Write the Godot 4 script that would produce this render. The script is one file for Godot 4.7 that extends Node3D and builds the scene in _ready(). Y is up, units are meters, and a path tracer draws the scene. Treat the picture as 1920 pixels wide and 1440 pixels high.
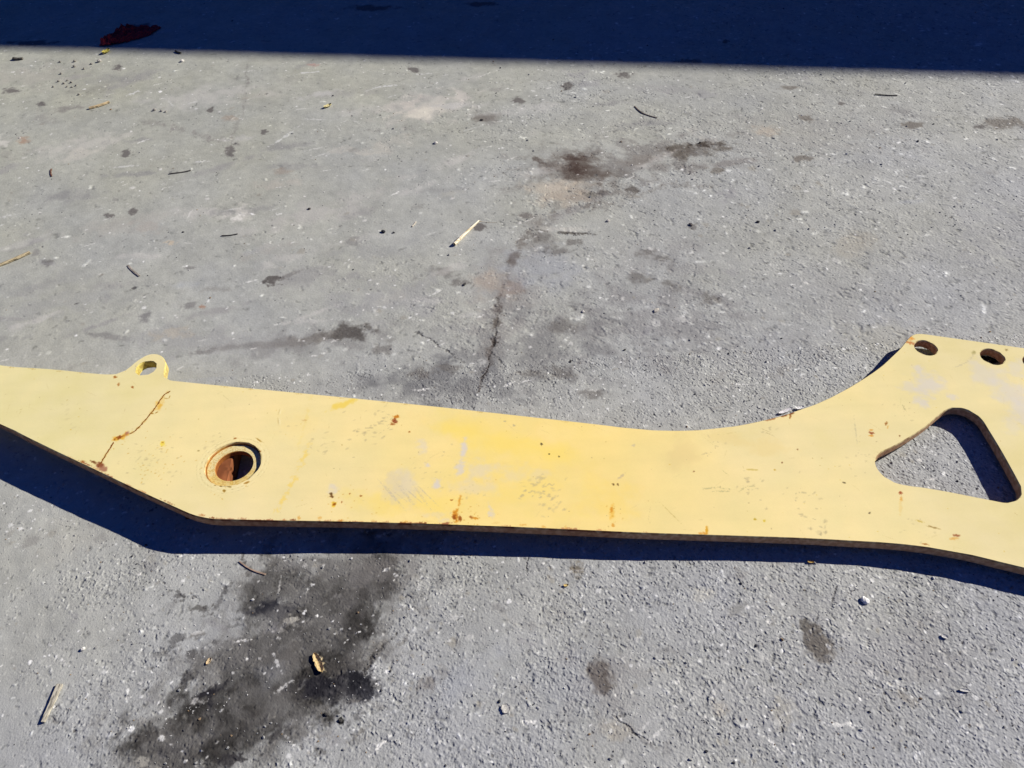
extends Node3D
# A yellow flame-cut steel arm lying on a stained concrete yard in hard sunlight.

const PLATE_TOP := 0.0595        # height of the arm's top face over x = 0
const PLATE_SLOPE := -0.018     # the arm's right end rests lower than its left end
const THICK := 0.0235
const SEAM_LINE := [Vector2(-0.8769, -1.3341), Vector2(-0.8875, -1.3236), Vector2(-0.8933, -1.3055), Vector2(-0.8990, -1.2786), Vector2(-0.9076, -1.2490), Vector2(-0.9179, -1.2218), Vector2(-0.9266, -1.2035), Vector2(-0.9366, -1.1939)]
const SEAM_TAIL := [Vector2(-0.9677, -1.1706), Vector2(-0.9719, -1.1446), Vector2(-0.9761, -1.1192), Vector2(-0.9794, -1.0958)]
const BORE_C := Vector2(-0.6635, -1.0904)
const BORE_R := 0.0645
const LUG_A := Vector2(-1.0450, -1.4035)
const LUG_B := Vector2(-0.8831, -1.3719)
const STRAW_A := Vector2(-0.1632, -1.9951)
const STRAW_B := Vector2(-0.0825, -2.1257)
const TIMBER_AT := Vector2(-0.7275, -1.0970)
const TIMBER_TURN := 0.0558
const BITE := 0.0040

var noise_a := FastNoiseLite.new()
var noise_b := FastNoiseLite.new()
var noise_c := FastNoiseLite.new()
var noise_d := FastNoiseLite.new()
var noise_e := FastNoiseLite.new()
var rng := RandomNumberGenerator.new()

# ------------------------------------------------------------------ a computed sheet of colour and relief
class Sheet:
	var w := 0
	var h := 0
	var x0 := 0.0
	var z0 := 0.0
	var step := 0.001
	var col := PackedByteArray()
	var hgt := PackedByteArray()
	var warp: FastNoiseLite
	var pores := 0.0

	func blot(p: Vector2, a: Vector2, b: Vector2, c: Color, strength: float, soft := 0.5, ragged := 0.35, rise := 0.0) -> void:
		var det := a.x * b.y - a.y * b.x
		if absf(det) < 1e-12:
			return
		var grow := 1.0 + ragged
		var ex := (absf(a.x) + absf(b.x)) * grow
		var ez := (absf(a.y) + absf(b.y)) * grow
		var i0 := maxi(0, int((p.x - ex - x0) / step))
		var i1 := mini(w - 1, int((p.x + ex - x0) / step) + 1)
		var j0 := maxi(0, int((p.y - ez - z0) / step))
		var j1 := mini(h - 1, int((p.y + ez - z0) / step) + 1)
		var r := c.r * 255.0
		var g := c.g * 255.0
		var bl := c.b * 255.0
		var f := clampf(0.9 / maxf(0.002, sqrt(absf(det))), 9.0, 320.0)
		for j in range(j0, j1 + 1):
			var dz := z0 + (j + 0.5) * step - p.y
			for i in range(i0, i1 + 1):
				var dx := x0 + (i + 0.5) * step - p.x
				var u := (dx * b.y - dz * b.x) / det
				var v := (a.x * dz - a.y * dx) / det
				var d := sqrt(u * u + v * v)
				if d > grow:
					continue
				if ragged > 0.0:
					d += ragged * 1.5 * warp.get_noise_2d((p.x + dx) * f + p.x * 31.0, (p.y + dz) * f)
				var k := clampf((1.0 - d) / soft, 0.0, 1.0)
				if k <= 0.0:
					continue
				k = k * k * (3.0 - 2.0 * k) * strength
				if pores > 0.0:
					k = minf(1.0, k * clampf(1.0 + pores * (0.57 - hgt[j * w + i] / 255.0), 0.45, 1.5))
				var at := (j * w + i) * 3
				col[at] = int(col[at] + (r - col[at]) * k)
				col[at + 1] = int(col[at + 1] + (g - col[at + 1]) * k)
				col[at + 2] = int(col[at + 2] + (bl - col[at + 2]) * k)
				if rise != 0.0:
					var q := j * w + i
					hgt[q] = clampi(int(hgt[q] + rise * k * 255.0), 0, 255)

	func grain(x: float, z: float, r: float, dh: float, tone: float) -> void:
		var ci := (x - x0) / step
		var cj := (z - z0) / step
		var q := r / step
		var inv := 1.0 / (q * q)
		for j in range(maxi(0, int(cj - q)), mini(h - 1, int(cj + q)) + 1):
			for i in range(maxi(0, int(ci - q)), mini(w - 1, int(ci + q)) + 1):
				var k := 1.0 - ((i + 0.5 - ci) * (i + 0.5 - ci) + (j + 0.5 - cj) * (j + 0.5 - cj)) * inv
				if k > 0.0:
					var n := j * w + i
					hgt[n] = clampi(int(hgt[n] + dh * k), 0, 255)
					var m := 1.0 + tone * k
					n *= 3
					col[n] = mini(255, int(col[n] * m))
					col[n + 1] = mini(255, int(col[n + 1] * m))
					col[n + 2] = mini(255, int(col[n + 2] * m))

	func streak(p: Vector2, q: Vector2, half: float, c: Color, strength: float, soft := 0.6, ragged := 0.5, rise := 0.0) -> void:
		var d := (q - p) * 0.5
		blot((p + q) * 0.5, d, Vector2(-d.y, d.x).normalized() * half, c, strength, soft, ragged, rise)

	func material(rough: float, relief: float) -> StandardMaterial3D:
		var m := StandardMaterial3D.new()
		m.albedo_texture = ImageTexture.create_from_image(Image.create_from_data(w, h, false, Image.FORMAT_RGB8, col))
		m.heightmap_enabled = true
		m.heightmap_texture = ImageTexture.create_from_image(Image.create_from_data(w, h, false, Image.FORMAT_L8, hgt))
		m.heightmap_scale = relief
		m.roughness = rough
		m.metallic_specular = 0.25
		return m

# ------------------------------------------------------------------ naming
func tag(o: Node3D, label := "", category := "", group := "", kind := "") -> void:
	if label: o.set_meta("label", label)
	if category: o.set_meta("category", category)
	if group: o.set_meta("group", group)
	if kind: o.set_meta("kind", kind)

var used := {}
func numbered(called: String) -> String:
	var n: int = used.get(called, 0)
	used[called] = n + 1
	return called if n == 0 else "%s_%03d" % [called, n]

func thing(called: String, label: String, category: String, at: Vector3, group := "") -> Node3D:
	var o := Node3D.new()
	o.name = numbered(called)
	add_child(o)
	o.position = at
	tag(o, label, category, group)
	return o

func put(called: String, mesh: Mesh, parent: Node3D, mat: Material = null) -> MeshInstance3D:
	var o := MeshInstance3D.new()
	o.name = called if parent != self else numbered(called)
	o.mesh = mesh
	if mat: o.material_override = mat
	parent.add_child(o, true)
	return o

# ------------------------------------------------------------------ mesh collecting
class Soup:
	var v := PackedVector3Array()
	var n := PackedVector3Array()
	var t := PackedVector2Array()
	var c := PackedColorArray()
	var ix := PackedInt32Array()

	func vert(p: Vector3, nn: Vector3, uv: Vector2, col := Color.WHITE) -> int:
		v.append(p); n.append(nn); t.append(uv); c.append(col)
		return v.size() - 1

	func tri(i: int, j: int, k: int) -> void:
		var g := (v[k] - v[i]).cross(v[j] - v[i])
		if g.dot(n[i] + n[j] + n[k]) < 0.0:
			ix.append(i); ix.append(k); ix.append(j)
		else:
			ix.append(i); ix.append(j); ix.append(k)

	func quad(i: int, j: int, k: int, l: int) -> void:
		tri(i, j, k); tri(i, k, l)

	func into(mesh: ArrayMesh, mat: Material) -> void:
		if ix.is_empty():
			return
		var a := []
		a.resize(Mesh.ARRAY_MAX)
		a[Mesh.ARRAY_VERTEX] = v
		a[Mesh.ARRAY_NORMAL] = n
		a[Mesh.ARRAY_TEX_UV] = t
		a[Mesh.ARRAY_COLOR] = c
		a[Mesh.ARRAY_INDEX] = ix
		mesh.add_surface_from_arrays(Mesh.PRIMITIVE_TRIANGLES, a)
		mesh.surface_set_material(mesh.get_surface_count() - 1, mat)

func plain(c: Color, rough := 0.8, tinted := false) -> StandardMaterial3D:
	var m := StandardMaterial3D.new()
	m.albedo_color = c
	m.roughness = rough
	m.metallic_specular = 0.3
	m.vertex_color_use_as_albedo = tinted
	return m

# ------------------------------------------------------------------ ground
func coarse(x: float, z: float) -> float:   # how much aggregate shows: 0 trowelled smooth, 1 washed out
	var r := 0.5 + 0.62 * x + 0.28 * (z + 1.9)
	r += 0.75 * noise_a.get_noise_2d(x * 1.3 + 7.0, z * 1.3) + 0.55 * noise_b.get_noise_2d(x * 5.0, z * 5.0 + 3.0)
	return clampf(r, 0.06, 1.0)

func ground_y(x: float, z: float) -> float:
	var fade := clampf(((2.85 if z < SEAM else 1.57) - absf(x)) * 5.0, 0.0, 1.0) * clampf((z + 4.5) * 3.0, 0.0, 1.0) * clampf((-0.3 - z) * 3.0, 0.0, 1.0)
	return fade * (0.0022 * noise_a.get_noise_2d(x * 2.6, z * 2.6 + 40.0) + 0.0011 * noise_b.get_noise_2d(x * 13.0, z * 13.0))

func concrete(x: float, z: float, o: PackedFloat32Array) -> void:
	var big := noise_a.get_noise_2d(x * 0.9, z * 0.9)
	var mid := noise_b.get_noise_2d(x * 5.5, z * 5.5 - 9.0)
	var tint := noise_a.get_noise_2d(x * 1.7 + 31.0, z * 1.7)
	var r := coarse(x, z)
	var g := noise_c.get_noise_2d(x * 132.0 + 3.0 * mid, z * 118.0 - 2.0 * tint) * 1.25
	var g2 := noise_c.get_noise_2d(x * 240.0 + 50.0, z * 240.0)
	var fine := noise_d.get_noise_2d(x * 520.0, z * 520.0)
	var patch := clampf(0.8 + 1.2 * noise_b.get_noise_2d(x * 15.0, z * 15.0 + 70.0), 0.12, 1.0) * r
	var pit := smoothstep(0.02, -0.42, g)
	var knob := smoothstep(0.16, 0.5, g)
	var speck := noise_d.get_noise_2d(x * 95.0 + 9.0, z * 95.0)
	var bump := 0.58 + patch * (0.06 * knob - 0.11 * pit) + (0.05 + 0.06 * patch) * g2 + 0.05 * fine + 0.05 * mid + 0.05 * speck * r
	var dust := noise_b.get_noise_2d(x * 26.0 - 4.0, z * 26.0)
	var tone := 1.0 + 0.035 * big + 0.05 * mid + 0.045 * dust + 0.05 * fine + 0.04 * g2 * (0.4 + patch) - 0.05 * patch * pit + 0.02 * patch * knob
	o[0] = (164.0 + 2.0 * tint) * tone
	o[1] = (164.5 + 1.2 * tint) * tone
	o[2] = (159.0 - 3.5 * tint + 1.5 * x + 2.2 * (z + 1.8)) * tone
	o[3] = bump

func compute_sheet(x0: float, z0: float, x1: float, w: int, h: int, paint: bool) -> Sheet:
	var s := Sheet.new()
	s.w = w; s.h = h; s.x0 = x0; s.z0 = z0; s.step = (x1 - x0) / w
	s.warp = noise_d
	var bands := 16
	var cols := []
	var hgts := []
	cols.resize(bands)
	hgts.resize(bands)
	var step := s.step
	var work := func(k: int) -> void:
		var c := PackedByteArray()
		var e := PackedByteArray()
		var a := h * k / bands
		var b := h * (k + 1) / bands
		c.resize((b - a) * w * 3)
		e.resize((b - a) * w)
		var o := PackedFloat32Array([0, 0, 0, 0])
		var n := 0
		for j in range(a, b):
			var z := z0 + (j + 0.5) * step
			for i in w:
				if paint:
					paintwork(x0 + (i + 0.5) * step, z, o)
				else:
					concrete(x0 + (i + 0.5) * step, z, o)
				c[n * 3] = clampi(int(o[0]), 0, 255)
				c[n * 3 + 1] = clampi(int(o[1]), 0, 255)
				c[n * 3 + 2] = clampi(int(o[2]), 0, 255)
				e[n] = clampi(int(o[3] * 255.0), 0, 255)
				n += 1
		cols[k] = c
		hgts[k] = e
	WorkerThreadPool.wait_for_group_task_completion(WorkerThreadPool.add_group_task(work, bands))
	for k in bands:
		s.col.append_array(cols[k])
		s.hgt.append_array(hgts[k])
	return s

func grey(r: float, g: float, b: float) -> Color:
	return Color(r / 255.0, g / 255.0, b / 255.0)

var near: Sheet
var far: Sheet
func stain(s: Sheet, x: float, z: float, ax: float, az: float, bx: float, bz: float, c: Color, k: float, soft := 0.7, ragged := 0.45, rise := 0.0) -> void:  # lays real stains, and the painted shade under the arm's right-hand holes
	if true:
		s.blot(Vector2(x, z), Vector2(ax, az), Vector2(bx, bz), c, k, soft, ragged, rise)

func scrape(s: Sheet, x: float, z: float, x2: float, z2: float, half: float, c: Color, k: float, soft := 0.6, ragged := 0.9, rise := 0.0) -> void:
	if true:
		s.streak(Vector2(x, z), Vector2(x2, z2), half, c, k, soft, ragged, rise)

func roughen(s: Sheet, rnd: RandomNumberGenerator, chains: int) -> void:   # sand grains, broken-out pits and worm-like voids, of mixed size
	for k in chains:
		var x := s.x0 + rnd.randf() * s.w * s.step
		var z := s.z0 + rnd.randf() * s.h * s.step
		var r := coarse(x, z)
		if rnd.randf() > 0.16 + 0.95 * r:
			continue
		var size := s.step * rnd.randf_range(0.9, 1.7) * (1.0 + 1.1 * pow(rnd.randf(), 5.0))
		var kind := rnd.randf()
		var a := rnd.randf() * TAU
		var links := 1 + int(rnd.randf() * rnd.randf() * 5.0)
		for l in links:
			if kind < 0.5:
				s.grain(x, z, size * 1.1, -rnd.randf_range(25.0, 95.0) * (0.35 + 0.65 * r), -rnd.randf_range(0.02, 0.16))
			elif kind < 0.935:
				s.grain(x, z, size * 1.25, rnd.randf_range(20.0, 70.0) * (0.35 + 0.65 * r), rnd.randf_range(-0.03, 0.08))
			else:
				s.grain(x, z, size * 1.4, rnd.randf_range(10.0, 50.0), rnd.randf_range(0.06, 0.24))
			a += rnd.randf_range(-0.9, 0.9)
			x += cos(a) * size * 1.2
			z += sin(a) * size * 1.2

func ground_marks(s: Sheet, rng: RandomNumberGenerator) -> void:
	s.warp = noise_e
	s.pores = 1.7
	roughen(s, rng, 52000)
	stain(s, -0.498, -0.639, 0.2137, -0.1846, 0.0935, 0.1029, grey(71, 69, 66), 0.87, 0.80, 0.65, 0.00)
	stain(s, -0.407, -0.760, 0.1110, -0.1631, 0.0663, 0.0570, grey(71, 69, 66), 0.87, 0.80, 0.65, 0.00)
	stain(s, -0.596, -0.511, 0.1713, -0.0556, 0.0540, 0.0891, grey(71, 69, 66), 0.87, 0.80, 0.65, 0.00)
	stain(s, -0.330, -0.780, 0.0988, -0.0750, 0.0439, 0.0617, grey(71, 69, 66), 0.87, 0.80, 0.65, 0.00)
	stain(s, -0.527, -0.804, 0.1030, -0.0378, 0.0354, 0.0708, grey(71, 69, 66), 0.87, 0.80, 0.65, 0.00)
	stain(s, -0.413, -0.645, 0.1145, -0.1045, 0.0704, 0.0767, grey(71, 69, 66), 0.87, 0.80, 0.65, 0.00)
	stain(s, -0.465, -0.704, 0.1152, -0.1104, 0.0500, 0.0545, grey(40, 38, 36), 0.84, 0.70, 0.80, 0.00)
	stain(s, -0.386, -0.601, 0.0822, -0.0468, 0.0378, 0.0552, grey(40, 38, 36), 0.84, 0.70, 0.80, 0.00)
	stain(s, -0.570, -0.529, 0.1362, -0.0444, 0.0378, 0.0643, grey(40, 38, 36), 0.84, 0.70, 0.80, 0.00)
	stain(s, -0.659, -0.486, 0.0952, -0.0116, 0.0189, 0.0415, grey(40, 38, 36), 0.84, 0.70, 0.80, 0.00)
	stain(s, -0.320, -0.805, 0.0452, -0.0522, 0.0353, 0.0372, grey(40, 38, 36), 0.84, 0.70, 0.80, 0.00)
	stain(s, -0.364, -0.687, 0.0542, -0.0494, 0.0472, 0.0537, grey(40, 38, 36), 0.84, 0.70, 0.80, 0.00)
	stain(s, -0.523, -0.749, 0.0525, -0.0051, 0.0089, 0.0286, grey(43, 43, 49), 0.90, 0.60, 0.50, 0.00)
	stain(s, -0.552, -0.756, 0.0398, 0.0022, 0.0042, 0.0217, grey(66, 64, 64), 0.56, 0.70, 0.45, 0.00)
	stain(s, -0.362, -0.579, 0.0868, -0.0077, 0.0079, 0.0306, grey(44, 43, 46), 1.00, 0.70, 0.50, 0.00)
	stain(s, -0.445, -0.573, 0.0602, -0.0076, 0.0118, 0.0353, grey(63, 60, 58), 0.67, 0.70, 0.45, 0.00)
	stain(s, -0.320, -0.566, 0.0362, -0.0155, 0.0116, 0.0207, grey(43, 43, 49), 0.78, 0.70, 0.50, 0.00)
	stain(s, -0.618, -0.582, 0.0358, -0.0215, 0.0089, 0.0111, grey(54, 52, 52), 0.78, 0.70, 0.45, 0.00)
	stain(s, -0.613, -0.561, 0.0125, 0.0006, 0.0048, 0.0202, grey(54, 52, 52), 0.67, 0.70, 0.45, 0.00)
	stain(s, -0.696, -0.511, 0.0459, -0.0102, 0.0116, 0.0207, grey(60, 57, 54), 0.78, 0.70, 0.90, 0.00)
	stain(s, -0.645, -0.471, 0.0585, -0.0020, 0.0083, 0.0231, grey(62, 59, 56), 0.78, 0.70, 0.90, 0.00)
	stain(s, -0.575, -0.649, 0.0332, -0.0203, 0.0148, 0.0196, grey(69, 67, 69), 0.56, 0.70, 0.45, 0.00)
	stain(s, -0.306, -0.640, 0.0281, -0.0368, 0.0123, 0.0104, grey(89, 86, 82), 0.67, 0.70, 0.45, 0.00)
	stain(s, -0.367, -0.621, 0.0523, -0.0299, 0.0166, 0.0248, grey(77, 74, 71), 0.67, 0.70, 0.45, 0.00)
	stain(s, -0.387, -0.530, 0.0092, 0.0005, 0.0008, 0.0059, grey(29, 29, 29), 1.00, 0.50, 0.50, 0.00)
	stain(s, -0.355, -0.516, 0.0071, 0.0004, 0.0009, 0.0078, grey(29, 29, 29), 1.00, 0.50, 0.50, 0.00)
	stain(s, -0.394, -0.775, 0.0153, -0.0070, 0.0040, 0.0076, grey(134, 132, 128), 0.64, 0.80, 0.90, 0.00)
	stain(s, -0.316, -0.480, 0.0208, -0.0087, 0.0033, 0.0057, grey(134, 132, 128), 0.47, 0.80, 0.90, 0.00)
	stain(s, -0.200, -0.682, 0.0070, 0.0002, 0.0004, 0.0055, grey(59, 57, 57), 0.38, 0.80, 0.90, 0.00)
	stain(s, -0.463, -0.506, 0.0132, -0.0032, 0.0044, 0.0094, grey(67, 64, 61), 0.52, 0.80, 0.90, 0.00)
	stain(s, -0.482, -0.581, 0.0067, -0.0124, 0.0054, 0.0035, grey(134, 132, 128), 0.50, 0.80, 0.90, 0.00)
	stain(s, -0.679, -0.762, 0.0271, -0.0028, 0.0062, 0.0163, grey(67, 64, 61), 0.61, 0.80, 0.90, 0.00)
	stain(s, -0.461, -0.826, 0.0072, -0.0187, 0.0073, 0.0047, grey(134, 132, 128), 0.66, 0.80, 0.90, 0.00)
	stain(s, -0.519, -0.578, 0.0191, -0.0074, 0.0028, 0.0046, grey(59, 57, 57), 0.51, 0.80, 0.90, 0.00)
	stain(s, -0.412, -0.393, 0.0037, -0.0055, 0.0094, 0.0060, grey(112, 109, 104), 0.60, 0.80, 0.90, 0.00)
	stain(s, -0.612, -0.612, 0.0028, -0.0076, 0.0132, 0.0075, grey(134, 132, 128), 0.63, 0.80, 0.90, 0.00)
	stain(s, -0.630, -0.683, 0.0212, -0.0000, 0.0020, 0.0069, grey(59, 57, 57), 0.54, 0.80, 0.90, 0.00)
	stain(s, -0.644, -0.598, 0.0242, -0.0109, 0.0059, 0.0085, grey(112, 109, 104), 0.35, 0.80, 0.90, 0.00)
	stain(s, -0.676, -0.614, 0.0067, -0.0195, 0.0058, 0.0032, grey(59, 57, 57), 0.47, 0.80, 0.90, 0.00)
	stain(s, -0.480, -0.482, 0.0124, -0.0146, 0.0106, 0.0085, grey(112, 109, 104), 0.54, 0.80, 0.90, 0.00)
	stain(s, -0.329, -0.525, 0.0150, -0.0130, 0.0100, 0.0104, grey(59, 57, 57), 0.39, 0.80, 0.90, 0.00)
	stain(s, -0.477, -0.630, 0.0254, 0.0053, 0.0001, 0.0059, grey(67, 64, 61), 0.30, 0.80, 0.90, 0.00)
	stain(s, -0.572, -0.546, 0.0119, -0.0074, 0.0061, 0.0075, grey(59, 57, 57), 0.37, 0.80, 0.90, 0.00)
	stain(s, -0.736, -0.667, 0.0307, -0.0019, 0.0030, 0.0077, grey(59, 57, 57), 0.32, 0.80, 0.90, 0.00)
	stain(s, -0.398, -0.495, 0.0113, -0.0050, 0.0033, 0.0053, grey(134, 132, 128), 0.35, 0.80, 0.90, 0.00)
	stain(s, -0.635, -0.810, 0.0151, -0.0114, 0.0079, 0.0101, grey(59, 57, 57), 0.51, 0.80, 0.90, 0.00)
	stain(s, -0.343, -0.710, 0.0182, -0.0179, 0.0108, 0.0119, grey(67, 64, 61), 0.62, 0.80, 0.90, 0.00)
	stain(s, -0.379, -0.496, 0.0131, -0.0134, 0.0070, 0.0063, grey(134, 132, 128), 0.60, 0.80, 0.90, 0.00)
	stain(s, -0.430, -0.639, 0.0034, -0.0043, 0.0125, 0.0110, grey(67, 64, 61), 0.57, 0.80, 0.90, 0.00)
	stain(s, -0.224, -0.732, 0.0285, -0.0088, 0.0020, 0.0056, grey(134, 132, 128), 0.43, 0.80, 0.90, 0.00)
	stain(s, -0.597, -0.842, 0.0060, -0.0087, 0.0145, 0.0133, grey(67, 64, 61), 0.56, 0.80, 0.90, 0.00)
	stain(s, -0.665, -0.485, 0.0263, 0.0017, 0.0015, 0.0058, grey(134, 132, 128), 0.30, 0.80, 0.90, 0.00)
	stain(s, -0.510, -0.700, 0.0046, -0.0094, 0.0103, 0.0070, grey(134, 132, 128), 0.30, 0.80, 0.90, 0.00)
	stain(s, -0.647, -0.772, 0.0122, -0.0287, 0.0066, 0.0045, grey(59, 57, 57), 0.38, 0.80, 0.90, 0.00)
	stain(s, -0.439, -0.590, 0.0109, -0.0156, 0.0053, 0.0041, grey(134, 132, 128), 0.58, 0.80, 0.90, 0.00)
	stain(s, -0.616, -0.663, 0.0234, -0.0107, 0.0047, 0.0072, grey(59, 57, 57), 0.43, 0.80, 0.90, 0.00)
	stain(s, -0.604, -0.655, 0.0034, -0.0043, 0.0100, 0.0087, grey(59, 57, 57), 0.30, 0.80, 0.90, 0.00)
	stain(s, -0.433, -0.621, 0.0083, -0.0118, 0.0100, 0.0079, grey(67, 64, 61), 0.49, 0.80, 0.90, 0.00)
	stain(s, -0.412, -0.591, 0.0112, -0.0050, 0.0075, 0.0126, grey(67, 64, 61), 0.32, 0.80, 0.90, 0.00)
	stain(s, -0.678, -0.702, 0.0257, -0.0058, 0.0038, 0.0077, grey(112, 109, 104), 0.66, 0.80, 0.90, 0.00)
	stain(s, -0.671, -0.662, 0.0287, 0.0024, 0.0032, 0.0144, grey(59, 57, 57), 0.65, 0.80, 0.90, 0.00)
	stain(s, -0.716, -0.693, 0.0155, -0.0166, 0.0120, 0.0116, grey(59, 57, 57), 0.50, 0.80, 0.90, 0.00)
	stain(s, -0.611, -0.404, 0.0273, -0.0008, 0.0040, 0.0114, grey(67, 64, 61), 0.28, 0.80, 0.90, 0.00)
	stain(s, -0.527, -0.671, 0.0223, 0.0006, 0.0030, 0.0140, grey(67, 64, 61), 0.53, 0.80, 0.90, 0.00)
	stain(s, -0.602, -0.720, 0.0243, -0.0039, 0.0022, 0.0054, grey(59, 57, 57), 0.30, 0.80, 0.90, 0.00)
	stain(s, -0.449, -0.532, 0.0089, -0.0030, 0.0041, 0.0075, grey(59, 57, 57), 0.55, 0.80, 0.90, 0.00)
	stain(s, -0.737, -0.588, 0.0063, 0.0011, 0.0012, 0.0070, grey(112, 109, 104), 0.33, 0.80, 0.90, 0.00)
	stain(s, -0.554, -0.582, 0.0084, -0.0027, 0.0073, 0.0130, grey(59, 57, 57), 0.50, 0.80, 0.90, 0.00)
	stain(s, -0.518, -0.647, 0.0124, -0.0012, 0.0023, 0.0068, grey(67, 64, 61), 0.51, 0.80, 0.90, 0.00)
	stain(s, -0.300, -0.581, 0.0086, -0.0016, 0.0028, 0.0088, grey(67, 64, 61), 0.46, 0.80, 0.90, 0.00)
	stain(s, -0.615, -0.567, 0.0155, -0.0181, 0.0052, 0.0044, grey(67, 64, 61), 0.37, 0.80, 0.90, 0.00)
	stain(s, -0.495, -0.517, 0.0031, -0.0054, 0.0069, 0.0044, grey(67, 64, 61), 0.33, 0.80, 0.90, 0.00)
	stain(s, -0.406, -0.692, 0.0136, -0.0150, 0.0110, 0.0109, grey(112, 109, 104), 0.51, 0.80, 0.90, 0.00)
	stain(s, -0.559, -0.548, 0.0140, -0.0060, 0.0046, 0.0070, grey(134, 132, 128), 0.52, 0.80, 0.90, 0.00)
	stain(s, -0.565, -0.648, 0.0251, 0.0038, 0.0008, 0.0077, grey(112, 109, 104), 0.56, 0.80, 0.90, 0.00)
	stain(s, -0.370, -0.579, 0.0070, -0.0029, 0.0062, 0.0111, grey(67, 64, 61), 0.55, 0.80, 0.90, 0.00)
	stain(s, -0.597, -0.632, 0.0179, -0.0093, 0.0045, 0.0064, grey(59, 57, 57), 0.31, 0.80, 0.90, 0.00)
	stain(s, -0.469, -0.512, 0.0056, -0.0058, 0.0100, 0.0090, grey(59, 57, 57), 0.64, 0.80, 0.90, 0.00)
	stain(s, -0.454, -0.630, 0.0251, 0.0039, 0.0005, 0.0095, grey(134, 132, 128), 0.29, 0.80, 0.90, 0.00)
	stain(s, -0.740, -0.796, 0.0195, 0.0031, 0.0025, 0.0138, grey(59, 57, 57), 0.57, 0.80, 0.90, 0.00)
	stain(s, -0.440, -0.654, 0.0207, 0.0037, 0.0003, 0.0096, grey(134, 132, 128), 0.37, 0.80, 0.90, 0.00)
	stain(s, -0.224, -0.488, 0.0087, 0.0003, 0.0008, 0.0108, grey(112, 109, 104), 0.40, 0.80, 0.90, 0.00)
	stain(s, -0.338, -0.648, 0.0179, -0.0011, 0.0021, 0.0102, grey(134, 132, 128), 0.56, 0.80, 0.90, 0.00)
	stain(s, -0.327, -0.584, 0.0058, 0.0011, -0.0004, 0.0093, grey(59, 57, 57), 0.67, 0.80, 0.90, 0.00)
	stain(s, -0.580, -0.667, 0.0084, -0.0194, 0.0141, 0.0089, grey(134, 132, 128), 0.44, 0.80, 0.90, 0.00)
	stain(s, -0.414, -0.413, 0.0276, 0.0010, 0.0006, 0.0037, grey(67, 64, 61), 0.55, 0.80, 0.90, 0.00)
	stain(s, -0.531, -0.511, 0.0095, -0.0047, 0.0077, 0.0107, grey(59, 57, 57), 0.66, 0.80, 0.90, 0.00)
	stain(s, -0.659, -0.632, 0.0175, -0.0157, 0.0063, 0.0065, grey(67, 64, 61), 0.47, 0.80, 0.90, 0.00)
	stain(s, -0.429, -0.652, 0.0261, -0.0136, 0.0041, 0.0064, grey(59, 57, 57), 0.35, 0.80, 0.90, 0.00)
	stain(s, -0.591, -0.605, 0.0122, -0.0232, 0.0088, 0.0059, grey(67, 64, 61), 0.31, 0.80, 0.90, 0.00)
	stain(s, -0.671, -0.616, 0.0048, -0.0135, 0.0140, 0.0079, grey(59, 57, 57), 0.56, 0.80, 0.90, 0.00)
	stain(s, -0.578, -0.590, 0.0232, -0.0094, 0.0052, 0.0083, grey(59, 57, 57), 0.60, 0.80, 0.90, 0.00)
	stain(s, -0.367, -0.575, 0.0077, -0.0073, 0.0067, 0.0068, grey(67, 64, 61), 0.57, 0.80, 0.90, 0.00)
	stain(s, -0.294, -0.542, 0.0301, 0.0047, -0.0002, 0.0080, grey(134, 132, 128), 0.47, 0.80, 0.90, 0.00)
	stain(s, -0.563, -0.905, 0.0129, -0.0251, 0.0145, 0.0118, grey(112, 109, 104), 0.45, 0.80, 0.90, 0.00)
	stain(s, -0.527, -0.673, 0.0069, -0.0058, 0.0083, 0.0094, grey(134, 132, 128), 0.46, 0.80, 0.90, 0.00)
	stain(s, -0.412, -0.670, 0.0181, 0.0041, -0.0002, 0.0059, grey(112, 109, 104), 0.60, 0.80, 0.90, 0.00)
	stain(s, -0.550, -0.511, 0.0052, 0.0000, 0.0035, 0.0134, grey(112, 109, 104), 0.38, 0.80, 0.90, 0.00)
	stain(s, -0.335, -0.560, 0.0275, -0.0099, 0.0036, 0.0072, grey(59, 57, 57), 0.40, 0.80, 0.90, 0.00)
	stain(s, -0.503, -0.516, 0.0173, -0.0051, 0.0043, 0.0081, grey(134, 132, 128), 0.44, 0.80, 0.90, 0.00)
	stain(s, -0.411, -0.723, 0.0061, -0.0054, 0.0042, 0.0050, grey(112, 109, 104), 0.42, 0.80, 0.90, 0.00)
	stain(s, -0.620, -0.602, 0.0059, -0.0011, 0.0056, 0.0121, grey(134, 132, 128), 0.64, 0.80, 0.90, 0.00)
	stain(s, -0.666, -0.469, 0.0073, -0.0044, 0.0051, 0.0057, grey(112, 109, 104), 0.39, 0.80, 0.90, 0.00)
	stain(s, -0.476, -0.717, 0.0060, -0.0098, 0.0121, 0.0094, grey(134, 132, 128), 0.65, 0.80, 0.90, 0.00)
	stain(s, -0.480, -0.670, 0.0195, -0.0202, 0.0098, 0.0099, grey(134, 132, 128), 0.63, 0.80, 0.90, 0.00)
	stain(s, -0.412, -0.551, 0.0089, -0.0014, 0.0023, 0.0064, grey(112, 109, 104), 0.31, 0.80, 0.90, 0.00)
	stain(s, -0.495, -0.508, 0.0168, -0.0115, 0.0097, 0.0112, grey(134, 132, 128), 0.43, 0.80, 0.90, 0.00)
	stain(s, -0.639, -0.640, 0.0204, 0.0005, 0.0023, 0.0086, grey(112, 109, 104), 0.34, 0.80, 0.90, 0.00)
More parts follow.
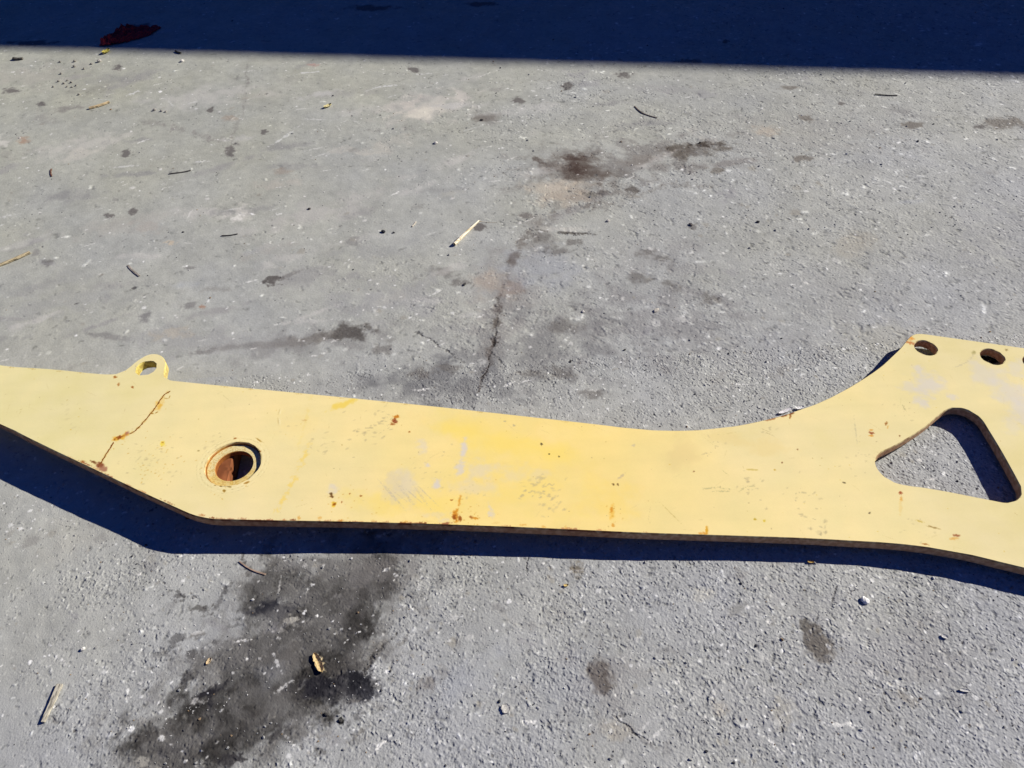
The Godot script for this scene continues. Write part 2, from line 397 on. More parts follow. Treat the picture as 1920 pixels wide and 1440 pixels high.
	stain(s, -0.392, -0.533, 0.0179, -0.0000, 0.0026, 0.0135, grey(112, 109, 104), 0.55, 0.80, 0.90, 0.00)
	stain(s, -0.750, -0.637, 0.0024, -0.0064, 0.0084, 0.0051, grey(112, 109, 104), 0.35, 0.80, 0.90, 0.00)
	stain(s, -0.578, -0.884, 0.0073, 0.0018, 0.0002, 0.0054, grey(59, 57, 57), 0.61, 0.80, 0.90, 0.00)
	stain(s, -0.421, -0.498, 0.0045, -0.0051, 0.0108, 0.0091, grey(134, 132, 128), 0.58, 0.80, 0.90, 0.00)
	stain(s, -0.492, -0.653, 0.0102, -0.0242, 0.0074, 0.0044, grey(67, 64, 61), 0.56, 0.80, 0.90, 0.00)
	stain(s, -0.437, -0.574, 0.0181, -0.0164, 0.0075, 0.0077, grey(59, 57, 57), 0.53, 0.80, 0.90, 0.00)
	stain(s, -0.554, -0.592, 0.0245, -0.0100, 0.0063, 0.0101, grey(67, 64, 61), 0.61, 0.80, 0.90, 0.00)
	stain(s, -0.336, -0.554, 0.0309, 0.0014, 0.0006, 0.0055, grey(112, 109, 104), 0.61, 0.80, 0.90, 0.00)
	stain(s, -0.472, -0.584, 0.0208, -0.0049, 0.0045, 0.0100, grey(59, 57, 57), 0.60, 0.80, 0.90, 0.00)
	stain(s, -0.423, -0.593, 0.0235, 0.0038, 0.0002, 0.0058, grey(134, 132, 128), 0.46, 0.80, 0.90, 0.00)
	stain(s, -0.627, -0.574, 0.0195, -0.0003, 0.0032, 0.0102, grey(67, 64, 61), 0.50, 0.80, 0.90, 0.00)
	stain(s, -0.376, -0.686, 0.0110, -0.0167, 0.0071, 0.0056, grey(59, 57, 57), 0.34, 0.80, 0.90, 0.00)
	stain(s, -0.563, -0.647, 0.0044, -0.0110, 0.0087, 0.0052, grey(134, 132, 128), 0.43, 0.80, 0.90, 0.00)
	stain(s, -0.509, -0.759, 0.0344, 0.0054, 0.0010, 0.0113, grey(112, 109, 104), 0.65, 0.80, 0.90, 0.00)
	stain(s, -0.649, -0.485, 0.0148, 0.0001, 0.0018, 0.0057, grey(67, 64, 61), 0.55, 0.80, 0.90, 0.00)
	stain(s, -0.393, -0.462, 0.0140, -0.0003, 0.0025, 0.0114, grey(67, 64, 61), 0.50, 0.80, 0.90, 0.00)
	stain(s, -0.611, -0.492, 0.0110, -0.0054, 0.0030, 0.0040, grey(67, 64, 61), 0.59, 0.80, 0.90, 0.00)
	stain(s, -0.559, -0.593, 0.0097, -0.0007, 0.0022, 0.0068, grey(59, 57, 57), 0.57, 0.80, 0.90, 0.00)
	stain(s, -0.398, -0.537, 0.0241, -0.0024, 0.0032, 0.0109, grey(134, 132, 128), 0.48, 0.80, 0.90, 0.00)
	stain(s, -0.577, -0.666, 0.0253, -0.0136, 0.0094, 0.0135, grey(112, 109, 104), 0.52, 0.80, 0.90, 0.00)
	stain(s, -0.376, -0.514, 0.0086, -0.0023, 0.0047, 0.0105, grey(134, 132, 128), 0.39, 0.80, 0.90, 0.00)
	stain(s, -0.357, -0.636, 0.0156, -0.0170, 0.0096, 0.0092, grey(67, 64, 61), 0.64, 0.80, 0.90, 0.00)
	stain(s, -0.248, -0.667, 0.0194, -0.0147, 0.0044, 0.0059, grey(112, 109, 104), 0.60, 0.80, 0.90, 0.00)
	stain(s, -0.419, -0.692, 0.0192, -0.0166, 0.0108, 0.0127, grey(59, 57, 57), 0.39, 0.80, 0.90, 0.00)
	stain(s, -0.614, -0.872, 0.0064, 0.0001, 0.0044, 0.0179, grey(67, 64, 61), 0.65, 0.80, 0.90, 0.00)
	stain(s, -0.470, -0.500, 0.0245, -0.0112, 0.0063, 0.0093, grey(59, 57, 57), 0.66, 0.80, 0.90, 0.00)
	stain(s, -0.322, -0.490, 0.0189, -0.0159, 0.0057, 0.0059, grey(112, 109, 104), 0.66, 0.80, 0.90, 0.00)
	stain(s, -0.502, -0.522, 0.0159, -0.0069, 0.0030, 0.0046, grey(59, 57, 57), 0.50, 0.80, 0.90, 0.00)
	stain(s, -0.486, -0.727, 0.0182, -0.0025, 0.0035, 0.0106, grey(194, 189, 175), 1.00, 0.40, 0.50, 0.04)
	stain(s, -0.503, -0.707, 0.0111, 0.0006, 0.0016, 0.0093, grey(181, 177, 168), 0.78, 0.70, 0.45, 0.00)
	stain(s, -0.716, -0.461, 0.0199, 0.0010, 0.0033, 0.0110, grey(189, 184, 170), 1.00, 0.40, 0.50, 0.04)
	stain(s, -0.296, -0.656, 0.0197, -0.0211, 0.0075, 0.0074, grey(139, 136, 129), 0.90, 0.70, 0.45, 0.00)
	stain(s, -0.689, -0.451, 0.0119, 0.0006, 0.0021, 0.0073, grey(181, 177, 165), 0.78, 0.70, 0.45, 0.00)
	stain(s, -0.413, -0.630, 0.0090, -0.0020, 0.0067, 0.0169, grey(205, 187, 148), 0.84, 0.50, 0.80, 0.00)
	stain(s, -0.386, -0.585, 0.0722, -0.0038, 0.0063, 0.0268, grey(33, 32, 37), 1.00, 0.50, 0.60, 0.00)
	stain(s, -0.338, -0.593, 0.0290, -0.0203, 0.0138, 0.0177, grey(30, 30, 35), 1.00, 0.50, 0.60, 0.00)
	stain(s, -0.532, -0.755, 0.0399, -0.0023, 0.0061, 0.0217, grey(38, 38, 44), 0.95, 0.50, 0.60, 0.00)
	stain(s, -0.619, -0.586, 0.0329, -0.0178, 0.0057, 0.0076, grey(35, 34, 38), 0.95, 0.50, 0.60, 0.00)
	stain(s, -0.614, -0.563, 0.0073, 0.0004, 0.0039, 0.0162, grey(37, 36, 40), 0.90, 0.50, 0.50, 0.00)
	stain(s, -0.663, -0.481, 0.0301, 0.0015, 0.0041, 0.0150, grey(32, 30, 32), 0.95, 0.50, 0.90, 0.00)
	stain(s, -0.715, -0.508, 0.0305, 0.0015, 0.0045, 0.0154, grey(47, 44, 41), 0.90, 0.50, 0.90, 0.00)
	stain(s, -0.554, -0.458, 0.0336, 0.0016, 0.0024, 0.0110, grey(44, 42, 44), 0.78, 0.50, 0.90, 0.00)
	stain(s, -0.639, -0.523, 0.0353, -0.0116, 0.0093, 0.0150, grey(57, 54, 51), 0.78, 0.60, 0.90, 0.00)
	stain(s, -0.322, -0.824, 0.0443, -0.0273, 0.0135, 0.0228, grey(75, 71, 68), 0.78, 0.60, 0.80, 0.00)
	stain(s, -0.476, -0.638, 0.0512, -0.0303, 0.0207, 0.0289, grey(67, 63, 59), 0.78, 0.60, 0.80, 0.00)
	stain(s, -0.520, -0.537, 0.0544, -0.0177, 0.0127, 0.0227, grey(68, 65, 62), 0.67, 0.60, 0.90, 0.00)
	stain(s, -0.263, -0.683, -0.0026, 0.0059, -0.0021, -0.0012, grey(48, 45, 43), 0.71, 0.60, 0.70, -0.30)
	stain(s, -0.281, -0.667, -0.0077, 0.0056, -0.0023, -0.0032, grey(48, 45, 43), 0.42, 0.60, 0.70, -0.30)
	stain(s, -0.288, -0.659, -0.0026, 0.0072, -0.0045, -0.0022, grey(48, 45, 43), 0.89, 0.60, 0.70, -0.30)
	stain(s, -0.295, -0.652, -0.0086, 0.0031, -0.0027, -0.0058, grey(48, 45, 43), 0.69, 0.60, 0.70, -0.30)
	stain(s, -0.304, -0.645, -0.0047, 0.0072, -0.0042, -0.0032, grey(48, 45, 43), 0.57, 0.60, 0.70, -0.30)
	stain(s, -0.308, -0.638, -0.0013, 0.0024, -0.0072, -0.0047, grey(48, 45, 43), 0.89, 0.60, 0.70, -0.30)
	stain(s, -0.310, -0.629, -0.0011, 0.0116, -0.0040, -0.0010, grey(48, 45, 43), 0.54, 0.60, 0.70, -0.30)
	stain(s, -0.314, -0.617, -0.0054, 0.0064, -0.0020, -0.0018, grey(48, 45, 43), 0.85, 0.60, 0.70, -0.30)
	stain(s, -0.320, -0.608, -0.0042, 0.0073, -0.0063, -0.0042, grey(48, 45, 43), 0.63, 0.60, 0.70, -0.30)
	stain(s, -0.310, -0.667, -0.0023, 0.0088, -0.0090, -0.0037, grey(139, 136, 129), 0.64, 0.60, 0.70, 0.05)
	stain(s, -0.316, -0.653, -0.0062, 0.0107, -0.0043, -0.0030, grey(139, 136, 129), 0.58, 0.60, 0.70, 0.05)
	stain(s, -0.324, -0.642, -0.0052, 0.0071, -0.0101, -0.0083, grey(139, 136, 129), 0.38, 0.60, 0.70, 0.05)
	stain(s, -0.331, -0.634, -0.0056, 0.0049, -0.0030, -0.0034, grey(139, 136, 129), 0.70, 0.60, 0.70, 0.05)
	stain(s, 1.279, -1.370, 0.0440, 0.0033, -0.0139, 0.0291, grey(29, 29, 29), 1.00, 0.40, 0.20, 0.00)  # shade painted into the ground so the second right-hand hole looks dark
	stain(s, 1.390, -1.340, 0.0543, 0.0040, -0.0139, 0.0266, grey(29, 29, 29), 1.00, 0.40, 0.20, 0.00)  # same painted shade, below the outermost hole
	stain(s, -0.380, -0.824, 0.1906, -0.0037, 0.0094, 0.0531, grey(96, 93, 89), 0.67, 0.96, 0.50, 0.00)
	stain(s, -0.489, -0.853, 0.1416, 0.0083, 0.0054, 0.0339, grey(105, 102, 99), 0.56, 0.96, 0.50, 0.00)
	stain(s, 0.113, -2.032, 0.0774, 0.0568, -0.0442, 0.1560, grey(123, 119, 113), 0.50, 0.97, 0.50, 0.00)
	stain(s, -0.001, -1.768, 0.0720, 0.0260, -0.0275, 0.1863, grey(127, 122, 117), 0.45, 0.97, 0.50, 0.00)
	stain(s, -0.054, -1.514, 0.0502, 0.0114, -0.0149, 0.1616, grey(119, 115, 111), 0.50, 0.97, 0.50, 0.00)
	stain(s, -0.171, -1.389, 0.2430, 0.0176, 0.0020, 0.0959, grey(117, 117, 117), 0.84, 0.97, 0.80, 0.00)
	stain(s, 0.080, -1.504, 0.2871, -0.0505, 0.0112, 0.1897, grey(123, 122, 121), 0.67, 0.97, 0.80, 0.00)
	stain(s, 0.423, -1.589, 0.2856, 0.0224, -0.0393, 0.2306, grey(130, 128, 127), 0.56, 0.97, 0.80, 0.00)
	stain(s, 0.646, -1.440, 0.2281, 0.0171, -0.0395, 0.1557, grey(145, 144, 142), 0.39, 0.97, 0.80, 0.00)
	stain(s, 0.513, -2.462, 0.4205, -0.0412, -0.0171, 0.1702, grey(121, 117, 113), 0.67, 0.97, 0.80, 0.00)
	stain(s, 0.269, -2.376, 0.2205, 0.0584, -0.0299, 0.2065, grey(114, 109, 103), 0.62, 0.97, 0.80, 0.00)
	stain(s, -0.019, -1.719, 0.1430, 0.0115, -0.0071, 0.2494, grey(141, 137, 133), 0.45, 0.97, 0.80, 0.00)
	stain(s, -0.542, -1.573, 0.2578, -0.0134, 0.0139, 0.0701, grey(127, 125, 123), 0.62, 0.97, 0.80, 0.00)
	stain(s, -0.340, -1.745, 0.2246, -0.0123, 0.0181, 0.1433, grey(150, 149, 149), 0.45, 0.97, 0.80, 0.00)
	stain(s, 0.485, -1.858, 0.1960, 0.0167, -0.0268, 0.1530, grey(142, 140, 137), 0.45, 0.97, 0.80, 0.00)
	stain(s, -0.650, -1.873, 0.1449, -0.0298, 0.0209, 0.0785, grey(143, 141, 140), 0.45, 0.97, 0.80, 0.00)
	stain(s, -0.426, -1.992, 0.1533, -0.0228, 0.0146, 0.0843, grey(143, 143, 142), 0.39, 0.97, 0.80, 0.00)
	stain(s, -0.884, -1.599, 0.2495, 0.0190, 0.0218, 0.0886, grey(150, 149, 148), 0.45, 0.97, 0.80, 0.00)
	stain(s, 0.646, -0.610, 0.1934, 0.0959, -0.0804, 0.1120, grey(154, 153, 153), 0.39, 0.97, 0.80, 0.00)
	stain(s, 0.145, -0.563, 0.0928, -0.0193, 0.0152, 0.1046, grey(144, 141, 139), 0.45, 0.97, 0.80, 0.00)
	stain(s, 0.797, -0.570, 0.1004, 0.0861, -0.0689, 0.0669, grey(147, 145, 143), 0.39, 0.97, 0.80, 0.00)
	stain(s, 0.407, -0.499, 0.1964, 0.0100, -0.0165, 0.0651, grey(152, 152, 152), 0.34, 0.97, 0.80, 0.00)
	stain(s, 0.962, -1.640, 0.2414, 0.0195, -0.0596, 0.1766, grey(151, 150, 147), 0.34, 0.97, 0.80, 0.00)
	stain(s, 1.141, -2.593, 0.5041, 0.0531, -0.0679, 0.2242, grey(153, 151, 146), 0.34, 0.97, 0.80, 0.00)
	stain(s, 1.573, -1.903, 0.1932, 0.0171, -0.1469, 0.3001, grey(155, 155, 156), 0.34, 0.97, 0.80, 0.00)
	stain(s, -1.404, -1.831, 0.2135, -0.0455, 0.0739, 0.1497, grey(152, 152, 151), 0.34, 0.97, 0.80, 0.00)
	stain(s, -0.484, -0.683, 0.2737, -0.2397, 0.1314, 0.1486, grey(112, 110, 107), 0.67, 0.97, 0.80, 0.00)
	stain(s, -0.659, -0.486, 0.1722, -0.0211, 0.0290, 0.0639, grey(109, 107, 104), 0.56, 0.97, 0.80, 0.00)
	stain(s, -0.321, -0.818, 0.1478, -0.0910, 0.0397, 0.0668, grey(118, 115, 112), 0.56, 0.97, 0.80, 0.00)
	stain(s, 0.186, -2.297, 0.1416, -0.0089, -0.0033, 0.1124, grey(178, 168, 152), 0.67, 0.80, 0.45, 0.00)
	stain(s, 0.246, -2.240, 0.1099, 0.0104, -0.0067, 0.0713, grey(165, 153, 138), 0.56, 0.70, 0.45, 0.00)
	stain(s, 0.283, -2.418, 0.1074, 0.0683, -0.0263, 0.1074, grey(88, 78, 71), 0.84, 0.80, 0.60, 0.00)
	stain(s, 0.281, -2.455, 0.0587, 0.0264, -0.0136, 0.0708, grey(67, 53, 47), 0.78, 0.80, 0.70, 0.00)
	stain(s, 0.142, -2.499, 0.0246, 0.0206, -0.0071, 0.0276, grey(86, 77, 71), 0.78, 0.70, 0.45, 0.00)
	stain(s, 0.198, -2.456, 0.0556, 0.0248, -0.0092, 0.0533, grey(99, 90, 83), 0.56, 0.70, 0.45, 0.00)
	stain(s, 0.699, -2.508, 0.1719, -0.0170, -0.0092, 0.0634, grey(89, 82, 74), 0.84, 0.80, 0.60, 0.00)
	stain(s, 0.766, -2.544, 0.0918, -0.0091, -0.0043, 0.0268, grey(60, 52, 46), 0.78, 0.80, 0.70, 0.00)
	stain(s, 0.513, -2.462, 0.1012, -0.0292, -0.0023, 0.0506, grey(125, 118, 111), 0.56, 0.70, 0.45, 0.00)
	stain(s, 0.834, -2.411, 0.1404, -0.0222, -0.0053, 0.0321, grey(126, 121, 117), 0.56, 0.70, 0.45, 0.00)
	stain(s, 0.454, -2.268, 0.0264, 0.0222, -0.0120, 0.0337, grey(99, 94, 89), 0.90, 0.70, 0.45, 0.00)
	stain(s, 0.351, -2.257, 0.0221, 0.0021, -0.0036, 0.0298, grey(101, 96, 92), 0.90, 0.70, 0.45, 0.00)
	stain(s, 0.309, -2.251, 0.0294, 0.0028, -0.0033, 0.0297, grey(108, 104, 97), 0.78, 0.70, 0.45, 0.00)
	stain(s, 0.075, -2.143, 0.0395, 0.0036, -0.0011, 0.0218, grey(111, 106, 102), 0.78, 0.70, 0.45, 0.00)
	stain(s, 0.329, -2.194, -0.0121, 0.0051, -0.0010, -0.0182, grey(110, 104, 98), 0.68, 0.95, 0.70, 0.00)
	stain(s, 0.315, -2.194, -0.0090, -0.0051, 0.0112, -0.0436, grey(110, 104, 98), 0.55, 0.95, 0.70, 0.00)
	stain(s, 0.292, -2.186, -0.0254, 0.0163, -0.0026, -0.0191, grey(110, 104, 98), 0.67, 0.95, 0.70, 0.00)
	stain(s, 0.269, -2.180, -0.0090, -0.0062, 0.0061, -0.0216, grey(110, 104, 98), 0.33, 0.95, 0.70, 0.00)
	stain(s, 0.262, -2.178, -0.0025, 0.0090, -0.0245, -0.0163, grey(110, 104, 98), 0.34, 0.95, 0.70, 0.00)
	stain(s, 0.249, -2.169, -0.0166, 0.0037, -0.0002, -0.0271, grey(110, 104, 98), 0.37, 0.95, 0.70, 0.00)
	stain(s, 0.227, -2.168, -0.0167, -0.0020, 0.0040, -0.0400, grey(110, 104, 98), 0.68, 0.95, 0.70, 0.00)
	stain(s, 0.188, -2.140, -0.0138, 0.0050, -0.0010, -0.0138, grey(110, 104, 98), 0.62, 0.95, 0.70, 0.00)
	stain(s, 0.173, -2.139, -0.0089, -0.0039, 0.0080, -0.0421, grey(110, 104, 98), 0.73, 0.95, 0.70, 0.00)
	stain(s, 0.160, -2.131, -0.0113, 0.0162, -0.0164, -0.0354, grey(110, 104, 98), 0.44, 0.95, 0.70, 0.00)
	stain(s, 0.125, -2.114, -0.0034, 0.0153, -0.0073, -0.0041, grey(110, 104, 98), 0.39, 0.95, 0.70, 0.00)
	stain(s, 0.113, -2.094, -0.0146, 0.0136, -0.0085, -0.0288, grey(110, 104, 98), 0.37, 0.95, 0.70, 0.00)
	stain(s, 0.084, -2.051, -0.0124, 0.0149, -0.0073, -0.0181, grey(110, 104, 98), 0.72, 0.95, 0.70, 0.00)
	stain(s, 0.072, -2.028, -0.0067, 0.0192, -0.0122, -0.0117, grey(110, 104, 98), 0.50, 0.95, 0.70, 0.00)
	stain(s, 0.067, -2.012, 0.0001, 0.0043, -0.0193, 0.0018, grey(110, 104, 98), 0.56, 0.95, 0.70, 0.00)
	stain(s, 0.055, -1.998, -0.0188, 0.0176, -0.0089, -0.0275, grey(110, 104, 98), 0.71, 0.95, 0.70, 0.00)
	stain(s, 0.046, -1.969, 0.0052, 0.0251, -0.0142, 0.0086, grey(110, 104, 98), 0.62, 0.95, 0.70, 0.00)
	stain(s, 0.041, -1.940, -0.0123, 0.0179, -0.0082, -0.0153, grey(110, 104, 98), 0.73, 0.95, 0.70, 0.00)
	stain(s, 0.026, -1.914, -0.0090, 0.0211, -0.0140, -0.0157, grey(110, 104, 98), 0.31, 0.95, 0.70, 0.00)
	stain(s, 0.014, -1.885, -0.0094, 0.0224, -0.0144, -0.0158, grey(110, 104, 98), 0.31, 0.95, 0.70, 0.00)
	stain(s, 0.008, -1.855, -0.0004, 0.0220, -0.0182, -0.0007, grey(110, 104, 98), 0.33, 0.95, 0.70, 0.00)
	stain(s, 0.006, -1.829, -0.0022, 0.0173, -0.0148, -0.0048, grey(110, 104, 98), 0.60, 0.95, 0.70, 0.00)
	stain(s, 0.004, -1.805, -0.0011, 0.0177, -0.0192, -0.0029, grey(110, 104, 98), 0.62, 0.95, 0.70, 0.00)
	stain(s, 0.731, -2.262, -0.0103, -0.0021, 0.0046, -0.0182, grey(126, 122, 116), 0.62, 0.95, 0.70, 0.00)
	stain(s, 0.714, -2.264, -0.0162, -0.0003, 0.0039, -0.0201, grey(126, 122, 116), 0.33, 0.95, 0.70, 0.00)
	stain(s, 0.701, -2.262, -0.0036, 0.0028, -0.0013, -0.0149, grey(126, 122, 116), 0.38, 0.95, 0.70, 0.00)
	stain(s, 0.690, -2.267, -0.0122, -0.0101, 0.0067, -0.0165, grey(126, 122, 116), 0.46, 0.95, 0.70, 0.00)
	stain(s, 0.672, -2.275, -0.0147, -0.0025, 0.0027, -0.0120, grey(126, 122, 116), 0.27, 0.95, 0.70, 0.00)
	stain(s, 0.652, -2.281, -0.0157, -0.0054, 0.0079, -0.0291, grey(126, 122, 116), 0.48, 0.95, 0.70, 0.00)
	stain(s, 0.632, -2.279, -0.0135, 0.0070, -0.0002, -0.0173, grey(126, 122, 116), 0.32, 0.95, 0.70, 0.00)
	stain(s, 0.620, -2.277, -0.0050, -0.0038, 0.0037, -0.0099, grey(126, 122, 116), 0.51, 0.95, 0.70, 0.00)
	stain(s, 0.609, -2.287, -0.0110, -0.0105, 0.0130, -0.0316, grey(126, 122, 116), 0.52, 0.95, 0.70, 0.00)
	stain(s, 0.590, -2.293, -0.0185, 0.0018, 0.0012, -0.0100, grey(126, 122, 116), 0.36, 0.95, 0.70, 0.00)
	stain(s, 0.571, -2.284, -0.0096, 0.0115, -0.0069, -0.0232, grey(126, 122, 116), 0.40, 0.95, 0.70, 0.00)
	stain(s, 0.557, -2.277, -0.0105, -0.0008, 0.0044, -0.0257, grey(126, 122, 116), 0.55, 0.95, 0.70, 0.00)
	stain(s, 0.539, -2.267, -0.0178, 0.0150, -0.0019, -0.0127, grey(126, 122, 116), 0.41, 0.95, 0.70, 0.00)
	stain(s, 0.518, -2.256, -0.0137, 0.0022, 0.0016, -0.0192, grey(126, 122, 116), 0.60, 0.95, 0.70, 0.00)
	stain(s, 0.499, -2.249, -0.0137, 0.0071, -0.0004, -0.0091, grey(126, 122, 116), 0.27, 0.95, 0.70, 0.00)
	stain(s, 0.484, -2.233, -0.0098, 0.0177, -0.0108, -0.0176, grey(126, 122, 116), 0.38, 0.95, 0.70, 0.00)
	stain(s, 0.466, -2.220, -0.0165, 0.0010, 0.0012, -0.0116, grey(126, 122, 116), 0.61, 0.95, 0.70, 0.00)
	stain(s, 0.448, -2.212, -0.0098, 0.0116, -0.0036, -0.0114, grey(126, 122, 116), 0.27, 0.95, 0.70, 0.00)
	stain(s, 0.413, -2.195, -0.0159, -0.0014, 0.0036, -0.0260, grey(126, 122, 116), 0.31, 0.95, 0.70, 0.00)
	stain(s, 0.376, -2.189, -0.0171, 0.0021, 0.0009, -0.0152, grey(126, 122, 116), 0.62, 0.95, 0.70, 0.00)
	stain(s, 0.361, -2.187, -0.0051, 0.0016, -0.0002, -0.0218, grey(126, 122, 116), 0.53, 0.95, 0.70, 0.00)
	stain(s, 0.343, -2.179, -0.0215, 0.0099, -0.0021, -0.0324, grey(126, 122, 116), 0.43, 0.95, 0.70, 0.00)
	stain(s, 0.323, -2.170, -0.0097, 0.0032, -0.0004, -0.0188, grey(126, 122, 116), 0.27, 0.95, 0.70, 0.00)
	stain(s, 0.309, -2.166, -0.0100, 0.0038, -0.0007, -0.0147, grey(126, 122, 116), 0.58, 0.95, 0.70, 0.00)
	stain(s, 0.024, -1.911, 0.0207, 0.0180, -0.0176, 0.0527, grey(97, 89, 83), 0.78, 0.70, 0.45, 0.00)
	stain(s, -0.036, -1.796, 0.0847, 0.0070, -0.0020, 0.0901, grey(166, 154, 141), 0.67, 0.80, 0.45, 0.00)
	stain(s, 0.015, -1.766, 0.0484, 0.0040, -0.0019, 0.0498, grey(134, 120, 111), 0.56, 0.70, 0.45, 0.00)
	stain(s, -0.012, -1.776, -0.0010, 0.0212, -0.0057, -0.0007, grey(81, 74, 70), 0.46, 0.80, 0.80, -0.12)
	stain(s, -0.025, -1.729, -0.0112, 0.0125, -0.0061, -0.0129, grey(81, 74, 70), 0.38, 0.80, 0.80, -0.12)
	stain(s, -0.027, -1.707, 0.0079, 0.0208, -0.0063, 0.0056, grey(81, 74, 70), 0.55, 0.80, 0.80, -0.12)
	stain(s, -0.023, -1.685, -0.0016, 0.0121, -0.0086, -0.0028, grey(81, 74, 70), 0.55, 0.80, 0.80, -0.12)
	stain(s, -0.028, -1.664, -0.0063, 0.0187, -0.0099, -0.0078, grey(81, 74, 70), 0.41, 0.80, 0.80, -0.12)
	stain(s, -0.033, -1.638, -0.0004, 0.0208, -0.0040, -0.0003, grey(81, 74, 70), 0.79, 0.80, 0.80, -0.12)
	stain(s, -0.039, -1.615, -0.0084, 0.0129, -0.0028, -0.0041, grey(81, 74, 70), 0.81, 0.80, 0.80, -0.12)
	stain(s, -0.044, -1.590, 0.0005, 0.0240, -0.0095, 0.0002, grey(81, 74, 70), 0.38, 0.80, 0.80, -0.12)
	stain(s, -0.040, -1.551, -0.0020, 0.0161, -0.0130, -0.0038, grey(81, 74, 70), 0.49, 0.80, 0.80, -0.12)
	stain(s, -0.045, -1.529, -0.0046, 0.0158, -0.0119, -0.0076, grey(81, 74, 70), 0.89, 0.80, 0.80, -0.12)
	stain(s, -0.054, -1.504, -0.0095, 0.0224, -0.0061, -0.0055, grey(81, 74, 70), 0.66, 0.80, 0.80, -0.12)
	stain(s, -0.061, -1.482, -0.0001, 0.0096, -0.0046, -0.0003, grey(81, 74, 70), 0.79, 0.80, 0.80, -0.12)
	stain(s, -0.057, -1.461, 0.0059, 0.0221, -0.0111, 0.0056, grey(81, 74, 70), 0.40, 0.80, 0.80, -0.12)
	stain(s, -0.061, -1.436, -0.0124, 0.0152, -0.0029, -0.0047, grey(81, 74, 70), 0.56, 0.80, 0.80, -0.12)
	stain(s, -0.071, -1.418, -0.0021, 0.0124, -0.0120, -0.0044, grey(81, 74, 70), 0.56, 0.80, 0.80, -0.12)
	stain(s, -0.078, -1.398, -0.0083, 0.0166, -0.0072, -0.0071, grey(81, 74, 70), 0.55, 0.80, 0.80, -0.12)
	stain(s, -0.083, -1.377, 0.0005, 0.0149, -0.0051, 0.0001, grey(81, 74, 70), 0.42, 0.80, 0.80, -0.12)
	stain(s, -0.083, -1.364, -0.0005, 0.0051, -0.0098, -0.0025, grey(81, 74, 70), 0.92, 0.80, 0.80, -0.12)
	stain(s, -0.088, -1.352, -0.0069, 0.0121, -0.0031, -0.0034, grey(81, 74, 70), 0.92, 0.80, 0.80, -0.12)
	stain(s, -0.035, -1.614, -0.0068, 0.0199, -0.0033, -0.0026, grey(40, 35, 33), 0.57, 0.60, 0.60, -0.30)
	stain(s, -0.038, -1.588, 0.0021, 0.0178, -0.0035, 0.0008, grey(40, 35, 33), 0.52, 0.60, 0.60, -0.30)
	stain(s, -0.038, -1.565, -0.0031, 0.0165, -0.0026, -0.0011, grey(40, 35, 33), 0.95, 0.60, 0.60, -0.30)
	stain(s, -0.043, -1.543, -0.0031, 0.0164, -0.0031, -0.0013, grey(40, 35, 33), 0.78, 0.60, 0.60, -0.30)
	stain(s, -0.044, -1.523, 0.0002, 0.0132, -0.0042, 0.0000, grey(40, 35, 33), 0.97, 0.60, 0.60, -0.30)
	stain(s, -0.056, -1.481, -0.0069, 0.0143, -0.0029, -0.0029, grey(40, 35, 33), 0.58, 0.60, 0.60, -0.30)
	stain(s, -0.060, -1.463, 0.0016, 0.0135, -0.0016, 0.0003, grey(40, 35, 33), 0.92, 0.60, 0.60, -0.30)
	stain(s, -0.061, -1.441, -0.0038, 0.0181, -0.0016, -0.0007, grey(40, 35, 33), 0.79, 0.60, 0.60, -0.30)
	stain(s, -0.066, -1.422, -0.0036, 0.0105, -0.0018, -0.0013, grey(40, 35, 33), 0.68, 0.60, 0.60, -0.30)
	stain(s, -0.076, -1.405, -0.0104, 0.0157, -0.0015, -0.0019, grey(40, 35, 33), 0.91, 0.60, 0.60, -0.30)
	stain(s, -0.081, -1.387, 0.0022, 0.0106, -0.0013, 0.0004, grey(40, 35, 33), 0.86, 0.60, 0.60, -0.30)
	stain(s, -0.032, -1.672, 0.0189, 0.0015, -0.0009, 0.0377, grey(91, 84, 80), 0.67, 0.70, 0.45, 0.00)
	stain(s, -0.037, -1.613, 0.0201, 0.0016, -0.0009, 0.0364, grey(95, 89, 83), 0.78, 0.70, 0.45, 0.00)
	stain(s, -0.062, -1.494, 0.0134, 0.0010, -0.0004, 0.0253, grey(100, 94, 90), 0.67, 0.70, 0.45, 0.00)
	stain(s, 0.106, -2.058, 0.0148, 0.0026, -0.0003, 0.0038, grey(67, 62, 59), 0.55, 0.70, 0.80, -0.10)
	stain(s, 0.124, -2.054, 0.0123, 0.0044, -0.0007, 0.0042, grey(67, 62, 59), 0.70, 0.70, 0.80, -0.10)
	stain(s, 0.139, -2.049, 0.0104, 0.0034, -0.0009, 0.0057, grey(67, 62, 59), 0.68, 0.70, 0.80, -0.10)
	stain(s, 0.190, -2.037, 0.0144, 0.0069, -0.0017, 0.0079, grey(67, 62, 59), 0.61, 0.70, 0.80, -0.10)
	stain(s, 0.208, -2.033, 0.0116, -0.0005, -0.0003, 0.0074, grey(67, 62, 59), 0.63, 0.70, 0.80, -0.10)
	stain(s, 0.226, -2.029, 0.0151, 0.0069, -0.0019, 0.0087, grey(67, 62, 59), 0.76, 0.70, 0.80, -0.10)
	stain(s, 0.244, -2.025, 0.0129, -0.0007, -0.0004, 0.0073, grey(67, 62, 59), 0.66, 0.70, 0.80, -0.10)
	stain(s, 0.263, -2.025, 0.0151, 0.0006, -0.0007, 0.0085, grey(67, 62, 59), 0.54, 0.70, 0.80, -0.10)
	stain(s, 0.281, -2.022, 0.0121, 0.0035, -0.0007, 0.0037, grey(67, 62, 59), 0.61, 0.70, 0.80, -0.10)
